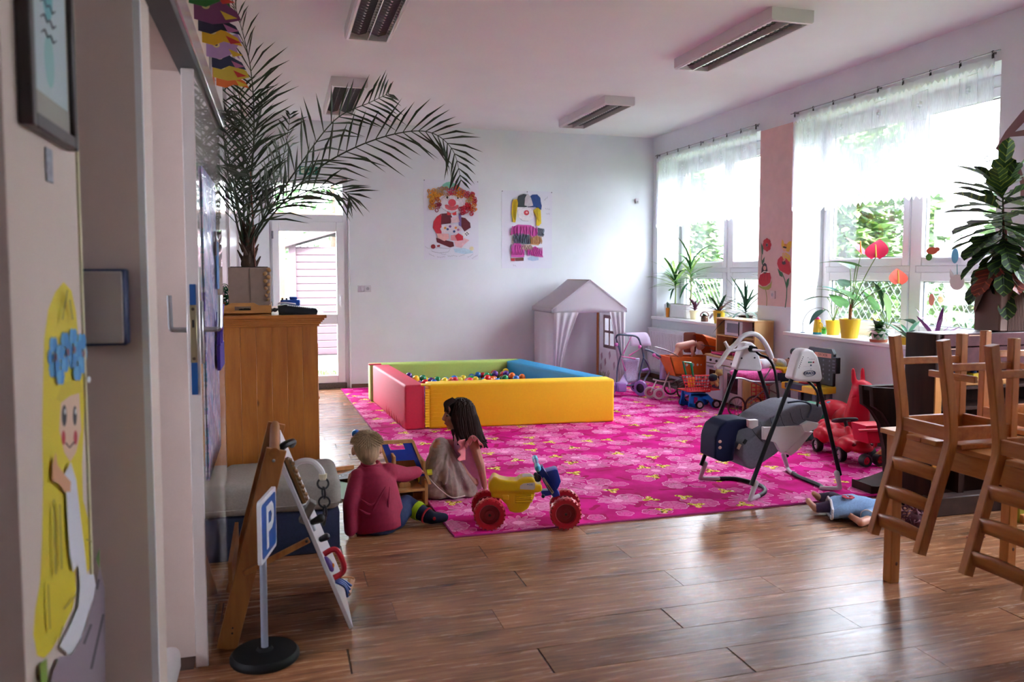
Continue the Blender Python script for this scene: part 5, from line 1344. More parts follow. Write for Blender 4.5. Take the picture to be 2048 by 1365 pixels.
MB().tube(spl([pp(.1, .23 * L_, .03), pp(.12, .2 * L_, .06), pp(.12, .18 * L_, .075)], 4), .004, 6).build('wooden_peg', pine, panel)
MB().cap(tuple(pp(.3, .02 * L_, .02)), tuple(pp(.42, .02 * L_, .045)), .012, .016, 8).build('foot_block', mat('pale peg', '#b98a6a', .6), panel)

# ------------------------------------------------------------------ parking sign on a stand
q = Zp(530, 1318)
t = thing('parking_sign', 'blue and white toy parking sign on grey pole with black base', 'road sign', q)
MB().lathe([(.118, 0), (.122, .006), (.122, .018), (.112, .03), (.03, .036), (.022, .045), (.0, .045)], q, 40).build('base', mat('black sign base', '#0d0d11', .6, spec=.25), t)
MB().cyl(q + V((0, 0, .04)), q + V((0, 0, .44)), .0125, seg=16).build('pole', mat('grey plastic pole', '#8d93a6', .45), t)
ps = Yp(515, 1045, 2.93); 
sn, sf = Yp(517, 1045, 2.84), Yp(547, 1005, 3.05)
Ms = frame((sn.x, sn.y, .385), (sf - sn).xy.to_3d(), (0, 0, 1)) @ Matrix.Scale(.7, 4)
zf = 1 if (Ms.to_3x3() @ V((0, 0, 1))).x > 0 else -1
def signplate(nm, o_, w0, w1, m):
    b = MB().prism(rrect(0 + o_, .32 - o_, 0 + o_, .32 - o_, .02), zf * w0, zf * w1, Ms); return b.build(nm, m, t)
signplate('white_plate', 0, -.008, .010, mat('sign white plastic', '#d7d5dc', .4))
signplate('blue_field', .022, .010, .0125, mat('sign blue', '#1a4f9e', .4))
b = MB()
P_ = [(.10, .05), (.145, .05), (.145, .13), (.19, .13)] + [(.19 + .05 * math.sin(a_), .185 - .055 * math.cos(a_)) for a_ in [k * pi / 8 for k in range(9)]] + [(.10, .24)]
for pts in ([(.10, .05), (.14, .05), (.14, .27), (.10, .27)], [(.14, .23), (.19, .23), (.21, .27), (.14, .27)], [(.14, .13), (.21, .13), (.19, .17), (.14, .17)], [(.19, .17), (.21, .13), (.245, .155), (.255, .2), (.215, .2)], [(.215, .2), (.255, .2), (.245, .245), (.21, .27), (.19, .23)]): b.prism(pts, zf * .0125, zf * .0145, Ms)
b.build('letter_P', MATS['sign white plastic'], t)
# ------------------------------------------------------------------ helpers for things seen from the side
FY = frame((0, 0, 0), (1, 0, 0), (0, 0, 1))        # (u,v,w) -> (u,-w,v)
def ypoly(poly, Y): return [(q.x, q.z) for q in (Yp(x, y, Y) for x, y in poly)]
def yprism(b, poly, Y, y0, y1, bev=0): return b.prism(ypoly(poly, Y), -y1, -y0, FY, bev)
def ytube(b, pts, Y, r, seg=8, n=4): return b.tube(spl([Yp(x, y, Y) for x, y in pts], n), r, seg)
rubber = mat('tyre rubber', '#17171a', .6)
def wheel(c, r, w, axis, m_tyre, m_hub, par, tread=0, name='wheel'):
    ax = V(axis).normalized(); M = frame(c, ax.orthogonal(), None, ax) if False else (Matrix.Translation(V(c)) @ ax.to_track_quat('Z', 'Y').to_matrix().to_4x4())
    b = MB().lathe([(r * .68, -w / 2), (r * .92, -w / 2), (r, -w * .3), (r, w * .3), (r * .92, w / 2), (r * .68, w / 2), (r * .62, w * .3), (r * .62, -w * .3), (r * .68, -w / 2)], M=M, seg=28, caps=False)
    if tread:
        for k in range(tread):
            a = 2 * pi * k / tread; b.box(tuple(M @ V((r * .985 * math.cos(a), r * .985 * math.sin(a), 0))), (.02 * r / .08, .006, w * .95), M=None) if False else None
            T = M @ Matrix.Rotation(a, 4, 'Z'); b.box((r * .97, 0, 0), (r * .10, r * .12, w * 1.02), M=T, bev=.001)
    o = b.build(name, m_tyre, par)
    MB().lathe([(0, -w * .42), (r * .3, -w * .42), (r * .34, -w * .3), (r * .64, -w * .26), (r * .64, w * .26), (r * .34, w * .3), (r * .3, w * .42), (0, w * .42)], M=M, seg=24).build('hub', m_hub, o)
    MB().lathe([(0, -w * .55), (r * .08, -w * .52), (r * .08, w * .52), (0, w * .55)], M=M, seg=10).build('axle_cap', mat('axle cap', '#1a1718', .4), o)
    return o

# ------------------------------------------------------------------ old maroon cabinet
dk = wood('dark brown stain', '#22110d', '#3a2019', .7, 'Z', 5)
dk.node_tree.nodes['Principled BSDF'].inputs['Specular IOR Level'].default_value = .15
mar = mat('worn maroon paint', '#4e2b30', .75, var=.25, scale=14, spec=.15)
worn = wood('worn orange wood', '#a5621f', '#c98435', .55, 'Z', 5)
KX0, KX1, KY0, KY1, KZ = 3.575, 4.80, 3.665, 3.90, 1.05
t = thing('old_cabinet', 'dark maroon old wooden shelf cabinet with worn edges below the croton', 'cabinet', (4.1, 3.82, 0))
MB().bx(KX0, KX0 + .035, KY0, KY1, 0, KZ, bev=.012, seg=2).build('side_panel', dk, t)
MB().bx(KX1 - .035, KX1, KY0, KY1, 0, KZ).build('side_panel', dk, t)
MB().bx(KX0 + .002, KX0 + .05, KY0 - .004, KY0 + .006, .0, .83, bev=.002).build('bare_edge', worn, t)
MB().bx(KX0 + .035, KX1 - .035, KY0 + .01, KY1, KZ - .02, KZ - .002, bev=.003).build('top_board', mat('grey topped board', '#6a5a5c', .5), t)
for z0, z1, y in ((.975, KZ - .004, KY0 - .006), (.83, .97, KY0)): MB().bx(KX0 + .05, KX1 - .035, y, y + .022, z0, z1, bev=.003).build('front_board', mar, t)
for z in (.60, .72, .30): MB().bx(KX0 + .035, KX1 - .035, KY0 + .02, KY1 - .02, z, z + .02, bev=.002).build('shelf', dk, t)
MB().bx(KX0 + .035, KX1 - .035, KY1 - .02, KY1, 0, KZ - .02).build('back_panel', dk, t)
MB().bx(KX0 - .01, KX1 - .035, KY0 - .03, KY0 + .06, 0, .11, bev=.006).build('plinth', mat('dark worn plinth', '#3a2622', .5, var=.5, scale=12), t)
MB().bx(3.80, 3.84, KY0 + .03, KY1 - .02, .11, .6).build('partition', dk, t)
for x, z, w in ((3.66, .96, .09), (3.7, .90, .05), (3.8, 1.035, .12), (4.05, .92, .06)): MB().bx(x, x + w, KY0 - .0075, KY0 - .005, z, z + .006).build('paint_chip', mat('chipped paint', '#b89078', .7), t)
# low bench with curved ends behind it
t = thing('curved_bench', 'low dark brown bench with curved end panels beside maroon cabinet', 'bench', (3.9, 4.32, 0))
e0 = Yp(1734, 773, 4.22); e1 = Yp(1784, 773, 4.22)
poly = [(1734, 773), (1796, 776), (1800, 985), (1784, 985), (1780, 900), (1772, 850), (1755, 822), (1736, 812)]
for y in (4.17, 4.265): yprism(MB(), poly, 4.22, y, y + .035, .006).build('end_panel', dk, t)
a = Yp(1734, 773, 4.22)
MB().bx(e0.x + .01, e0.x + .6, 4.206, 4.264, e0.z - .03, e0.z, bev=.004).build('top_board', dk, t)
yprism(MB(), [(1731, 992), (1800, 992), (1800, 950), (1770, 962), (1745, 972), (1731, 968)], 4.17, 4.12, 4.30, .006).build('foot_runner', dk, t)
# bead maze on the shelf
t = thing('bead_maze', 'wooden bead maze toy with coloured wires on the cabinet shelf', 'bead maze', (3.9, 3.72, .74))
MB().bx(3.66, 4.15, KY0 + .03, KY0 + .17, .74, .775, bev=.006).build('base', pine, t)
MB().bx(3.68, 4.12, KY0 + .025, KY0 + .03, .748, .768).build('front_strip', lw, t)
for pts, c in (([(3.72, .775), (3.70, .9), (3.80, .955), (3.88, .86), (3.96, .8), (3.98, .775)], '#1f5fb8'), ([(3.80, .775), (3.86, .93), (3.96, .95), (4.0, .85), (4.06, .775)], '#c02238'), ([(3.66, .775), (3.70, .83), (3.80, .81), (3.9, .9), (4.08, .775)], '#0f8f86')):
    MB().tube(spl([(x, KY0 + .11, z) for x, z in pts], 6), .004, 6).build('wire', mat('wire ' + c, c, .35), t)
for x, z, c in ((3.70, .79, '#8a1f2a'), (3.70, .82, '#e0b820'), (3.70, .85, '#8a1f2a'), (3.70, .88, '#1c1c24'), (3.74, .80, '#efd21c'), (3.79, .83, '#1a62b8'), (3.83, .87, '#1a62b8'), (3.72, .88, '#0c8a52')):
    MB().cyl((x, KY0 + .09, z - .013), (x, KY0 + .09, z + .013), .017, seg=12).build('bead', mat('bead ' + c, c, .35), t)
MB().bx(3.90, 3.95, KY0 + .05, KY0 + .1, .775, .81, bev=.004).build('yellow_block', mat('bead #efd21c', '#efd21c', .35), t)
MB().cyl((3.925, KY0 + .075, .81), (3.925, KY0 + .075, .87), .018).build('blue_block', mat('bead #1a62b8', '#1a62b8', .35), t)
MB().box((3.98, 3.45, .05), (.05, .05, .1), bev=.004).build('toy_brick_yellow', mat('olive yellow', '#9a9a3a', .5), None, label='small olive yellow toy block on floor behind table leg', cat='toy block')
MB().box((4.02, 3.43, .025), (.12, .06, .05), bev=.004).build('toy_brick_wood', pine, None, label='small pine toy block lying on floor behind table leg', cat='toy block')
q = Zp(1950, 1076)
MB().tube(spl([q + V((.05 * math.cos(k), .02 * math.sin(k * 1.7), .004 + .001 * (k % 3))) for k in range(10)], 4), .003, 5).build('tangled_string', mat('dark red cord', '#7a2230', .8), None, label='tangle of dark red cord on the floor under the table', cat='cord')

# ------------------------------------------------------------------ croton in ribbed planter
q0 = Yp(1987, 655, 3.74)
cr = thing('croton_plant', 'croton with large lobed green leaves in ribbed brown planter', 'potted plant', (q0.x + .14, 3.79, KZ))
rib = mat('ribbed brown planter', '#6a4f47', .8)
pz = Yp(1987, 577, 3.74).z
MB().bx(q0.x, q0.x + .29, 3.70, 3.885, KZ, pz, bev=.008).build('planter', rib, cr)
for k in range(20):
    x = q0.x + .065 + k * .0115
    MB().cyl((x, 3.699, KZ + .004), (x, 3.699, pz - .006), .004, seg=6).build('rib', rib, cr)
MB().bx(q0.x + .015, q0.x + .275, 3.715, 3.87, pz - .004, pz + .002).build('soil', MATS['potting soil'], cr)
for k in range(6):
    MB().sph((q0.x + .2 + .012 * (k % 2), 3.69, pz - .03 - k * .026), (.016, .004, .008), 8, rot=(0, .5 * (1 if k % 2 else -1), 0)).build('ornament_leaf', orn, cr)
s0 = V((q0.x + .10, 3.79, pz)); s1 = V((q0.x + .07, 3.78, pz + .62))
MB().tube(spl([s0, lerp(s0, s1, .4) + V((.015, 0, 0)), s1], 5), [.014, .012, .011, .01, .009, .008, .007, .006, .005, .004, .003], 8).build('stem', mat('croton stem', '#4c3426', .8), cr)
MB().tube(spl([s0 + V((.05, .02, 0)), s0 + V((.055, .02, .12)), s0 + V((.045, .03, .35))], 4), .012, 8).build('stem', mat('red croton stem', '#6b2a2a', .6), cr)
def crotleaf(col, vein):
    n = [(0, .0), (.014, .03), (.04, .09), (.082, .13), (.075, .17), (.042, .185), (.045, .22), (.052, .265), (.036, .30), (0, .325)]
    b = MB()
    for s_ in (1, -1):
        for (w0, l0), (w1, l1) in zip(n, n[1:]):
            z0, z1 = -.5 * l0 * l0, -.5 * l1 * l1
            b.face([(0, l0, z0), (s_ * w0, l0, z0 + .25 * w0), (s_ * w1, l1, z1 + .25 * w1), (0, l1, z1)] if w0 and w1 else ([(0, l0, z0), (s_ * w1, l1, z1 + .25 * w1), (0, l1, z1)] if not w0 else [(0, l0, z0), (s_ * w0, l0, z0 + .25 * w0), (0, l1, z1)]))
    b.tube([(0, l, -.5 * l * l + .003) for l in (0, .1, .2, .32)], [.004, .003, .002, .001], 5)
    me = b.mesh('leaf', 0); me.materials.append(col)
    return me
def croton_mat(name, c1, c2):
    m = mat(name, c1, .5, spec=.3); nt = m.node_tree; bs = nt.nodes['Principled BSDF']
    tc = nt.nodes.new('ShaderNodeTexCoord'); w = nt.nodes.new('ShaderNodeTexWave'); w.bands_direction = 'DIAGONAL'; w.inputs['Scale'].default_value = 14; w.inputs['Distortion'].default_value = 3
    sp = nt.nodes.new('ShaderNodeSeparateXYZ'); ab = nt.nodes.new('ShaderNodeMath'); ab.operation = 'ABSOLUTE'; cb = nt.nodes.new('ShaderNodeCombineXYZ')
    nt.links.new(tc.outputs['Object'], sp.inputs[0]); nt.links.new(sp.outputs[0], ab.inputs[0]); nt.links.new(ab.outputs[0], cb.inputs[0])
    ng = nt.nodes.new('ShaderNodeMath'); ng.operation = 'MULTIPLY'; ng.inputs[1].default_value = -1; nt.links.new(sp.outputs[1], ng.inputs[0]); nt.links.new(ng.outputs[0], cb.inputs[1])
    nt.links.new(cb.outputs[0], w.inputs['Vector'])
    r = nt.nodes.new('ShaderNodeValToRGB'); r.color_ramp.elements[0].position = .86; r.color_ramp.elements[0].color = lin(c1); r.color_ramp.elements[1].position = .97; r.color_ramp.elements[1].color = lin(c2)
    nt.links.new(w.outputs['Fac'], r.inputs[0]); nt.links.new(r.outputs[0], bs.inputs['Base Color'])
    return m
lm = [crotleaf(croton_mat('croton leaf dark', '#22361f', '#5d7a35'), 0), crotleaf(croton_mat('croton leaf green', '#35522a', '#8c9c3e'), 0), crotleaf(croton_mat('croton leaf red', '#6b2b25', '#b0503a'), 0)]
rg = random.Random(9)
for k in range(58):
    f_ = k / 57; p = lerp(s0, s1, .16 + .84 * f_); a = k * 2.399 + rg.uniform(-.3, .3)
    tilt = lerp(-.75, 1.0, f_ ** 1.8) + rg.uniform(-.25, .25)
    if k >= 56: tilt = 1.45
    o = inst(lm[2 if (k < 12 and k % 3 == 0) else (1 if k % 4 == 0 else 0)], 'leaf', cr, p - cr.location, rot=(0, 0, 0), scale=(.95,) * 3)
    o.rotation_euler = (Matrix.Rotation(a, 4, 'Z') @ Matrix.Rotation(tilt, 4, 'X')).to_euler()
    s_ = rg.uniform(.82, 1.15) * (1.0 if f_ < .8 else .85); o.scale = (s_, s_, s_)

# ------------------------------------------------------------------ baby swing
nv = mat('navy tube', '#101219', .4, spec=.3); shell = mat('swing white plastic', '#dcd9dd', .45); shell2 = mat('swing grey plastic', '#b9b2b8', .5)
sw_ = thing('baby_swing', 'baby swing with navy legs, white housings and grey quilted seat', 'baby swing', (3.06, 4.47, .009))
Z0 = .022
A1, A2, B1, B2 = V((2.683, 4.706, Z0)), V((3.408, 4.773, Z0)), V((2.722, 4.176, Z0)), V((3.417, 4.238, Z0))
def leg(pxtop, Y, foot): 
    a = Yp(*pxtop, Y); c = foot + V((0, 0, .075)) + (a - foot) * .02
    return MB().cyl(a, c, .0135, seg=12).build('leg', nv, sw_)
leg((1584, 757), 4.2, B1); leg((1634, 757), 4.22, B2); leg((1473, 738), 4.73, A1); leg((1517, 738), 4.75, A2)
for f_, inw, up in ((A1, V((.16, -.03, 0)), V((1473, 738, 4.73))), (B1, V((.13, .08, 0)), V((1584, 757, 4.2))), (A2, V((-.05, -.12, 0)), V((1517, 738, 4.75))), (B2, V((-.13, .06, 0)), V((1634, 757, 4.22)))):
    tp_ = Yp(up.x, up.y, up.z); d_ = (tp_ - f_).normalized()
    b = MB().cap(f_ + d_ * .11, f_ + V((0, 0, .004)), .018, .013, 10).cap(f_ + V((0, 0, .004)), f_ + inw * .8 + V((0, 0, .0)), .013, .014, 10)
    o = b.build('foot', shell2, sw_); melt(o, .005, 3)
zz = V((0, 0, Z0))
L1 = [A1 + V((.12, -.02, 0)), V((*Zp(1475, 965).xy, Z0)), V((*Zp(1520, 978).xy, Z0)), V((*Zp(1530, 990).xy, Z0)), B1 + V((.10, .06, 0))]
MB().tube(spl(L1, 6), .0135, 10).build('floor_tube', nv, sw_)
L2 = [A2 + V((-.03, -.1, 0)), lerp(A2, B2, .4) + V((-.06, 0, 0)), lerp(A2, B2, .8) + V((-.07, 0, 0)), B2 + V((-.10, .05, 0))]
MB().tube(spl(L2, 6), .0135, 10).build('floor_tube', nv, sw_)
def housing(poly, Y, y0, y1, lab):
    o = yprism(MB(), poly, Y, y0, y1).build('housing', shell, sw_, label=lab)
    r = o.modifiers.new('b', 'BEVEL'); r.width = .014; r.segments = 3; r.limit_method = 'ANGLE'
    for p in o.data.polygons: p.use_smooth = True
    return o
hB = housing([(1577, 757), (1585, 728), (1593, 704), (1600, 698), (1609, 697), (1619, 701), (1628, 712), (1634, 733), (1638, 755), (1634, 763), (1590, 762)], 4.2, 4.16, 4.25, 'white motor housing with oval logo')
hA = housing([(1466, 738), (1474, 712), (1481, 690), (1488, 684), (1498, 684), (1507, 692), (1513, 712), (1519, 735), (1516, 742), (1470, 740)], 4.74, 4.70, 4.78, 'plain white swing housing')
for px, py in ((1483, 717), (1509, 716)): q = Yp(px, py, 4.698); MB().cyl(q, q + V((0, -.004, 0)), .006).build('screw_hole', mat('dark hole', '#15151c', .6), hA)
# logo and buttons on the front housing
q = Yp(1619, 747, 4.158); navy = mat('logo navy', '#1c2c63', .4)
b = MB(); E = [V((q.x + .041 * math.cos(a), 4.1575, q.z + .018 * math.sin(a))) for a in [k * 2 * pi / 32 for k in range(32)]]
b.tube(E, [(.0012, .0030)] * 32, 6, closed=True); b.build('logo_ring', navy, hB)
text('GRACO', 'logo_letters', navy, hB, frame((q.x + .001, 4.1585, q.z), (1, 0, 0), (0, 0, 1)), .0215, .0008, bold=.0006)
for px, py, c in ((1618, 725, '#1f8f7a'), (1622, 725, '#4f9f8a'), (1627, 725, '#c02848'), (1622, 731, '#1f3560')): k = Yp(px, py, 4.158); MB().sph(k, (.006, .003, .005), 8).build('button', mat('button ' + c, c, .35), hB)
for px, py in ((1616, 716), (1620, 719), (1624, 719), (1628, 719), (1622, 738)): k = Yp(px, py, 4.158); MB().box(k, (.006, .002, .0025)).build('mark', mat('dark mark', '#4a4a55', .5), hB)
for j in range(7): k = Yp(1598 + j * 1.4, 736 - j * 3.6, 4.158); MB().box(k, (.004, .002, .006), ry=-.3).build('side_lettering', MATS['dark mark'], hB)
k = Yp(1622, 733, 4.157); MB().bx(k.x - .05, k.x + .05, 4.1585, 4.1595, k.z - .0006, k.z + .0006).build('seam', shell2, hB)
# hanger arms
hubA = Yp(1502, 698, 4.70)
MB().cyl(hubA, hubA + V((0, -.05, 0)), .024, .02, 14).build('hub', nv, sw_)
b = MB(); b.tube(spl([hubA + V((0, -.04, 0)), Yp(1520, 710, 4.64), Yp(1537, 718, 4.62), Yp(1549, 740, 4.6), Yp(1556, 790, 4.58), Yp(1560, 830, 4.56), Yp(1572, 850, 4.55)], 6), .009, 8); b.build('hanger_arm', nv, sw_)
b = MB(); b.tube(spl([Yp(1605, 705, 4.26), Yp(1590, 735, 4.3), Yp(1632, 780, 4.3), Yp(1634, 815, 4.32), Yp(1627, 838, 4.34), Yp(1612, 850, 4.36)], 6), .008, 8); b.build('hanger_arm', nv, sw_)
MB().cyl((Yp(1594, 705, 4.25)), Yp(1594, 705, 4.25) + V((-.0, .04, 0)), .022).build('hub', nv, sw_)
# toy bar: white arch with three prongs
b = MB(); ytube(b, [(1430, 736), (1440, 726), (1455, 704), (1470, 690), (1485, 674), (1500, 668), (1515, 671), (1528, 684), (1538, 702), (1544, 718)], 4.60, .017, 8, 5)
ytube(b, [(1449, 684), (1454, 692), (1458, 702)], 4.60, .012, 8); ytube(b, [(1458, 702), (1475, 700), (1487, 696), (1497, 693)], 4.63, .010, 8)
ytube(b, [(1430, 736), (1445, 722), (1458, 702)], 4.60, .010, 8)
ytube(b, [(1544, 718), (1534, 706), (1520, 702), (1505, 700)], 4.62, .009, 8)
o = b.build('toy_arch', shell, sw_); melt(o, .005, 2)
# seat
qf = mat('grey quilted fabric', '#6c6c78', .9, var=.1, scale=70)
b = MB(); pad = [(1460, 880), (1478, 870), (1492, 858), (1500, 845), (1515, 830), (1540, 815), (1570, 803), (1600, 801), (1620, 806), (1622, 820), (1612, 838), (1585, 846), (1560, 856), (1545, 880), (1530, 898), (1505, 915), (1482, 931), (1468, 926), (1458, 908)]
yprism(b, pad, 4.45, 4.31, 4.62)
seat = b.build('seat_pad', qf, sw_, label='grey quilted seat pad'); melt(seat, .011, 7)
for k in range(6):
    MB().tube(spl([Yp(1500 + k * 20, 852 - k * 8 + (6 if k > 3 else 0), 4.305), Yp(1510 + k * 19, 868 - k * 6, 4.303), Yp(1525 + k * 17, 884 - k * 9, 4.306)], 4), .0016, 5).build('quilt_line', mat('quilt thread', '#2b2b36', .9), seat)
b = MB(); yprism(b, [(1515, 851), (1547, 851), (1600, 848), (1604, 856), (1585, 872), (1566, 896), (1552, 903), (1546, 897), (1540, 880), (1515, 876)], 4.35, 4.285, 4.31, .006); yprism(b, [(1546, 897), (1556, 903), (1568, 894), (1600, 856), (1560, 856)], 4.45, 4.31, 4.62, .008)
b.build('seat_shell', shell, sw_)
b = MB(); yprism(b, [(1586, 846), (1600, 838), (1620, 842), (1616, 852), (1600, 860), (1590, 858)], 4.36, 4.27, 4.30, .005); b.build('hanger_clip', shell, sw_)
b = MB(); yprism(b, [(1415, 912), (1417, 870), (1425, 850), (1440, 838), (1460, 834), (1485, 834), (1487, 850), (1462, 856), (1457, 880), (1452, 917), (1430, 919)], 4.42, 4.33, 4.52)
tr_ = b.build('play_tray', mat('navy padded tray', '#141838', .7, spec=.15), sw_); melt(tr_, .009, 5)
yprism(MB(), [(1484, 837), (1502, 836), (1502, 848), (1490, 854), (1484, 850)], 4.38, 4.30, 4.34, .003).build('tray_bracket', shell, sw_)
for py in (884, 896): q = Yp(1440, py, 4.292); MB().sph(q, (.012, .004, .010), 10).build('tray_sticker', mat('tray sticker', '#b08a80', .5), tr_)
q = Yp(1478, 894, 4.30); MB().box(q, (.022, .004, .034), bev=.002, ry=.5).build('buckle', mat('cream buckle', '#b9a98f', .5), seat)
q = Yp(1490, 884, 4.30); MB().box(q, (.022, .006, .03), bev=.002, ry=.6).build('strap', mat('black strap', '#14141a', .7), seat)
b = MB(); ytube(b, [(1575, 806), (1600, 803), (1618, 808), (1622, 818), (1615, 836)], 4.31, .006, 6); b.build('seat_trim', mat('blue grey trim', '#3b4256', .8), seat)

# ------------------------------------------------------------------ ride-on toy car
RED = mat('toy red', '#c0102c', .45, spec=.25)
cc = V((4.09, 5.05, .009)); hd = math.atan2(-.97, -.16)
car = thing('ride_on_car', 'red ride-on toy car with black steering wheel and tyres', 'ride-on toy', cc, hd)
def lp(x, y, z): return (x, y, z)
b = MB()
b.sph((.0, 0, .115), (.27, .085, .05), 16).sph((.17, 0, .135), (.13, .10, .06), 16).sph((.26, 0, .115), (.06, .085, .035), 12).sph((-.20, 0, .16), (.09, .10, .075), 14).sph((-.27, 0, .18), (.045, .075, .06), 12)
for s_ in (-1, 1): b.sph((.17, s_ * .085, .125), (.085, .045, .06), 12).sph((-.17, s_ * .085, .13), (.10, .05, .065), 12).sph((.24, s_ * .07, .15), (.03, .025, .02), 10)
b.sph((-.02, 0, .165), (.13, .075, .035), 14).cap((.10, 0, .15), (.06, 0, .22), .035, .025)
o = b.build('body', RED, car, world=False); melt(o, .008, 5)
for x in (.17, -.17):
    for s_ in (-1, 1):
        c_ = pm(car) @ V((x, s_ * .115, .055)); ax = (pm(car).to_3x3() @ V((0, 1, 0)))
        wheel(c_, .055, .045, ax, rubber, mat('silver hub', '#a7a3aa', .3, metal=.5), car)
MB().cyl((.06, 0, .2), (.02, 0, .27), .014).build('steering_column', rubber, car, world=False)
sx = frame((.015, 0, .275), (0, 1, 0), None, (-.35, 0, 1)) if False else None
b = MB().torus((.012, 0, .278), .085, .011, (-.3, 0, 1), 28, 8)
for a in (0, 2.1, 4.2): b.cap((.012, 0, .276), (.012 + .08 * math.cos(a) * .95, .08 * math.sin(a), .276 + .08 * math.cos(a) * .3), .009, .008, 8)
b.build('steering_wheel', rubber, car, world=False)
for s_ in (-1, 1): MB().sph((.262, s_ * .062, .142), (.014, .022, .013), 10).build('headlight', mat('dark red lens', '#5e0c18', .2), car, world=False)
MB().box((.3, 0, .105), (.012, .06, .014), bev=.003).build('grille', mat('dark red lens', '#5e0c18', .2), car, world=False)
# hopping animal
t = thing('hopper_animal', 'red inflatable hopper animal with two upright ears by the wall', 'hopper toy', (4.32, 5.35, .009))
c = V((4.40, 5.36, 0))
b = MB().sph(c + V((0, 0, .19)), (.12, .17, .13), 16).cap(c + V((-.02, -.1, .25)), c + V((-.03, -.14, .47)), .10, .07).sph(c + V((-.03, -.17, .49)), (.075, .10, .07), 14)
for s_ in (-1, 1): b.cap(c + V((-.03 + s_ * .04, -.12, .54)), c + V((-.03 + s_ * .045, -.11, .635)), .022, .016, 8)
for x in (-.09, .09):
    for y in (-.13, .14): b.cap(c + V((x, y, .12)), c + V((x * 1.2, y * 1.1, .045)), .05, .036, 8)
o = b.build('body', RED, t); melt(o, .01, 4)
MB().cap(c + V((-.11, -.16, .43)), c + V((.05, -.16, .43)), .013, .013, 8).build('ear_grip', RED, t)
for s_ in (-1, 1): MB().sph(c + V((-.03 + s_ * .055, -.235, .51)), .012, 8).build('eye', mat('eye black', '#111111', .3), t)
# red cart behind the car
t = thing('toy_trailer', 'red plastic toy tub cart with wooden side at the bench', 'toy cart', (4.15, 4.72, .009))
q = Yp(1755, 866, 4.85)
b = MB(); yprism(b, [(1716, 848), (1762, 846), (1766, 862), (1756, 882), (1722, 884)], 4.72, 4.64, 4.80, .012); b.build('tub', RED, t)
MB().tube([Yp(1716, 862, 4.63), Yp(1766, 860, 4.63)], .010, 8).build('rim', RED, t)
yprism(MB(), [(1742, 905), (1768, 885), (1768, 912)], 4.72, 4.66, 4.68, .002).build('wooden_side', pine, t)
for px in (1735, 1762): c_ = Yp(px, 905, 4.7); wheel(V((c_.x, 4.72, .055)), .045, .05, (0, 1, 0), rubber, RED, t)
# second ride-on, ladybird like
t = thing('ride_on_beetle', 'red rounded ride-on toy with cream patch behind the red car', 'ride-on toy', (4.45, 5.6, .009))
c = Yp(1668, 850, 5.6); c.z = 0
b = MB().sph(c + V((0, 0, .2)), (.15, .2, .14), 16).sph(c + V((-.13, -.02, .28)), (.05, .05, .06), 12)
for x in (-.1, .1): b.cap(c + V((x, -.08, .14)), c + V((x * 1.1, -.09, .045)), .05, .036, 8); b.cap(c + V((x, .12, .14)), c + V((x * 1.1, .13, .045)), .05, .036, 8)
o = b.build('body', RED, t); melt(o, .01, 4)
MB().sph(c + V((.11, -.08, .23)), (.06, .08, .06), 12).build('cream_patch', mat('cream plastic', '#cdbd9a', .4), t)
# green toy and blue ring handle, stool
t = thing('green_tunnel_toy', 'green rounded toy with light blue ring handle behind the swing', 'toy', (4.2, 5.6, .009))
c = Yp(1622, 850, 5.6)
b = MB().sph((c.x, 5.6, .21), (.12, .13, .13), 14).sph((c.x - .08, 5.52, .12), (.08, .1, .09), 12)
for x in (-.08, .08): b.cap((c.x + x, 5.56, .1), (c.x + x, 5.56, .045), .04, .036, 8)
o = b.build('body', mat('toy green', '#0f7a52', .35), t); melt(o, .01, 4)
q = Yp(1658, 816, 5.6)
MB().torus((q.x, 5.6, q.z), .045, .013, (.1, 1, .2), 20, 8).cap((q.x, 5.6, q.z - .045), (q.x - .06, 5.6, q.z - .1), .013, .013, 8).build('ring_handle', mat('toy sky blue', '#2f93c4', .35), t)
t = thing('small_stool', 'small stool with orange red seat and green leg near wall', 'stool', (4.62, 5.72, .009))
q = Yp(1690, 817, 5.72)
MB().box((q.x, 5.72, q.z), (.12, .12, .022), bev=.006, seg=2).build('seat', mat('orange red', '#c8452c', .4), t)
for dx in (-.04, .04):
    for dy in (-.04, .04): MB().cyl((q.x + dx, 5.72 + dy, .009), (q.x + dx, 5.72 + dy, q.z - .01), .012, seg=8).build('leg', MATS['toy green'], t)

# ------------------------------------------------------------------ toy workbench
yel = mat('toy yellow', '#e8b81a', .35)
zt = .41
a_, b_, c_ = Zp(1562, 777, zt - .06), Zp(1630, 791, zt - .06), Zp(1677, 789, zt - .06)
wb = thing('toy_workbench', 'yellow and black toy workbench under the near window', 'toy workbench', (b_.x, b_.y + .15, .009))
e_ = (a_ - b_); f_ = V((-e_.y, e_.x, 0)).normalized() * -1
if f_.x < 0: f_ = -f_
dp = (c_ - b_).dot(f_)
Wd = e_.length; ex = -e_.normalized()
Mw = frame(a_, ex, f_) 
Mw = Matrix((ex, f_, V((0, 0, 1)))).transposed().to_4x4(); Mw.translation = V((a_.x, a_.y, 0))
dp = max(.22, min(.32, abs(dp)))
def wbx(name, x0, x1, y0, y1, z0, z1, m, bev=.004, par=wb):
    b = MB().bx(x0, x1, y0, y1, z0, z1, bev=bev); bmesh.ops.transform(b.bm, matrix=Mw, verts=b.bm.verts); return b.build(name, m, par)
top = wbx('bench_top', 0, Wd, 0, dp, zt - .06, zt, yel, .006)
wbx('navy_drawer', .12 * Wd, .62 * Wd, -.004, .1, zt - .045, zt + .002, mat('workbench navy', '#1a2340', .5), .002)
for x in (.3, .62): wbx('red_tool', x * Wd, (x + .2) * Wd, .08, .14, zt, zt + .012, RED, .004)
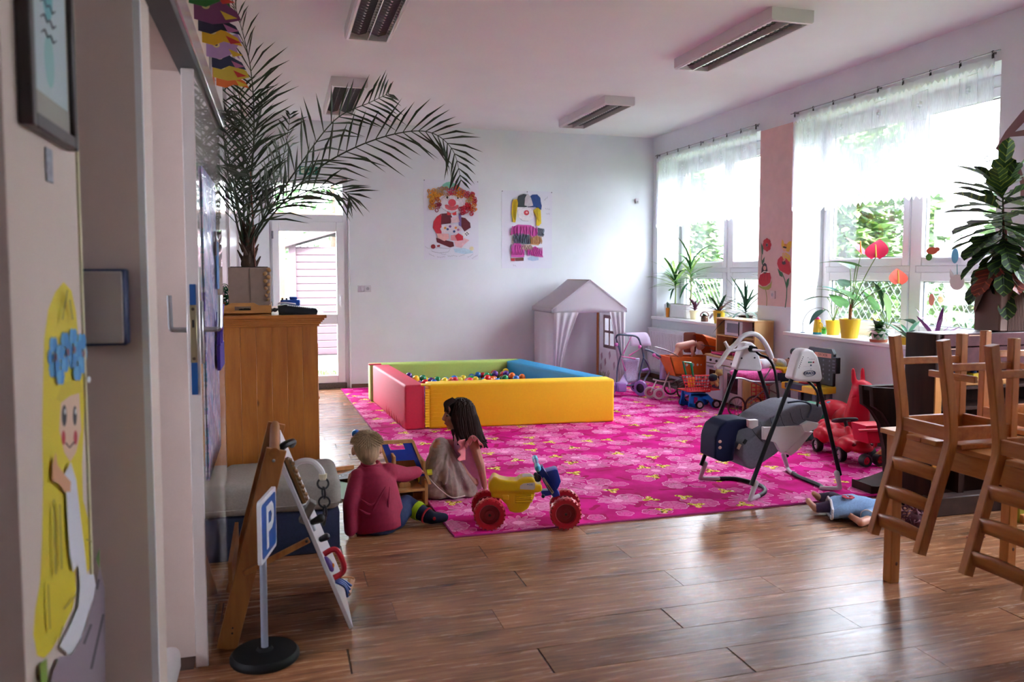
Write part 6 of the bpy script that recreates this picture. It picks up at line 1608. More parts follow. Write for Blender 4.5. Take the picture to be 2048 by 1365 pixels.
blk_ = mat('workbench black', '#17191f', .45)
for x in (.05, .86):
    for y in (.02, dp - .06): wbx('leg', x * Wd, x * Wd + .04, y, y + .04, .009, zt - .06, mat('workbench grey', '#5b5e70', .5))
wbx('shelf_panel', .06 * Wd, .92 * Wd, dp - .04, dp - .03, .1, zt - .06, blk_)
q0, q1 = .22 * Wd, .98 * Wd
pb_ = wbx('tool_board', q0, q1, dp - .03, dp, zt, zt + .29, blk_, .008)
b = MB().prism([(q0, zt + .28), (q1, zt + .28), (q1 - .03, zt + .325), (q0 + .03, zt + .325)], -dp, -dp + .03, FY); bmesh.ops.transform(b.bm, matrix=Mw, verts=b.bm.verts); b.build('board_top', mat('workbench blue black', '#22303f', .4), wb)
for i in range(5):
    for j in range(4):
        b = MB().cyl((lerp(q0 + .06, q1 - .05, j / 3), dp - .032, zt + .06 + i * .04), (lerp(q0 + .06, q1 - .05, j / 3), dp - .03, zt + .06 + i * .04), .009, seg=8); bmesh.ops.transform(b.bm, matrix=Mw, verts=b.bm.verts); b.build('peg_hole', mat('peg hole', '#5a5f6b', .5), pb_)
wbx('label_plate', q0 + .1, q1 - .03, dp - .033, dp - .03, zt + .245, zt + .285, mat('pale orange label', '#d9a08c', .5), .001, pb_)
text('DECKER', 'label_letters', mat('label letters', '#5e2a2a', .5), pb_, Mw @ frame(((q0 + q1) / 2 + .035, dp - .0335, zt + .265), (1, 0, 0), (0, 0, 1)), .032, .0006)
wbx('side_rack', q1, q1 + .05, dp - .05, dp + .0, zt + .12, zt + .26, blk_, .004)
for k in range(4): wbx('rack_slot', q1 + .008, q1 + .042, dp - .053, dp - .05, zt + .14 + k * .028, zt + .15 + k * .028, MATS['peg hole'], 0)

# ------------------------------------------------------------------ doll on the floor
skin_d = mat('doll vinyl', '#c98f78', .45, sss=.05)
P = lambda x, y, z: Zp(x, y, z)
t = thing('lying_doll', 'doll in light blue dress lying on its back on wood floor', 'doll', (3.14, 3.8, 0))
h_, sh_, hip, kn, an, toe = P(1822, 1035, .06), P(1760, 1020, .06), P(1705, 1018, .055), P(1660, 1014, .045), P(1630, 1017, .035), P(1616, 1003, .075)
off = V((.03, .075, 0))
b = MB().cap(hip, sh_, .055, .05, 12).cap(sh_, h_, .03, .03).sph(h_, (.068, .068, .062), 14)
b.cap(hip, kn, .038, .032).cap(kn, an, .032, .022).cap(an, toe, .020, .016)
k2 = P(1672, 1003, .045) + off; a2 = P(1645, 1003, .04) + off; t2 = P(1632, 992, .085) + off * .6
b.cap(hip + off * .6, k2, .038, .032).cap(k2, a2, .032, .022).cap(a2, t2, .020, .015)
for k in range(4): b.cap(toe + V((-.008 + .006 * k, -.004, .004)), toe + V((-.014 + .007 * k, -.006, .018)), .006, .005, 6)
el_ = P(1722, 1046, .028); hn = P(1701, 1033, .035)
b.cap(sh_ + V((-.01, -.04, -.01)), el_, .028, .024).cap(el_, hn, .022, .016)
for k in range(4): b.cap(hn, hn + V((-.012 + .004 * k, -.010 + .006 * k, .026)), .007, .005, 6)
b.cap(hn, hn + V((.014, .0, .018)), .007, .006, 6)
o = b.build('body', skin_d, t); melt(o, .0055, 3)
den = mat('light blue denim', '#7d9cc4', .85, var=.12, scale=120)
b = MB(); ax = (sh_ - hip).normalized(); sd = V((0, 0, 1)).cross(ax).normalized(); rings = []
for f_, w, h in ((-.80, .125, .048), (-.6, .122, .056), (-.3, .105, .062), (0, .085, .064), (.5, .075, .06), (.95, .07, .056), (1.1, .05, .045)):
    c_ = hip + (sh_ - hip) * f_; c_.z = max(h * .98 + .003, .0)
    rings.append([c_ + sd * (w * math.cos(a) * (1 + .10 * math.sin(a * 5 + f_ * 6))) + V((0, 0, h * math.sin(a) * (1 + .14 * math.sin(a * 6 + f_ * 4)))) for a in [k * 2 * pi / 28 for k in range(28)]])
b.loft(rings); dr = b.build('dress', den, t)
b = MB().tube([p + V((0, 0, .002)) + (-ax * .006) for p in rings[0]], .007, 6, closed=True); b.build('frill', mat('white frill', '#cfcbd2', .8), dr)
sl = MB().cap(sh_ + V((.0, -.02, .0)), lerp(sh_, el_, .55) + V((0, 0, .004)), .04, .044, 12).build('sleeve', den, t)
MB().torus(lerp(sh_, el_, .62), .042, .006, el_ - sh_, 18, 6).build('sleeve_frill', MATS['white frill'], sl)
leg_m = mat('purple leggings', '#4d3a55', .85, var=.2, scale=40)
for a, c, d_ in ((hip, kn, lerp(kn, an, .8)), (hip + off * .6, k2, lerp(k2, a2, .8))): MB().cap(a, c, .041, .035, 12).cap(c, d_, .035, .027, 12).build('legging', leg_m, t)
q = lerp(hip, kn, .25) + V((0, 0, .075)) + sd * -.02
for k in range(7): MB().sph(q + sd * (.028 * math.cos(k * .9) - .015) + ax * (.022 * math.sin(k * .9)) + V((0, 0, .0)), (.014, .014, .005), 8).build('red_flower_patch', mat('red applique', '#a82a44', .8), dr)
hair = MB().sph(h_ + (h_ - sh_).normalized() * .012 + V((0, 0, -.002)), (.068, .068, .060), 14); rg = random.Random(4)
for k in range(90):
    a = rg.uniform(0, 2 * pi); e = rg.uniform(-.2, 1.4); d_ = V((math.cos(a) * math.cos(e), math.sin(a) * math.cos(e), math.sin(e)))
    if d_.dot(sh_ - h_) > .06: continue
    p = h_ + d_ * .066; p.z = max(p.z, .014); hair.torus(p, rg.uniform(.010, .016), .0045, (rg.uniform(-1, 1), rg.uniform(-1, 1), rg.uniform(-1, 1)), 9, 5)
hair.build('curly_hair', mat('doll curls', '#5c2e3c', .75, var=.3, scale=60), t)
# ------------------------------------------------------------------ plants on the sills
def strap(L, w, droop, m, fold=.25, name='leaf', n=7):
    b = MB(); rows = []
    for i in range(n + 1):
        f_ = i / n; ww = w * (math.sin(pi * (.12 + .88 * f_) * .98) ** .6) * (1 if f_ < .98 else .05)
        y, z = L * f_ * (1 - .25 * droop * f_), -droop * L * f_ * f_
        rows.append([(-ww, y, z + fold * ww), (0, y, z), (ww, y, z + fold * ww)])
    vs = [[b.bm.verts.new(V(p)) for p in r] for r in rows]
    for a, c in zip(vs, vs[1:]):
        for k in range(2): b.bm.faces.new((a[k], a[k + 1], c[k + 1], c[k]))
    me = b.mesh(name, 80); me.materials.append(m); return me
def heart(L, w, m, droop=.3, name='leaf'):
    b = MB(); n = 9; vs = []
    for i in range(n + 1):
        f_ = i / n; ww = w * (math.sin(pi * f_ ** .62) ** .85 if 0 < f_ < 1 else (.35 if f_ == 0 else .02)); y = L * f_ - (.12 * L if False else 0)
        z = -droop * L * f_ * f_
        vs.append([b.bm.verts.new(V((s_ * ww, y - (abs(s_) * .14 * L * (1 - f_) if True else 0), z + .18 * abs(s_) * ww))) for s_ in (-1, -.5, 0, .5, 1)])
    for a, c in zip(vs, vs[1:]):
        for k in range(4): b.bm.faces.new((a[k], a[k + 1], c[k + 1], c[k]))
    me = b.mesh(name, 80); me.materials.append(m); return me
def rosette(par, base, meshes, n, e0, e1, seed, s0=.8, s1=1.1, dz=0, name='leaf', a_off=0):
    rg = random.Random(seed)
    for k in range(n):
        f_ = k / max(1, n - 1); a = a_off + k * 2.399 + rg.uniform(-.25, .25); e = lerp(e0, e1, f_) + rg.uniform(-.12, .12)
        o = inst(meshes[k % len(meshes)], name, par, V(base) + V((0, 0, dz * f_)) - par.location)
        o.rotation_euler = (Matrix.Rotation(a, 4, 'Z') @ Matrix.Rotation(e, 4, 'X')).to_euler()
        s_ = rg.uniform(s0, s1); o.scale = (s_, s_, s_)
def pot(par, c, r0, r1, h, m, name='pot', soil=True, seg=24, sx=1, sy=1):
    MB().lathe([(0, 0), (r0, 0), (r0, .002), (r1, h - .008), (r1 * 1.04, h - .006), (r1 * 1.04, h), (r1 * .9, h), (r1 * .86, h - .02), (0, h - .02)], c, seg, sx=sx, sy=sy).build(name, m, par)
    if soil: MB().lathe([(0, h - .022), (r1 * .87, h - .022), (r1 * .87, h - .012), (0, h - .01)], c, 16, sx=sx, sy=sy).build('soil', MATS['potting soil'], par)
XS = XR + .13
def sp(px, py=None, X=XS):     # a spot on the sill board under picture column px
    y = Xp(px, 640, X).y; return V((X, y, ZS))
yp = mat('yellow glazed pot', '#e8c02c', .35); wpot = mat('white glazed pot', '#e2e2e4', .3); gl = mat('fresh leaf green', '#3f7a2e', .6, var=.2, scale=20, spec=.2); gd = mat('deep leaf green', '#1f4a2e', .6, var=.2, scale=20, spec=.2)
purp = mat('purple leaf', '#5a2340', .4, var=.3, scale=20); pgl = mat('olive purple leaf', '#4c5a3c', .4, var=.3, scale=20); terr = mat('terracotta', '#b0654a', .7); ltg = mat('light leaf green', '#8fb45a', .45, var=.2, scale=20)
p = sp(1335, X=XR + .04)
t = thing('carrot_ornament', 'small orange carrot ornament with green top on far window sill', 'ornament', p)
MB().lathe([(0, 0), (.020, 0), (.022, .05), (.024, .115), (.018, .122), (0, .122)], p, 12).build('carrot_body', mat('carrot orange', '#e88a1c', .5), t)
for k in range(5): MB().cap(p + V((0, 0, .12)), p + V((.012 * math.cos(k * 1.26), .012 * math.sin(k * 1.26), .185 + .01 * (k % 2))), .008, .004, 6).build('green_top', gd, t)
# dracaena trough
p = sp(1360, X=XR + .16)
t = thing('planter_trough', 'white rectangular planter with two long leaved dracaenas at far window', 'potted plant', p)
y0, y1 = sp(1337).y, sp(1381).y
lo, hi = min(y0, y1), max(y0, y1)
MB().bx(XR + .06, XR + .24, lo, hi, ZS, ZS + .17, bev=.008).build('trough', wpot, t)
MB().bx(XR + .075, XR + .225, lo + .015, hi - .015, ZS + .165, ZS + .173).build('soil', MATS['potting soil'], t)
st = [strap(.42, .017, d_, m) for d_, m in ((.35, gl), (.6, gd), (.2, ltg))]
for px, h, n, sd_ in ((1350, .36, 34, 3), (1383, .50, 28, 4)):
    q = sp(px, X=XR + .15); q.y = max(lo + .04, min(hi - .04, q.y)); q.z = ZS + .165
    MB().tube(spl([q, q + V((.01, .01, h * .5)), q + V((0, .02, h))], 4), [.012, .011, .01, .009, .008, .008, .007, .006, .005], 8).build('stem', mat('green cane', '#7f9256', .6), t)
    rosette(t, q + V((0, .01, h * .55)), st, n, .1, 1.25, sd_, .75, 1.1, h * .45)
def potplant(px, X, label, potm, r0, r1, h, meshes, n, e0, e1, seed, extra=None, dz=0, name='potted_plant', dish=None):
    p = sp(px, X=X); t = thing(name, label, 'potted plant', p)
    z = 0
    if dish: MB().lathe([(0, 0), (r1 * 1.15, 0), (r1 * 1.25, .022), (r1 * 1.1, .022), (r1 * 1.05, .008), (0, .008)], p, 24).build('saucer', dish, t); z = .01
    pot(t, p + V((0, 0, z)), r0, r1, h, potm)
    rosette(t, p + V((0, 0, h + z - .015)), meshes, n, e0, e1, seed, dz=dz)
    return t, p
rho = [strap(.22, .016, d_, m) for d_, m in ((.15, purp), (.5, purp), (.35, pgl))]
potplant(1389, XR + .12, 'purple leaved plant in pale cream pot on far window sill', mat('cream pot', '#e9dfae', .4), .05, .06, .11, [strap(.20, .017, .3, purp), strap(.18, .016, .1, purp)], 16, .1, 1.2, 11, dz=.05)
t, p = potplant(1409, XR + .02, 'small variegated plant in brown basket pot on far window sill', mat('brown glazed basket', '#6a4438', .4), .045, .04, .07, [heart(.07, .025, mat('pale variegated leaf', '#b9c59c', .5, var=.4, scale=50)), heart(.07, .022, gd)], 14, -.2, 1.0, 12)
MB().torus(p + V((0, 0, .06)), .055, .008, (0, 1, 0), 20, 8, 0, pi).build('basket_handle', MATS['brown glazed basket'], t)
potplant(1438, XR + .02, 'purple and green rosette plant in bright yellow pot at far window', yp, .055, .068, .145, [strap(.30, .022, d_, m) for d_, m in ((.3, purp), (.55, pgl), (.25, gd))], 18, -.1, 1.2, 13)
potplant(1467, XR + .12, 'low succulent in flat yellow dish on far window sill', yp, .05, .058, .05, [heart(.05, .02, gd)], 16, .1, 1.3, 14)
potplant(1491, XR + .10, 'dense dark umbrella grass in brown pot and green saucer at far window', mat('brown clay pot', '#5c3a34', .6), .06, .075, .1, [strap(.38, .014, d_, m) for d_, m in ((.4, gd), (.15, gd), (.7, mat('blue green leaf', '#3a6a58', .45)))], 44, -.2, 1.4, 15, dz=.12, dish=mat('mint green dish', '#6fb083', .4))
# near window sill
p = sp(1606, X=XR + .03)
t = thing('wire_ornament', 'thin arched dark wire ornament on tiny blue base, near window sill', 'ornament', p)
MB().lathe([(0, 0), (.022, 0), (.02, .006), (0, .008)], p, 14).build('base', mat('dark blue base', '#2c4a68', .4), t)
MB().tube(spl([p, Xp(1606, 645, XR + .03), Xp(1614, 628, XR + .03), Xp(1628, 618, XR + .03), Xp(1645, 617, XR + .03), Xp(1662, 626, XR + .03)], 6), .0025, 5).build('wire', mat('dark wire', '#2f4038', .4), t)
p = sp(1635, X=XR + .04)
t = thing('toy_jug', 'yellow toy jug with pink lid and turquoise foot on window sill', 'jug', p)
MB().lathe([(.038, .018), (.038, .03), (.033, .09), (.028, .125), (.034, .14), (.0, .14)], p, 20).build('jug_body', yp, t)
MB().lathe([(0, 0), (.039, 0), (.039, .02), (0, .02)], p, 20).build('foot', mat('turquoise', '#2c9aa8', .4), t)
MB().sph(p + V((0, 0, .145)), (.026, .026, .018), 12).cyl(p + V((0, .02, .145)), p + V((0, .04, .155)), .010, .006).build('lid', mat('hot pink', '#d81f7a', .35), t)
MB().torus(p + V((0, -.045, .085)), .026, .006, (1, 0, 0), 18, 6).build('handle', yp, t)
p = sp(1648, X=XR + .13)
t = thing('tiny_sprout', 'little clover like sprout in green pot behind yellow jug', 'potted plant', p)
pot(t, p, .022, .026, .045, mat('bright green pot', '#2fa02c', .4)); rosette(t, p + V((0, 0, .035)), [heart(.05, .02, ltg)], 7, .6, 1.3, 18)
hb = [heart(.26, .075, m, .35) for m in (mat('bluish caladium', '#3f7468', .6, var=.2, spec=.2), gd, gl)]
def stalked(t, base, tips, mesh, stem_m, tilt=.35, scale=1.0, name='leaf'):
    """stalks to picture points, each ending in a leaf"""
    for k, (px, py, X, az, el_, s_) in enumerate(tips):
        e = Xp(px, py, X); mid = lerp(base, e, .55) + V((0, 0, .05))
        MB().tube(spl([base, mid, e], 5), .0042, 6).build('stalk', stem_m, t)
        o = inst(mesh[k % len(mesh)] if isinstance(mesh, list) else mesh, name, t, e - t.location)
        o.rotation_euler = (Matrix.Rotation(az, 4, 'Z') @ Matrix.Rotation(el_, 4, 'X')).to_euler(); o.scale = (s_,) * 3
stm = mat('leaf stalk', '#6b8a4a', .5)
p = sp(1667, X=XR + .14)
t = thing('caladium_plant', 'arrow leaved plant in yellow pot left of the red anthurium', 'potted plant', p)
pot(t, p, .055, .07, .135, yp)
stalked(t, p + V((0, 0, .12)), [(1672, 583, XR + .12, .6, .5, .9), (1655, 596, XR + .05, 1.3, .2, .85), (1685, 612, XR + .05, -.2, .7, 1.0), (1645, 622, XR + .02, 1.6, -.4, .7), (1690, 572, XR + .18, -.5, .6, .8)], hb, stm)
p = sp(1700, X=XR + .03)
t = thing('anthurium', 'tall anthurium with red spathes and yellow spikes in yellow pot', 'potted plant', p)
pot(t, p, .07, .09, .17, yp)
MB().tube(spl([p + V((0, 0, .15)), p + V((.01, .01, .22)), p + V((.01, 0, .30))], 4), .014, 8).build('stem', mat('anthurium stem', '#a8683a', .7, var=.3, scale=60), t)
bz = p + V((.01, 0, .26))
stalked(t, bz, [(1712, 532, XR + .05, 1.1, .35, 1.15), (1700, 535, XR + .08, .1, .6, .9), (1690, 592, XR + .0, .9, .5, .9), (1750, 572, XR + .06, -2.0, -.9, .9), (1712, 600, XR + .02, .3, .7, .85)], [heart(.28, .09, gl, .3), heart(.25, .08, gd, .4)], stm)
redp = mat('red spathe', '#c81f48', .5, spec=.15); salm = mat('salmon spathe', '#d85a48', .5, spec=.15)
for px, py, az, m, s_ in ((1722, 506, .5, redp, 1.0), (1752, 514, -.9, redp, 1.1), (1797, 566, -.6, salm, .85)):
    e = Xp(px, py, XR + .05)
    MB().tube(spl([bz, lerp(bz, e, .5) + V((0, 0, .03)), e], 6), .004, 6).build('flower_stalk', stm, t)
    o = inst(heart(.19, .085, m, .15, 'spathe'), 'spathe', t, e - t.location - V((.0, 0, 0))); o.rotation_euler = (Matrix.Rotation(az, 4, 'Z') @ Matrix.Rotation(.95, 4, 'X')).to_euler(); o.scale = (s_,) * 3
    MB().cap(e, e + V((.0, .01, .1)), .008, .005, 8).build('spike', mat('yellow spike', '#e0ae4a', .5), t)
potplant(1758, XR - .005, 'small bushy plant in white pot on terracotta saucer, near window', wpot, .05, .058, .085, [heart(.085, .034, m, .5) for m in (gd, mat('silver leaf', '#7d9a7a', .6), gl)], 46, -.3, 1.2, 21, dz=.05, dish=terr)
p = sp(1775, X=XR + .2)
t = thing('elephant_ear', 'plant with large pale arrow leaf standing behind the white pot', 'potted plant', p)
pot(t, p, .05, .065, .1, wpot)
stalked(t, p + V((0, 0, .09)), [(1768, 592, XR + .12, 3.6, -1.1, 1.0), (1752, 620, XR + .15, .3, 1.2, .8), (1800, 640, XR + .1, -1.3, .1, .9)], [heart(.24, .07, mat('pale cream leaf', '#8fae74', .6, spec=.2), .3), hb[2], hb[1]], stm)
potplant(1816, XR + .05, 'aloe with spiky blue green leaves in low yellow pot', yp, .065, .08, .06, [strap(.22, .018, .15, mat('aloe green', '#4f8a6a', .45), .5), strap(.2, .017, .35, mat('aloe green', '#4f8a6a', .45), .5)], 14, 0, 1.1, 22)
potplant(1873, XR + .06, 'upright violet rosette plant between aloe and the croton', terr, .05, .06, .07, [strap(.30, .020, .05, mat('violet leaf', '#6a1f6c', .4)), strap(.24, .016, .3, mat('violet leaf', '#6a1f6c', .4))], 11, .1, 1.35, 23)
# things hanging in / stuck on the near window
q0, q1 = Xp(1869, 421, XG - .025), Xp(1922, 470, XG - .025)
MB().bx(XG - .024, XG - .0215, min(q0.y, q1.y), max(q0.y, q1.y), q1.z, q0.z).build('window_paper', sheermat('white paper', '#f2f2f8', .03), None, label='blank white sheet taped to the near window pane', cat='paper')
q0, q1 = Xp(1868, 487, XG - .025), Xp(1921, 526, XG - .025)
t = thing('window_drawing', 'white drawing with blue shape taped under the blank sheet', 'drawing', (XG - .023, (q0.y + q1.y) / 2, q1.z))
MB().bx(XG - .024, XG - .0215, min(q0.y, q1.y), max(q0.y, q1.y), q1.z, q0.z).build('sheet', MATS['white paper'], t)
q = Xp(1910, 512, XG - .026); MB().sph(q, (.0015, .035, .06), 12).build('blue_shape', mat('blue crayon', '#5a9cb8', .7), t)
q = Xp(1864, 502, XG - .026)
t = thing('window_bird', 'red and green paper bird stuck on the near window', 'paper craft', q)
MB().sph(q, (.002, .06, .03), 12).build('body', mat('red paper', '#b8482e', .7), t); MB().sph(q + V((0, .03, -.05)), (.002, .035, .03), 10).build('wing', gl, t); MB().sph(q + V((0, -.05, .01)), (.002, .03, .018), 8).build('head', MATS['red paper'], t)
q = Xp(1914, 565, XG - .05)
t = thing('cat_hanger', 'beige cat head charm hanging from the window handle', 'hanging charm', q + V((0, 0, -.08)))
b = MB().sph(q, (.012, .075, .065), 16)
for s_ in (-1, 1): b.cap(q + V((0, s_ * .05, .045)), q + V((0, s_ * .072, .105)), .018, .004, 8)
o = b.build('cat_head', mat('beige felt', '#b8a8a2', .85), t); melt(o, .007, 3)
MB().tube([q + V((0, 0, .06)), q + V((0, .005, .14))], .003, 5).build('ribbon', mat('teal ribbon', '#5f9ca0', .5), t)
q = Xp(1863, 600, XG - .03)
MB().sph(q, (.002, .03, .05), 12).build('salmon_sticker', mat('salmon paper', '#e08a78', .7), None, label='salmon paper petal stuck on lower pane of near window', cat='sticker')

# ------------------------------------------------------------------ toy kitchen
kw = mat('kitchen white', '#d8d0d6', .35); kp = wood('birch ply', '#c99a5c', '#deb67c', .5, 'Z', 5); kd = wood('dark ply', '#7d4a2a', '#96603a', .5, 'Z', 5)
X0, X1_, Y0, Y1 = 4.46, 4.70, 7.0, 7.74
t = thing('toy_kitchen', 'wooden toy kitchen with white doors and small microwave on top', 'toy kitchen', (4.6, 7.37, .009))
z0 = .009
for y in (Y0, Y1 - .016): MB().bx(X0, X1_, y, y + .016, z0, .50, bev=.002).build('side_panel', kp, t)
MB().bx(X0 - .012, X1_, Y0 - .006, Y1 + .006, .50, .52, bev=.004).build('counter', kp, t)
MB().bx(X1_ - .012, X1_, Y0 + .016, Y1 - .016, z0, .50).build('back_panel', kp, t)
for a, c in ((Y0 + .02, 7.36), (7.375, Y1 - .02)):
    d_ = MB().bx(X0 - .006, X0 + .01, a, c, .05, .42, bev=.002).build('door', kw, t)
    MB().bx(X0 - .0085, X0 - .005, a + .07, c - .07, .16, .36, bev=.002).build('door_window', mat('dark oven window', '#2c2428', .2), d_)
    MB().cyl((X0 - .022, a + .06, .395), (X0 - .022, c - .06, .395), .006, seg=8).build('door_handle', chrome, d_)
MB().bx(X0 - .004, X0 + .01, Y0 + .02, Y1 - .02, .43, .495, bev=.002).build('knob_panel', kw, t)
for y in (7.1, 7.2, 7.5, 7.62): MB().cyl((X0 - .004, y, .462), (X0 - .018, y, .462), .013, seg=12).build('knob', mat('black knob', '#222226', .4), t)
HX0 = 4.60
for y in (Y0, Y1 - .016): MB().bx(HX0 - .02, X1_ + .1, y, y + .016, .52, .895, bev=.002).build('hutch_side', kp, t)
MB().bx(HX0 - .026, X1_ + .1, Y0 - .004, Y1 + .004, .895, .912, bev=.003).build('hutch_top', kp, t)
MB().bx(HX0 - .02, X1_ + .1, Y0 + .016, Y1 - .016, .715, .73, bev=.002).build('hutch_shelf', kp, t)
MB().bx(X1_ + .085, X1_ + .1, Y0 + .016, Y1 - .016, .52, .895).build('hutch_back', kd, t)
mw = MB().bx(HX0 - .024, HX0 + .1, 7.22, 7.56, .735, .89, bev=.004).build('microwave', kw, t)
MB().bx(HX0 - .0265, HX0 - .0235, 7.29, 7.51, .765, .865).build('microwave_window', mat('grey glass', '#77737f', .15), mw)
MB().cyl((HX0 - .04, 7.26, .745), (HX0 - .04, 7.26, .885), .006, seg=8).build('microwave_handle', mat('black knob', '#222226', .4), mw)
MB().bx(X0 + .02, X1_ - .05, 7.45, 7.68, .52, .545, bev=.01).build('sink_tray', mat('pink tray', '#c8246e', .4), t)
for k, (y, c) in enumerate(((7.1, '#3fa02c'), (7.2, '#d8c81c'), (7.3, '#c8246e'))): MB().sph((4.56, y, .545), (.04, .05, .025), 10).build('toy_dish', mat('dish ' + c, c, .4), None, label=('green', 'yellow', 'pink')[k] + ' toy dish on the toy kitchen counter', cat='toy dish')

# ------------------------------------------------------------------ orange doll pram with baby doll
org = mat('orange pram cloth', '#e0681c', .55, var=.06, scale=20); brn = mat('brown pram lining', '#7a3f34', .6); pch = mat('pram chrome', '#8c8488', .3, metal=.8)
t = thing('doll_pram', 'orange retro doll pram with folded hood and spoked wheels', 'doll pram', (4.2, 7.72, .009))
Yc = 7.95; YA, YB = 7.82, 8.08
b = MB(); yprism(b, [(1328, 712), (1340, 750), (1405, 750), (1418, 740), (1420, 712)], Yc, YA, YA + .012, .002); yprism(b, [(1328, 712), (1340, 750), (1405, 750), (1418, 740), (1420, 712)], Yc, YB - .012, YB, .002)
yprism(b, [(1328, 712), (1331, 712), (1342, 750), (1340, 750)], Yc, YA, YB); yprism(b, [(1417, 712), (1420, 712), (1418, 741), (1415, 740)], Yc, YA, YB); yprism(b, [(1340, 746), (1406, 746), (1405, 750), (1340, 750)], Yc, YA, YB)
b.build('basket', org, t)
for px, r in ((1374, .014), (1385, .020), (1395, .013), (1402, .008)): q = Yp(px, 730, YA - .002); MB().cyl(q, q + V((0, -.002, 0)), r, seg=16).build('white_dot', mat('dot white', '#dcd6d2', .6), t)
# hood: fan of bent cloth
b = MB(); rim = [Yp(x, y, Yc) for x, y in ((1410, 712), (1396, 668), (1420, 676), (1448, 668), (1458, 700), (1440, 712))]
for a, c in (((1398, 668), (1432, 678)), ((1432, 678), (1450, 668)), ((1450, 668), (1458, 700))):
    p0, p1 = Yp(*a, Yc), Yp(*c, Yc); ctr = Yp(1418, 712, Yc)
    b.loft([[V((p0.x, YA, p0.z - .02)), V((p0.x, YA + .05, p0.z)), V((p0.x, YB - .05, p0.z)), V((p0.x, YB, p0.z - .02))], [V((p1.x, YA, p1.z - .02)), V((p1.x, YA + .05, p1.z)), V((p1.x, YB - .05, p1.z)), V((p1.x, YB, p1.z - .02))]], closed=False)
    for y in (YA, YB): b.face([V((p0.x, y, p0.z - .02)), V((p1.x, y, p1.z - .02)), V((ctr.x, y, ctr.z))])
o = b.build('hood', org, t, smooth=0); s_ = o.modifiers.new('t', 'SOLIDIFY'); s_.thickness = .006
b = MB(); p0, p1 = Yp(1375, 668, Yc), Yp(1402, 710, Yc)
b.prism(ypoly(rrect(1374, 1398, -706, -665, 4) and [(x, -y) for x, y in rrect(1374, 1398, -707, -666, 4)], 8.0), -YB, -YB + .012, FY)
b.build('hood_lining', brn, t)
MB().tube([Yp(1402, 690, YA - .008), Yp(1430, 694, YA - .008), Yp(1440, 705, YA - .008), Yp(1420, 700, YA - .008)], .004, 6).build('hood_stay', pch, t)
MB().tube(spl([Yp(1309, 694, 7.86), Yp(1335, 702, 7.85), Yp(1360, 716, 7.83), Yp(1372, 735, 7.82)], 4), .006, 6).build('push_handle', pch, t)
MB().tube(spl([Yp(1309, 694, 8.04), Yp(1335, 702, 8.05), Yp(1360, 716, 8.07)], 4), .006, 6).build('push_handle', pch, t)
MB().tube([Yp(1309, 694, 7.86), Yp(1309, 694, 8.04)], .008, 6).build('grip', mat('black grip', '#1c1c20', .5), t)
for y in (YA + .01, YB - .01):
    a, c = Yp(1348, 752, Yc), Yp(1412, 752, Yc)
    MB().tube(spl([V((a.x, y, a.z)), V((c.x - .02, y, .16)), V((c.x + .02, y, .10))], 4), .007, 6).tube(spl([V((c.x, y, c.z)), V((a.x + .04, y, .17)), V((a.x, y, .10))], 4), .007, 6).build('chassis_bar', pch, t)
def spoked(par, c, r, m, tread=.010, n=10):
    o = MB().torus(c, r - tread, tread, (0, 1, 0), 30, 8).build('wheel', m, par)
    b = MB().cyl(V(c) + V((0, -.012, 0)), V(c) + V((0, .012, 0)), .014, seg=10)
    for k in range(n): a = 2 * pi * k / n; b.tube([c, V(c) + V((math.cos(a) * (r - tread), 0, math.sin(a) * (r - tread)))], .0022, 4)
    b.build('spokes', pch, o)
tyre_b = mat('brown tyre', '#4c3230', .6)
for px in (1355, 1418):
    for y in (YA - .02, YB + .02): q = Yp(px, 790, Yc); spoked(t, (q.x, y, .105 + .009), .095, tyre_b)
def babydoll(label, pts, m, rad_, vox=.007, hair=None):
    t = thing('baby_doll', label, 'doll', pts['hip'])
    b = MB(); g = pts
    b.cap(g['hip'], g['chest'], rad_, rad_ * .95, 12).sph(g['head'], rad_ * 1.12, 14).cap(g['chest'], g['head'], rad_ * .5)
    for s_ in ('l', 'r'):
        b.cap(g['hip'], g['knee' + s_], rad_ * .7, rad_ * .55).cap(g['knee' + s_], g['foot' + s_], rad_ * .52, rad_ * .38)
        b.cap(g['chest'], g['elb' + s_], rad_ * .5, rad_ * .42).cap(g['elb' + s_], g['hand' + s_], rad_ * .40, rad_ * .3)
    b.sph(g['head'] + g['face'] * rad_ * 1.1, rad_ * .2, 8)
    o = b.build('body', m, t); melt(o, vox, 4)
    sd = g['face'].cross(V((0, 0, 1))).normalized()
    for s_ in (-1, 1): MB().sph(g['head'] + g['face'] * rad_ * 1.0 + sd * s_ * rad_ * .42 + V((0, 0, rad_ * .2)), rad_ * .14, 8).build('eye', mat('eye black', '#111111', .3), t)
    return t
Yb = 7.95
pt = dict(hip=Yp(1358, 694, Yb), chest=Yp(1385, 688, Yb), head=Yp(1397, 692, Yb) + V((.02, 0, .0)), kneel=Yp(1350, 710, Yb - .04), kneer=Yp(1362, 710, Yb + .04), footl=Yp(1342, 711, Yb - .05), footr=Yp(1352, 711, Yb + .05), elbl=Yp(1386, 702, Yb - .05), elbr=Yp(1384, 702, Yb + .05), handl=Yp(1384, 712, Yb - .05), handr=Yp(1390, 711, Yb + .05), face=V((.9, -.3, -.2)).normalized())
babydoll('bare baby doll crawling in the orange pram', pt, mat('baby doll vinyl', '#cf9484', .45, sss=.05), .045)

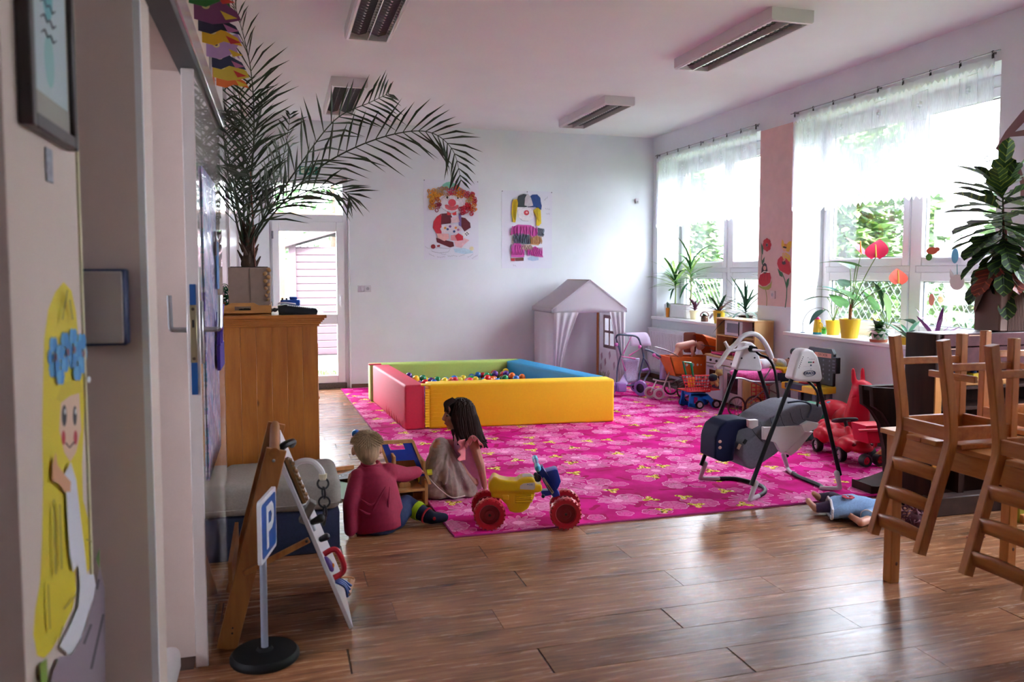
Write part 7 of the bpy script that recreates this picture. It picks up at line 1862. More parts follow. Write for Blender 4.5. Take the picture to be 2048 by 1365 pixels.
# ------------------------------------------------------------------ strollers
pk = mat('pink plastic', '#d96ab0', .4); lil = mat('lilac plastic', '#a77cc4', .45); slate = mat('slate tube', '#454f68', .4); dots = mat('dotted lilac cloth', '#c9bcd8', .85, var=.35, scale=160); lilc = mat('lilac cloth', '#c3a9d8', .8, var=.08, scale=20)
t = thing('doll_stroller', 'lilac and pink doll stroller with dotted seat beside the tent', 'doll stroller', (3.72, 8.3, .009))
g = lambda cx, cy, Y: Yp(1215 + cx / 8.808, 655 + cy / 8.808, Y)
for s_, (ax_, bx_) in enumerate((((150, 190), (235, 490)), ((560, 220), (640, 520)))):
    MB().tube(spl([g(ax_[0], ax_[1], 8.2), g((ax_[0] + bx_[0]) / 2 + 5, (ax_[1] + bx_[1]) / 2, 8.25), g(*bx_, 8.3)], 4), .010, 8).build('upper_tube', slate, t)
MB().tube(spl([g(150, 190, 8.2), g(170, 145, 8.19), g(220, 128, 8.18), g(350, 140, 8.18), g(470, 150, 8.18), g(530, 180, 8.19), g(560, 225, 8.2)], 4), .011, 8).build('handlebar', mat('dark grip', '#37435a', .5), t)
for c in ((155, 305), (568, 345)): MB().sph(g(*c, 8.22), .022, 10).build('joint', pk, t)
for p0, p1, p2 in (((230, 500), (175, 720), (160, 1000)), ((640, 530), (585, 740), (550, 960))): MB().tube(spl([g(*p0, 8.3), g(*p1, 8.35), g(*p2, 8.3)], 4), .009, 8).build('rear_tube', slate, t)
MB().tube(spl([g(160, 1000, 8.3), g(300, 1020, 8.28), g(440, 1020, 8.28), g(540, 950, 8.3)], 4), .009, 8).build('cross_tube', slate, t)
b = MB().grid(lambda u, v: tuple(lerp(lerp(g(270, 560, 8.36), g(560, 545, 8.36), u), lerp(g(340, 1000, 8.34), g(540, 960, 8.34), u), v) + V((0, .03 * math.sin(pi * v), 0))), 6, 8); o = b.build('seat_back', dots, t); s_ = o.modifiers.new('t', 'SOLIDIFY'); s_.thickness = .02
b = MB(); hc = g(540, 420, 8.45)
b.grid(lambda u, v: tuple(hc + V((-.13 + .26 * v, -.02 + .17 * math.cos(u * pi * .6 + .2) * -1 + .12, .02 + .19 * math.sin(u * pi * .62 + .25)))), 10, 6); o = b.build('canopy', sheermat('sheer dotted canopy', '#e2d6ea', .25), t); s_ = o.modifiers.new('t', 'SOLIDIFY'); s_.thickness = .004
for p0, p1 in (((420, 165), (275, 470)), ((230, 510), (490, 555)), ((560, 390), (380, 500)), ((250, 560), (320, 770))): MB().tube([g(*p0, 8.33), g(*p1, 8.34)], (.004, .009), 6).build('pink_strap', pk, t)
b = MB().grid(lambda u, v: tuple(lerp(lerp(g(180, 1000, 8.28), g(330, 1060, 8.25), u), lerp(g(320, 780, 8.4), g(400, 900, 8.4), u), v)), 4, 4); o = b.build('footrest', lilc, t); s_ = o.modifiers.new('t', 'SOLIDIFY'); s_.thickness = .008
MB().bx(g(190, 1100, 8.2).x, g(340, 1100, 8.2).x, 8.2, 8.34, .06, .16, bev=.01).build('basket', lil, t)
q = g(585, 1110, 8.18); wheel(V((q.x, 8.18, .098)), .085, .035, (.85, .5, 0), lil, mat('wheel dark', '#2c2c38', .5), t, 16); wheel(V((q.x - .32, 8.32, .098)), .085, .035, (.85, .5, 0), lil, MATS['wheel dark'], t, 16); wheel(V((q.x + .08, 8.5, .07)), .06, .03, (.85, .5, 0), lil, MATS['wheel dark'], t)
MB().tube(spl([g(655, 560, 8.4), g(710, 650, 8.4), g(745, 780, 8.42), g(690, 860, 8.42), g(640, 960, 8.35)], 4), .011, 8).build('side_guard', mat('dark lilac', '#5a4a6c', .5), t)
MB().cap(g(620, 760, 8.35), g(700, 740, 8.35), .016, .016).build('armrest', lil, t)
t = thing('folding_stroller', 'pale lilac doll buggy with cream wheels left of the orange pram', 'doll stroller', (3.95, 8.0, .009))
MB().tube(spl([g(655, 390, 8.1), g(760, 420, 8.08), g(850, 470, 8.06), g(960, 530, 8.04), g(990, 540, 8.02)], 4), .012, 8).build('push_handle', slate, t)
for c in ((820, 490), (965, 525)): MB().sph(g(*c, 8.06), .022, 10).build('joint', pk, t)
MB().tube(spl([g(830, 500, 8.07), g(915, 560, 8.05)], 2), .010, 8).build('link', pk, t)
b = MB().grid(lambda u, v: tuple(lerp(lerp(g(930, 560, 8.08), g(1060, 600, 8.08), u), lerp(g(915, 920, 8.04), g(1060, 930, 8.04), u), v) + V((0, .04 * math.sin(u * pi), 0))), 6, 10); o = b.build('hanging_seat', lilc, t); s_ = o.modifiers.new('t', 'SOLIDIFY'); s_.thickness = .05
crm = mat('cream wheel', '#c9b4b4', .5)
MB().tube(spl([g(800, 915, 8.0), g(950, 950, 7.98), g(1140, 960, 7.98)], 4), .009, 8).build('frame_bar', crm, t)
for p0, p1 in (((860, 950), (760, 1140)), ((1090, 790), (930, 1180)), ((1080, 960), (1110, 1150))): MB().tube([g(*p0, 7.95), g(*p1, 7.92)], .008, 8).build('leg_bar', crm, t)
for cx_, cy_, y in ((745, 1130, 8.02), (905, 1200, 7.88)): q = g(cx_, cy_, y); wheel(V((q.x, y, .074)), .062, .03, (.25, 1, 0), crm, mat('pink hub', '#c2507c', .5), t)

# ------------------------------------------------------------------ shopping trolley with teddy
t = thing('toy_trolley', 'toy shopping trolley with red basket, blue base, green handle', 'toy trolley', (4.12, 7.3, .009))
Yt = 7.34; YA, YB = 7.24, 7.44
tr_ = mat('trolley red', '#c8141e', .35); tb = mat('trolley blue', '#1668c2', .35); tg_ = mat('trolley green', '#0f7a4c', .35)
topp = [(1366, 750), (1418, 751), (1428, 758)]; 
def bk(u, v, y):   # basket outline in picture: u along, v up
    xl, xr = lerp(1374, 1364, v), lerp(1420, 1428, v); return Yp(lerp(xl, xr, u), lerp(784, 750, v), y)
b = MB()
for y in (YA, YB):
    for v in (.02, .2, .38, .56, .74, .95): b.tube([bk(0, v, y), bk(1, v, y)], (.006, .008) if v in (.02, .95) else (.004, .006), 4)
    for k in range(11): b.tube([bk(k / 10, 0, y), bk(k / 10, 1, y)], (.004, .006), 4)
for u in (0, 1):
    for v in (.02, .26, .5, .74, .95): b.tube([bk(u, v, YA), bk(u, v, YB)], (.006, .005), 4)
    for k in range(6): y = lerp(YA, YB, k / 5); b.tube([bk(u, 0, y), bk(u, 1, y)], (.005, .005), 4)
b.build('basket', tr_, t)
a, c = bk(0, .02, YA), bk(1, .02, YB); MB().bx(a.x, c.x, YA, YB, a.z - .004, a.z + .004).build('basket_floor', tr_, t)
MB().bx(bk(.1, .1, YA).x, bk(.38, .1, YA).x, YA + .02, YA + .03, bk(0, .25, YA).z, bk(0, .8, YA).z, bev=.003).build('yellow_flap', yel, t)
for y in (YA, YB): MB().tube([Yp(1372, 750, y), Yp(1366, 724, y), Yp(1382, 727, y)], (.012, .014), 6).tube([Yp(1386, 752, y), Yp(1382, 727, y)], (.012, .014), 6).build('handle_arm', tg_, t)
MB().tube([Yp(1366, 724, YA), Yp(1366, 724, YB)], .010, 8).build('handle_bar', tg_, t)
for y in (YA + .0, YB - .02):
    b = MB(); 
    for poly in ([(1372, 786), (1378, 786), (1376, 812), (1369, 809)], [(1369, 803), (1396, 808), (1394, 816), (1368, 811)], [(1388, 786), (1397, 786), (1395, 816), (1386, 814)], [(1372, 784), (1405, 785), (1420, 800), (1424, 811), (1416, 813), (1408, 798), (1394, 793), (1372, 791)]): yprism(b, poly, Yt, y, y + .02, .002)
    b.build('base_frame', tb, t)
yprism(MB(), [(1375, 784), (1404, 785), (1404, 790), (1375, 790)], Yt, YA, YB, .003).build('base_plate', tb, t)
for px in (1376, 1421):
    for y in (YA - .015, YB + .015): q = Yp(px + (12 if px < 1400 and y < Yt else 0), 812, Yt); wheel(V((q.x, y, .052)), .043, .03, (.15, 1, 0), rubber, mat('trolley hub', '#c9c2c6', .4), t)
t = thing('teddy_bear', 'small brown teddy with dark vest hanging over the trolley edge', 'teddy bear', Yp(1430, 775, 7.22))
bw = mat('teddy plush', '#b3905a', .95, var=.15, scale=120)
c = Yp(1427, 757, 7.2)
b = MB().sph(c, (.045, .04, .05), 12).sph(Yp(1438, 746, 7.2), (.04, .038, .036), 12).cap(c + V((.02, -.02, .0)), Yp(1436, 762, 7.18), .017, .016).cap(c, Yp(1434, 770, 7.18), .02, .022).cap(c + V((-.02, 0, -.02)), Yp(1424, 768, 7.2), .02, .018).sph(Yp(1434, 740, 7.2), .014, 8).sph(Yp(1443, 741, 7.2), .014, 8).sph(Yp(1443, 749, 7.17), .016, 8)
o = b.build('plush_body', bw, t); melt(o, .006, 3)
MB().sph(c + V((-.004, 0, .004)), (.049, .044, .044), 12).build('vest', mat('dark vest', '#23222c', .9), t)

# ------------------------------------------------------------------ folding doll carriage with lying doll
t = thing('doll_carriage', 'chrome folding doll carriage with pink cloth in front of kitchen', 'doll pram', (4.35, 6.55, .009))
Yc = 6.5; g5 = lambda cx, cy, Y: Yp(1450 + cx / 8.904, 700 + cy / 8.904, Y)
for y in (6.35, 6.65):
    MB().tube(spl([g5(190, 500, y), g5(300, 510, y), g5(400, 540, y), g5(460, 560, y), g5(700, 575, y), g5(980, 570, y)], 4), .009, 8).build('rail', chrome, t)
    for p0, p1 in (((410, 950), (880, 580)), ((480, 560), (960, 800)), ((690, 545), (830, 300))): MB().tube([g5(*p0, y), g5(*p1, y)], .006, 6).build('scissor_bar', pch, t)
pkc = mat('pink pattern cloth', '#cf4f94', .85, var=.3, scale=60)
b = MB(); yprism(b, [(1472, 746), (1490, 741), (1520, 742), (1545, 737), (1552, 746), (1540, 760), (1505, 760), (1478, 755)], 6.5, 6.36, 6.64); o = b.build('blanket', pkc, t); melt(o, .012, 5)
for px in (1493, 1528):
    for y in (6.33, 6.67): q = Yp(px, 820, 6.5); spoked(t, (q.x, y, .12), .10, tyre_b, .009)
yprism(MB(), [(1536, 742), (1575, 742), (1572, 762), (1534, 762)], 6.5, 6.36, 6.64, .006).build('navy_box', mat('navy cloth', '#1b2038', .8), t)
yprism(MB(), [(1545, 734), (1578, 735), (1574, 744), (1547, 743)], 6.5, 6.34, 6.66, .004).build('yellow_flap', yel, t)
Yd_ = 6.6
pt = dict(hip=Yp(1528, 730, Yd_), chest=Yp(1560, 729, Yd_), head=Yp(1578, 728, Yd_), kneel=Yp(1512, 726, Yd_ - .03), kneer=Yp(1510, 731, Yd_ + .04), footl=Yp(1500, 731, Yd_ - .03), footr=Yp(1498, 734, Yd_ + .04), elbl=Yp(1556, 723, Yd_ - .06), elbr=Yp(1555, 733, Yd_ + .06), handl=Yp(1548, 719, Yd_ - .06), handr=Yp(1545, 735, Yd_ + .06), face=V((0, -.4, .9)).normalized())
td = babydoll('baby doll in white shirt lying on the doll carriage', pt, MATS['baby doll vinyl'], .05)
MB().cap(Yp(1524, 730, Yd_), Yp(1562, 729, Yd_), .058, .055, 12).cap(Yp(1562, 728, Yd_ - .03), Yp(1556, 723, Yd_ - .06), .034, .03, 10).build('white_shirt', mat('doll shirt', '#d9d7de', .85), td)
# red crate on the floor behind
t = thing('red_crate', 'red plastic mesh crate standing below the doll carriage', 'crate', (4.5, 6.65, .009))
q0, q1 = Yp(1508, 826, 6.85), Yp(1522, 768, 6.85)
b = MB(); w = .1
for k in range(8):
    z = lerp(.02, q1.z, k / 7)
    b.tube([(q0.x, 6.75, z), (q0.x + w, 6.75, z), (q0.x + w, 6.9, z), (q0.x, 6.9, z)], .004, 4, closed=True)
for x, y in ((q0.x, 6.75), (q0.x + w, 6.75), (q0.x + w, 6.9), (q0.x, 6.9), (q0.x + w / 2, 6.75), (q0.x + w / 2, 6.9), (q0.x, 6.82)): b.tube([(x, y, .012), (x, y, q1.z)], .005, 4)
b.build('mesh_sides', tr_, t)
MB().bx(q0.x, q0.x + w, 6.75, 6.9, .010, .018).build('crate_floor', tr_, t)
# red tricycle-like pedal toy peeking behind the swing
q = Yp(1548, 812, 6.1)
MB().sph((q.x, 6.1, q.z - .02), (.12, .1, .04), 14).box((q.x, 6.1, (q.z - .05) / 2 + .005), (.08, .08, q.z - .06), bev=.01).build('red_seat_toy', RED, None, label='red toy seat peeking out behind the swing pad', cat='toy')
# ------------------------------------------------------------------ ride-on trike
S = .00272
tq = Zp(1053, 1052)
tri = thing('ride_on_trike', 'yellow and blue plastic ride-on motorbike with four red wheels', 'ride-on toy', (tq.x, tq.y, .009), math.atan2(-.104, .418))
ty = mat('trike yellow', '#e3b40c', .3, coat=.3); tbl = mat('trike blue', '#12328f', .3, coat=.3); trd = mat('trike red', '#b3122a', .35)
c6 = lambda cx, cy: ((930 + cx / 6.826 - 1053) * S, (1053 - (880 + cy / 6.826)) * S)
def tpr(b, poly, y0, y1, bev=0): return b.prism([c6(*p) for p in poly], -y1, -y0, FY, bev)
b = MB(); tpr(b, [(305, 620), (330, 540), (375, 475), (410, 480), (470, 515), (560, 535), (700, 545), (740, 510), (800, 492), (900, 490), (945, 520), (965, 590), (1045, 600), (1050, 690), (960, 710), (940, 690), (600, 690), (330, 690)], -.052, .052)
tpr(b, [(345, 690), (940, 690), (940, 780), (890, 860), (860, 930), (780, 985), (680, 995), (600, 970), (560, 880), (470, 790), (350, 770)], -.043, .043)
o = b.build('body', ty, tri, world=False); melt(o, .006, 5)
for k, z in enumerate((745, 775, 805, 835)): b = MB(); a, c = c6(690, z), c6(900, z - 6); b.cap((a[0], -.045, a[1]), (c[0], -.045, c[1]), .006, .006, 8); b.build('moulded_fin', ty, tri, world=False)
b = MB(); a = c6(545, 770); b.box((a[0], -.045, a[1]), (.036, .008, .028), bev=.003); b.build('engine_box', ty, tri, world=False)
b = MB(); tpr(b, [(740, 650), (745, 600), (790, 572), (945, 560), (948, 640), (930, 660)], -.0555, -.0525); o = b.build('side_label', mat('pale label', '#d3c4bc', .5), tri, world=False)
a = c6(878, 588); text('MOBI', 'label_letters', mat('label blue', '#2a5f9c', .5), o, frame((a[0], -.0558, a[1]), (1, 0, 0), (0, 0, 1)), .014, .0004, world=False)
b = MB(); tpr(b, [(740, 512), (810, 488), (905, 486), (930, 505), (900, 512), (800, 515)], -.03, .03, .003); b.build('tank_lid', mat('pale label', '#d3c4bc', .5), tri, world=False)
fork = [(985, 470), (1040, 470), (1095, 420), (1110, 405), (1130, 480), (1300, 730), (1310, 770), (1240, 790), (1190, 800), (1150, 720), (1075, 600), (1060, 540), (1000, 560)]
b = MB(); tpr(b, [(985, 380), (1060, 350), (1105, 440), (1290, 720), (1300, 770), (1210, 795), (1150, 720), (1060, 560), (1030, 450)], -.028, .028, .006); tpr(b, [(1030, 700), (1160, 690), (1180, 760), (1060, 780)], -.025, .025, .004); b.build('fork', tbl, tri, world=False)
b = MB(); tpr(b, [(1100, 420), (1225, 385), (1262, 395), (1308, 560), (1270, 640), (1250, 680), (1180, 560)], -.045, .045, .008); b.build('front_box', tbl, tri, world=False)
b = MB(); tpr(b, [(1240, 390), (1262, 395), (1308, 560), (1300, 575)], -.03, .03, .002); b.build('number_plate', mat('bluish plate', '#8d93c4', .5), tri, world=False)
b = MB(); tpr(b, [(1050, 520), (1075, 505), (1215, 715), (1190, 745)], -.0305, -.028, .001); o = b.build('fork_sticker', mat('cream sticker', '#b9a98c', .5), tri, world=False)
for k in range(6): a = c6(1130 + k * 11, 620 + k * 17); MB().box((a[0], -.031, a[1]), (.012, .0012, .0035), ry=.5).build('sticker_mark', ink, o, world=False)
b = MB(); a, c = c6(975, 350), c6(1020, 470)
b.cap((a[0], -.10, a[1] + .01), (a[0], .10, a[1] + .01), .013, .013, 10).cap((c6(1010, 400)[0], 0, c6(1010, 400)[1]), (c[0] + .01, 0, c[1]), .02, .02, 10); b.build('handlebar', tbl, tri, world=False)
for s_ in (-1, 1): b = MB().cap((a[0], s_ * .065, a[1] + .01), (a[0], s_ * .125, a[1] + .01), .0165, .0165, 12); b.build('grip', mat('sky grip', '#3f9fc4', .4), tri, world=False)
a = c6(960, 460); MB().sph((c6(1065, 770)[0], -.028, c6(1065, 770)[1]), .011, 8).build('black_knob', mat('navy pivot', '#161b33', .4), tri, world=False)
b = MB().cap((a[0], -.03, a[1]), (c6(990, 520)[0], -.02, c6(990, 520)[1]), .011, .011, 8).cyl((c6(990, 520)[0], -.03, c6(990, 520)[1]), (c6(990, 520)[0], .03, c6(990, 520)[1]), .02); b.build('black_pivot', mat('navy pivot', '#161b33', .4), tri, world=False)
for cx_, s_ in ((325, -1), (290, 1), (1360, -1), (1395, 1)):
    x = c6(cx_, 970)[0]; c_ = pm(tri) @ V((x, s_ * .085, .085)); wheel(c_, .085, .052, pm(tri).to_3x3() @ V((0, 1, 0)), trd, mat('trike dark red', '#7d0f20', .4), tri, 22)
MB().cyl((c6(325, 970)[0], -.09, .085), (c6(300, 970)[0], .09, .085), .010).cyl((c6(1360, 970)[0], -.09, .085), (c6(1385, 970)[0], .09, .085), .010).build('axle', mat('axle cap', '#1a1718', .4), tri, world=False)

# ------------------------------------------------------------------ toy garage between the children
t = thing('toy_garage', 'wooden toy garage with blue sloping roof panel between the children', 'toy house', (.68, 4.75, 0))
bl = mat('garage blue', '#0c2c8c', .4); gw = wood('garage wood', '#a87440', '#c2905a', .5, 'Z', 8)
g8 = lambda cx, cy, Y: Yp(740 + cx / 9.1, 870 + cy / 9.1, Y)
Yg = 4.72
def gpr(name, poly, y0, y1, m, Y=Yg, bev=.002): b = MB(); b.prism([(q.x, q.z) for q in (g8(*p, Y) for p in poly)], -y1, -y0, FY, bev); return b.build(name, m, t)
zb = 0
gr = g8(1010, 1270, Yg)
gpr('corner_post', [(985, 800), (1045, 830), (1045, 1300), (985, 1300)], 4.70, 4.73, gw)
gpr('floor_rail', [(500, 1010), (985, 960), (990, 1005), (500, 1055)], 4.70, 5.02, gw)
pl = [(195, 180), (770, 150), (970, 720), (880, 730), (790, 450), (380, 465), (330, 530), (245, 530)]
# sloping roof frame and blue panel with hand slot
b = MB()
top0, top1, bot = g8(190, 160, 4.86), g8(780, 120, 4.86), g8(1075, 880, 4.70)
def rp(u, v, w=0): return V((lerp(top0.x, top1.x, u) + (bot.x - top1.x) * v, lerp(4.90, 4.69, v) - w, lerp(top1.z, bot.z, v)))
def rbox(name, u0, u1, v0, v1, th, m, off=0): 
    b = MB(); b.loft([[rp(u0, v0, off), rp(u1, v0, off), rp(u1, v0, off + th), rp(u0, v0, off + th)], [rp(u0, v1, off), rp(u1, v1, off), rp(u1, v1, off + th), rp(u0, v1, off + th)]]); return b.build(name, m, t, smooth=0)
rbox('roof_rail', -.02, 1.02, -.03, .05, .02, gw); rbox('roof_rail', .96, 1.05, 0, 1.0, .02, gw); rbox('roof_rail', -.05, .03, 0, 1.0, .02, gw)
for u0, u1, v0, v1 in ((.03, .22, .05, .2), (.68, .96, .05, .2), (.03, .96, .2, .45), (.03, .12, .45, .8), (.82, .96, .45, .82)): rbox('roof_panel', u0, u1, v0, v1, .008, bl, .004)
bx0 = top0.x + .06
MB().bx(bx0, gr.x, 5.0, 5.02, .0, .24, bev=.002).build('back_wall', gw, t)
MB().bx(bx0, bx0 + .015, 4.73, 5.02, 0, .3, bev=.002).build('side_wall', gw, t)
MB().bx(gr.x - .012, gr.x + .003, 4.73, 5.02, .0, .26, bev=.002).build('side_wall', gw, t)
MB().bx(bx0, gr.x, 4.72, 5.02, .0, .012).build('base_board', gw, t)
gpr('ramp_stop', [(548, 1000), (548, 920), (590, 880), (650, 868), (720, 880), (752, 910), (752, 985)], 4.75, 4.765, gw)
gpr('pillar', [(820, 1100), (960, 1090), (960, 1300), (820, 1300)], 4.78, 4.82, gw)
for k in range(6): gpr('red_post', [(510 + k * 17, 1068), (517 + k * 17, 1068), (517 + k * 17, 1130), (510 + k * 17, 1130)], 4.85, 4.86, mat('dark red rail', '#7a1c20', .4), bev=0)
gpr('red_band', [(810, 1045), (985, 1030), (985, 1085), (815, 1095)], 4.76, 4.77, MATS['dark red rail'])
gpr('yellow_crane', [(890, 735), (975, 735), (960, 760), (915, 770), (912, 880), (890, 880)], 4.74, 4.755, mat('crane lime', '#c4c41c', .4))
q = g8(1035, 690, 4.72); MB().cyl(q, q + V((.03, 0, 0)), .018, seg=12).build('crank_knob', MATS['crane lime'], t)
gpr('navy_car', [(700, 770), (840, 770), (860, 800), (850, 850), (700, 850)], 4.80, 4.85, mat('car navy', '#152a52', .4), bev=.006)
gpr('dark_lift', [(850, 730), (905, 735), (905, 940), (850, 930)], 4.86, 4.9, mat('lift black', '#101426', .4))
t = thing('picture_book', 'open picture book with green page and piano keys print by pouf', 'book', Zp(685, 975))
zb_ = .0
MB().loft([[Zp(672, 960, .0), Zp(700, 968, .0), Zp(700, 968, .012), Zp(672, 960, .012)], [Zp(676, 998, .0), Zp(708, 1000, .0), Zp(708, 1000, .012), Zp(676, 998, .012)]]).build('green_page', mat('mint page', '#9cc4b4', .6), t, smooth=0)
MB().loft([[Zp(672, 952, .014), Zp(712, 938, .014), Zp(712, 938, .03), Zp(672, 952, .03)], [Zp(674, 960, .014), Zp(715, 955, .014), Zp(715, 955, .03), Zp(674, 960, .03)]]).build('black_white_cover', mat('cover black', '#17171c', .5), t, smooth=0)
for k in range(5): MB().box(Zp(680 + k * 6, 953 - k * 1.5, .0315), (.010, .02, .002)).build('printed_key', mat('print white', '#d8d6dc', .6), t)
MB().box(Zp(690, 940, .015) + V((0, .05, 0)), (.14, .02, .03), bev=.003, rz=.3).build('wood_strip', pine, None, label='thin wooden strip lying behind the picture book', cat='toy')
# doll peeking out from behind the cupboard
q = Zp(616, 838, .10)
t = thing('peeking_doll', 'plush doll with blue cap peeking out behind the cupboard', 'doll', (q.x + .02, q.y, 0))
b = MB().sph(q + V((0, 0, .09)), (.055, .06, .055), 12).cap(q + V((-.03, 0, .02)), q + V((-.05, 0, -.07)), .05, .06, 10); o = b.build('body', mat('plush skin', '#b98a72', .8), t); melt(o, .008, 4)
MB().sph(q + V((.035, 0, .095)), (.045, .055, .05), 12).build('cap', mat('plush blue grey', '#6a7390', .9), t)
MB().prism([(0, 0), (.07, .04), (.0, .10), (-.06, .09), (-.06, -.02)], -.03, .03, frame(q + V((.02, 0, -.09)), (1, 0, 0), (0, 0, 1)), bev=.008).build('teal_garment', mat('teal cloth', '#2f8f9c', .85), t)

# ------------------------------------------------------------------ people
skin = mat('child skin', '#b98068', .5, sss=.08, var=.03, scale=30)
def hand(b, wrist, d_, up, r=.012, curl=.5, L=.055, thumb=1):
    """palm, four bent fingers of unequal length and a thumb from the side"""
    d_ = V(d_).normalized(); up = (V(up) - d_ * V(up).dot(d_)).normalized(); sd = d_.cross(up)
    palm = V(wrist) + d_ * L * .55
    b.cap(wrist, palm, r * 1.15, r * 1.35, 8); b.sph(palm, r * 1.5, 8)
    for k, l in enumerate((.85, 1.0, .95, .75)):
        p = palm + sd * (k - 1.5) * r * .95 + d_ * r * .6
        m = p + (d_ * (1 - curl * .4) - up * curl * .5).normalized() * L * .45 * l; e = m + (d_ * (1 - curl) - up * curl).normalized() * L * .38 * l
        b.cap(p, m, r * .52, r * .46, 7); b.cap(m, e, r * .46, r * .38, 7)
    p = V(wrist) + d_ * L * .25 - sd * thumb * r * 1.2; m = p + (d_ * .7 - sd * thumb * .8 - up * .2).normalized() * L * .4
    b.cap(p, m, r * .6, r * .5, 7); b.cap(m, m + (d_ - up * curl * .5).normalized() * L * .28, r * .5, r * .42, 7)
# ---- boy: sits on the floor with his back to us
B = lambda x, y, Y: Yp(x, y, Y)
boy = thing('person', 'small child in raspberry red jumper sitting with back to camera', 'person', V((.49, 4.28, 0)))
head = B(734, 896, 4.34); neck = B(741, 930, 4.33); chest = B(748, 968, 4.30); pelv = B(757, 1035, 4.29)
shL, shR = B(708, 955, 4.30), B(785, 945, 4.34)
elL, haL = B(700, 1010, 4.24), B(701, 1066, 4.22)
elR, haR = B(812, 950, 4.50), B(836, 944, 4.62)
hipR, knR, anR, toR = B(790, 1035, 4.29), B(812, 1010, 4.42), B(862, 1040, 4.30), B(888, 1047, 4.33)
hipL, knL, anL = B(735, 1045, 4.30), B(715, 1025, 4.52), B(712, 1060, 4.34)
for p in (haL,): p.z = max(p.z, .03)
toR.z = max(toR.z, .03); anR.z = max(anR.z, .045)
b = MB().sph(head, (.068, .076, .077), 18).sph(head + V((.005, .03, -.035)), (.056, .055, .05), 14).cap(head + V((0, .0, -.06)), neck + V((0, 0, -.03)), .036, .040, 12)
b.cap(neck + V((0, 0, -.03)), chest, .045, .062, 12).cap(chest, pelv, .062, .08, 12).cap(shL, shR, .026, .026).cap(shL, elL, .032, .028).cap(elL, haL, .027, .022).cap(shR, elR, .032, .028).cap(elR, haR, .027, .02)
b.cap(hipR, knR, .058, .044).cap(knR, anR, .044, .03).cap(anR, toR, .030, .022).cap(hipL, knL, .058, .044).cap(knL, anL, .042, .03)
for s_ in (-1, 1): b.sph(head + V((s_ * .074, .012, -.018)), (.010, .018, .026), 10)
b.sph(head + V((.01, .088, -.02)), (.012, .012, .014), 8)
hand(b, haR, (.5, .8, -.1), (0, 0, 1), .010, .5); hand(b, haL, (.15, .1, -1), (0, -1, 0), .010, .3, .05)
body = b.build('body', skin, boy); melt(body, .0055, 3)
for s_ in (-1, 1): MB().sph(head + V((s_ * .028 + .01, .078, .005)), (.010, .006, .008), 8).build('eye', mat('eye dark', '#1c1412', .3), boy)
MB().tube(spl([head + V((-.012, .084, -.05)), head + V((.01, .088, -.054)), head + V((.03, .084, -.05))], 3), .004, 6).build('mouth', mat('lips', '#a8554c', .5), boy)
rasp = mat('raspberry jersey', '#8e0f38', .8, var=.1, scale=60)
b = MB(); rings = []
nr = 30
for c_, rx, ry in ((B(757, 1054, 4.29), .134, .115), (B(757, 1040, 4.29), .138, .118), (B(755, 1015, 4.29), .130, .108), (B(752, 985, 4.30), .118, .092), (B(749, 962, 4.31), .112, .084), (B(746, 945, 4.32), .100, .074), (B(743, 936, 4.33), .075, .062), (B(741, 929, 4.335), .052, .052)):
    rings.append([c_ + V((rx * math.cos(a) * (1 + .03 * math.sin(5 * a + rx * 60)), ry * math.sin(a) * (1 + .03 * math.sin(4 * a)), .006 * math.sin(3 * a) + (.012 * math.cos(a) if rx > .1 else 0))) for a in [k * 2 * pi / nr for k in range(nr)]])
b.loft(rings)
for P_, rr in (((shL + V((.02, 0, .0)), elL, lerp(elL, haL, .93)), (.046, .040, .034)), ((shR + V((-.02, 0, 0)), elR, lerp(elR, haR, .85)), (.054, .044, .036))):
    b.cap(P_[0], P_[1], rr[0], rr[1], 12); b.cap(P_[1], P_[2], rr[1], rr[2], 12)
shirt = b.build('jumper', rasp, boy); melt(shirt, .007, 5)
for p0, p1, p2 in (((742, 1035), (755, 1005), (772, 975)), ((718, 1020), (735, 1030), (745, 1028)), ((722, 1000), (740, 1012), (752, 1006)), ((772, 1040), (778, 1005), (780, 975))):
    MB().tube(spl([B(*p, 4.185) + V((0, .012, 0)) for p in (p0, p1, p2)], 4), [.002, .004, .006, .007, .007, .006, .005, .003, .002], 6).build('fold', rasp, shirt)
MB().torus(B(741, 927, 4.335), .046, .008, (0, -.15, 1), 22, 8).build('collar', rasp, shirt)
navyp = mat('navy trousers', '#1c2a52', .85, var=.15, scale=50)
b = MB().sph(pelv + V((0, 0, -.03)), (.118, .105, .075), 14).cap(hipR, knR, .070, .056, 12).cap(knR, lerp(knR, anR, .9), .056, .040, 12).cap(hipL, knL, .068, .055, 12).cap(knL, anL, .052, .040, 12)
tro = b.build('trousers', navyp, boy); melt(tro, .008, 4)
f_ = lerp(knR, anR, .50); MB().cyl(f_ + (knR - anR).normalized() * .016, f_ - (knR - anR).normalized() * .016, .0535, .0505, 20).build('reflective_band', mat('lime band', '#b8dc10', .35), boy)
fm_ = f_ + V((.0, -.052, -.008)); MB().box(fm_, (.004, .003, .026), ry=.5).box(fm_, (.018, .003, .004), ry=.5).build('band_print', ink, boy)
sock = mat('navy sock', '#141d3c', .9)
o = MB().cap(lerp(knR, anR, .86), anR, .042, .036, 12).cap(anR, toR, .036, .026, 12).build('sock', sock, boy); melt(o, .007, 3)
d_ = (anR - knR).normalized(); MB().torus(lerp(knR, anR, .83), .041, .006, d_, 20, 6).build('red_sock_stripe', mat('red stripe', '#b31f30', .8), boy)
MB().sph(anR + V((.012, -.036, .004)), (.010, .004, .010), 6).build('sock_star', MATS['red stripe'], boy)
o = MB().cap(anL, anL + V((-.02, -.05, -.012)), .036, .030, 12).build('sock', sock, boy)
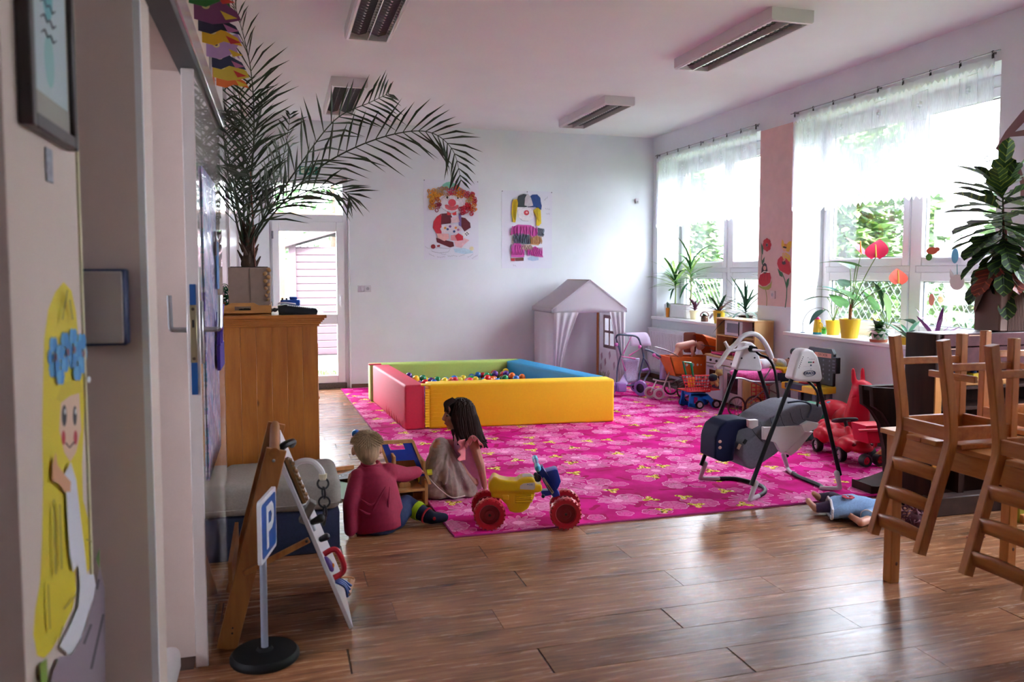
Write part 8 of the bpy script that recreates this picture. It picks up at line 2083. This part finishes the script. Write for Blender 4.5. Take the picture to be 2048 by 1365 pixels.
hb_ = mat('ash blond hair', '#94795a', .65, var=.4, scale=70, stretch=(1, 1, .2), bump=.6)
b = MB().sph(head + V((0, -.003, .013)), (.0725, .081, .077), 22).sph(head + V((.004, -.022, -.026)), (.062, .060, .054), 18).sph(head + V((.006, -.026, -.056)), (.042, .042, .034), 14)
hr = b.build('hair', hb_, boy); melt(hr, .006, 4)
rg = random.Random(2); b = MB()
for k in range(240):      # short tufts lying along the crown
    a = k * 2.399; z = 1 - .85 * k / 240; r_ = math.sqrt(max(0, 1 - z * z)); n_ = V((r_ * math.cos(a), r_ * math.sin(a), z))
    crown = V((.02, -.35, .93)); tg2 = n_ - crown * n_.dot(crown); tg2 = tg2.normalized() if tg2.length > .05 else V((0, -1, 0))
    p = head + V((n_.x * .0725, n_.y * .081 - .003, n_.z * .077 + .013))
    b.tube([p - n_ * .002, p + tg2 * .014 + n_ * rg.uniform(-.001, .0015), p + tg2 * .028 - n_ * .006], [.0026, .0024, .0008], 4)
b.build('hair_tufts', hb_, hr)
# ---- girl: sits side-on, leaning on one arm
girl = thing('person', 'girl with long dark hair, pink top and beige tulle skirt on rug', 'person', V((1.05, 4.85, .009)))
GY = 4.86
G = lambda x, y, Y=GY: Yp(x, y, Y)
e6 = lambda cx, cy, Y=GY: Yp(860 + cx / 5.938, 780 + cy / 5.938, Y)
hd_ = G(915, 830); nk = G(922, 866); ch_ = G(932, 905); wa = G(938, 955); pv = G(938, 980); pv.z = max(pv.z, .09)
shF, shB = G(946, 884, GY - .095), G(925, 884, GY + .09)
elF, haF = G(962, 935, GY - .11), G(969, 972, GY - .10)
elB, haB = G(905, 925, GY + .14), G(885, 945, GY + .15)
kF, aF = G(878, 892, GY - .04), G(862, 985, GY - .05)
kB, aB = G(872, 900, GY + .10), G(858, 980, GY + .10)
b = MB().sph(hd_ + V((.012, 0, .012)), (.082, .070, .078), 20).sph(hd_ + V((-.022, 0, -.028)), (.056, .052, .062), 16)
b.sph(hd_ + V((-.048, 0, -.075)), (.022, .026, .018), 12)       # chin
b.cap(hd_ + V((-.070, 0, .018)), hd_ + V((-.088, 0, -.022)), .010, .0125, 10)   # nose
b.sph(hd_ + V((-.070, 0, -.046)), (.012, .020, .007), 10).sph(hd_ + V((-.068, 0, -.056)), (.012, .018, .007), 10)   # lips
for s_ in (-1, 1): b.sph(hd_ + V((-.050, s_ * .030, -.025)), (.024, .020, .022), 10).sph(hd_ + V((.015, s_ * .070, -.008)), (.018, .009, .026), 10)
b.sph(hd_ + V((-.055, 0, .035)), (.026, .045, .026), 12)
b.cap(hd_ + V((.01, 0, -.05)), nk, .036, .036, 12).cap(nk, ch_, .042, .058, 12).cap(ch_, wa, .058, .056, 12).cap(wa, pv, .06, .08, 12)
b.cap(shF, shB, .034, .034).cap(shF, elF, .033, .027).cap(elF, haF, .026, .019).cap(shB, elB, .032, .026).cap(elB, haB, .025, .018)
b.cap(pv + V((0, -.05, 0)), kF, .06, .040).cap(kF, aF, .044, .028).cap(pv + V((0, .05, 0)), kB, .065, .046).cap(kB, aB, .044, .028)
for a in (aF, aB): a.z = max(a.z, .04); b.cap(a, a + V((-.09, 0, -.014)), .026, .018)
hand(b, haF, (.12, -.25, -1), (1, 0, 0), .0105, .15, .055); hand(b, haB, (-.9, .1, -.4), (0, 0, 1), .010, .4)
gb_ = b.build('body', mat('girl skin', '#a9705a', .5, sss=.08, var=.03, scale=30), girl); melt(gb_, .005, 3)
for s_ in (-1, 1):
    MB().sph(hd_ + V((-.066, s_ * .030, .004)), (.008, .010, .007), 10).build('eye', mat('eye white', '#8f837c', .5, spec=.1), girl)
    MB().sph(hd_ + V((-.074, s_ * .031, .002)), (.0045, .0055, .006), 8).build('iris', MATS['eye dark'], girl)
    MB().tube(spl([hd_ + V((-.072, s_ * .016, .014)), hd_ + V((-.072, s_ * .03, .018)), hd_ + V((-.062, s_ * .044, .012))], 3), .0022, 5).build('eyelash', MATS['eye dark'], girl)
    MB().tube(spl([hd_ + V((-.078, s_ * .014, .032)), hd_ + V((-.076, s_ * .03, .037)), hd_ + V((-.064, s_ * .046, .03))], 3), .003, 5).build('eyebrow', mat('brow', '#2a1a16', .7), girl)
MB().sph(hd_ + V((-.079, 0, -.051)), (.004, .016, .006), 8).build('mouth', mat('lips', '#a8554c', .5), girl)
# hair
gh = mat('dark brown hair', '#24120f', .6, spec=.2, var=.4, scale=50, stretch=(1, 1, .15))
b = MB().sph(hd_ + V((.020, 0, .020)), (.090, .082, .084), 20)
rg = random.Random(8)
for k in range(150):
    a = rg.uniform(-2.35, 2.35); el_ = rg.uniform(.1, 1.35)
    n_ = V((math.cos(a) * math.cos(el_), math.sin(a) * math.cos(el_), math.sin(el_)))
    p0 = hd_ + V((.020 + n_.x * .088, n_.y * .080, .020 + n_.z * .084))
    sdv = V((math.cos(a), math.sin(a), 0)); back = .5 + .5 * math.cos(a)
    p1 = hd_ + V((.020 + sdv.x * .096, sdv.y * .088, .0)); L = lerp(.10, .165, back) * rg.uniform(.75, 1.1)
    p2 = hd_ + V((.035 + sdv.x * (.085 + .03 * back), sdv.y * .082, -.10)); p3 = hd_ + V((.055 + sdv.x * (.06 + .05 * back) + rg.uniform(-.012, .012), sdv.y * .075 + rg.uniform(-.015, .015), -.06 - L * .8)); p4 = p3 + V((rg.uniform(-.008, .03), rg.uniform(-.01, .01), -L * .12))
    if sdv.x < -.55: p2 = hd_ + V((-.03, sdv.y * .085, -.07)); p3 = hd_ + V((-.012, sdv.y * .08, -.15))
    if sdv.x < -.55: p4 = p3 + V((0, 0, -.03))
    b.tube(spl([p0, p1, p2, p3, p4], 4), [.009] * 6 + [.008] * 6 + [.005] * 4 + [.001], 5)
for k in range(26):      # fringe
    y_ = lerp(-.06, .06, k / 25); b.tube(spl([hd_ + V((-.02, y_ * .6, .098)), hd_ + V((-.072, y_ * .95, .068)), hd_ + V((-.084 + abs(y_) * .35, y_ * 1.12, .030 - rg.uniform(0, .012)))], 4), [.009, .009, .008, .007, .005, .004, .003, .002, .001], 5)
hg = b.build('hair', gh, girl)
# top
pt_ = mat('pink jersey top', '#d690b4', .8, var=.05, scale=40); fr_m = mat('salmon frill', '#e88a94', .8)
b = MB(); rings = []
for c_, rx, ry, tl in ((G(941, 974), .088, .098, 0), (G(939, 958), .090, .098, 0), (G(936, 930), .080, .092, 0), (G(934, 905), .080, .092, 0), (G(931, 890), .074, .090, 0), (G(927, 878), .058, .070, 0), (G(924, 872), .050, .055, 0)):
    rings.append([c_ + V((rx * math.cos(a) * (1 + .03 * math.sin(4 * a + rx * 80)), ry * math.sin(a), .012 * math.cos(a) * 0 + .004 * math.sin(5 * a))) for a in [k * 2 * pi / 28 for k in range(28)]])
b.loft(rings); tp2 = b.build('top', pt_, girl)
for s_, sh in ((-1, shF), (1, shB)):
    b = MB().grid(lambda u, v: tuple(sh + V((lerp(-.055, .055, u) , s_ * (.012 + .062 * v + .012 * math.sin(u * 22) * v) - s_ * .02, .058 * math.sin(pi * u) + .015 * math.sin(u * 22) * v - .016 * v - .018))), 24, 4); o = b.build('shoulder_frill', fr_m, girl); m_ = o.modifiers.new('t', 'SOLIDIFY'); m_.thickness = .003
    b = MB().grid(lambda u, v: tuple(sh + V((-.050 - .046 * v - .010 * math.sin(u * 16) * v, s_ * (.0 + .03 * v), lerp(.02, -.11, u)))), 16, 3); o = b.build('shoulder_frill', fr_m, girl); m_ = o.modifiers.new('t', 'SOLIDIFY'); m_.thickness = .003
# tulle skirt tented over the knees
tul = mat('beige tulle', '#97837a', .9, var=.16, scale=45, bump=.1); 
b = MB()
for y_, k_ in ((GY - .035, 0), (GY + .08, .004)):
    b.cap(G(934, 970, y_), G(881, 896, y_), .082, .056, 16).cap(G(881, 896, y_), G(864, 968, y_), .056, .085, 16)
b.cap(G(881, 893, GY - .03), G(881, 893, GY + .08), .056, .056, 14).sph(G(895, 955, GY), (.10, .11, .07), 16).cap(G(866, 984, GY - .06), G(942, 990, GY - .07), .065, .05, 14).cap(G(880, 925, GY - .05), G(905, 980, GY - .10), .055, .055, 14)
sk = b.build('skirt', tul, girl)
for v_ in sk.data.vertices: v_.co.z = max(v_.co.z, .003)
melt(sk, .007, 6)
ap = pm(girl).inverted() @ G(884, 880, GY)
sk.data.update()
nv_ = [v_.normal.copy() for v_ in sk.data.vertices]
for v_, n_ in zip(sk.data.vertices, nv_):
    d_ = v_.co - ap; rr_ = d_.length; th_ = math.atan2(d_.x + .3 * d_.y, -d_.z + .25 * d_.y)
    v_.co += n_ * (.0045 * math.sin(th_ * 15 + 1.6 * math.sin(th_ * 4)) + .0018 * math.sin(th_ * 41 + rr_ * 14)) * min(1, rr_ / .22)
for v_ in sk.data.vertices: v_.co.z = max(v_.co.z, .004)
veil = sheermat('thin tulle layer', '#a08c84', .5)
b = MB().grid(lambda u, v: tuple(lerp(lerp(G(852, 946, GY - .10), G(905, 996, GY - .16), u), lerp(G(866, 900, GY - .07), G(900, 940, GY - .10), u), v) + V((0, -.014 * math.sin(u * 9), .0))), 20, 8); b.build('overskirt', veil, girl)
MB().tube(spl([G(852, 948, GY - .102), G(866, 966, GY - .12), G(885, 984, GY - .145), G(906, 996, GY - .165), G(930, 992, GY - .14)], 5), .004, 6).build('skirt_hem', mat('tulle hem', '#c4b0ac', .7), girl)
rg = random.Random(6)
for k in range(14): MB().sph(G(rg.uniform(880, 935), rg.uniform(945, 985), GY - .14), .003, 6).build('sequin', mat('sequin', '#e8e2e8', .15, metal=.6), girl)
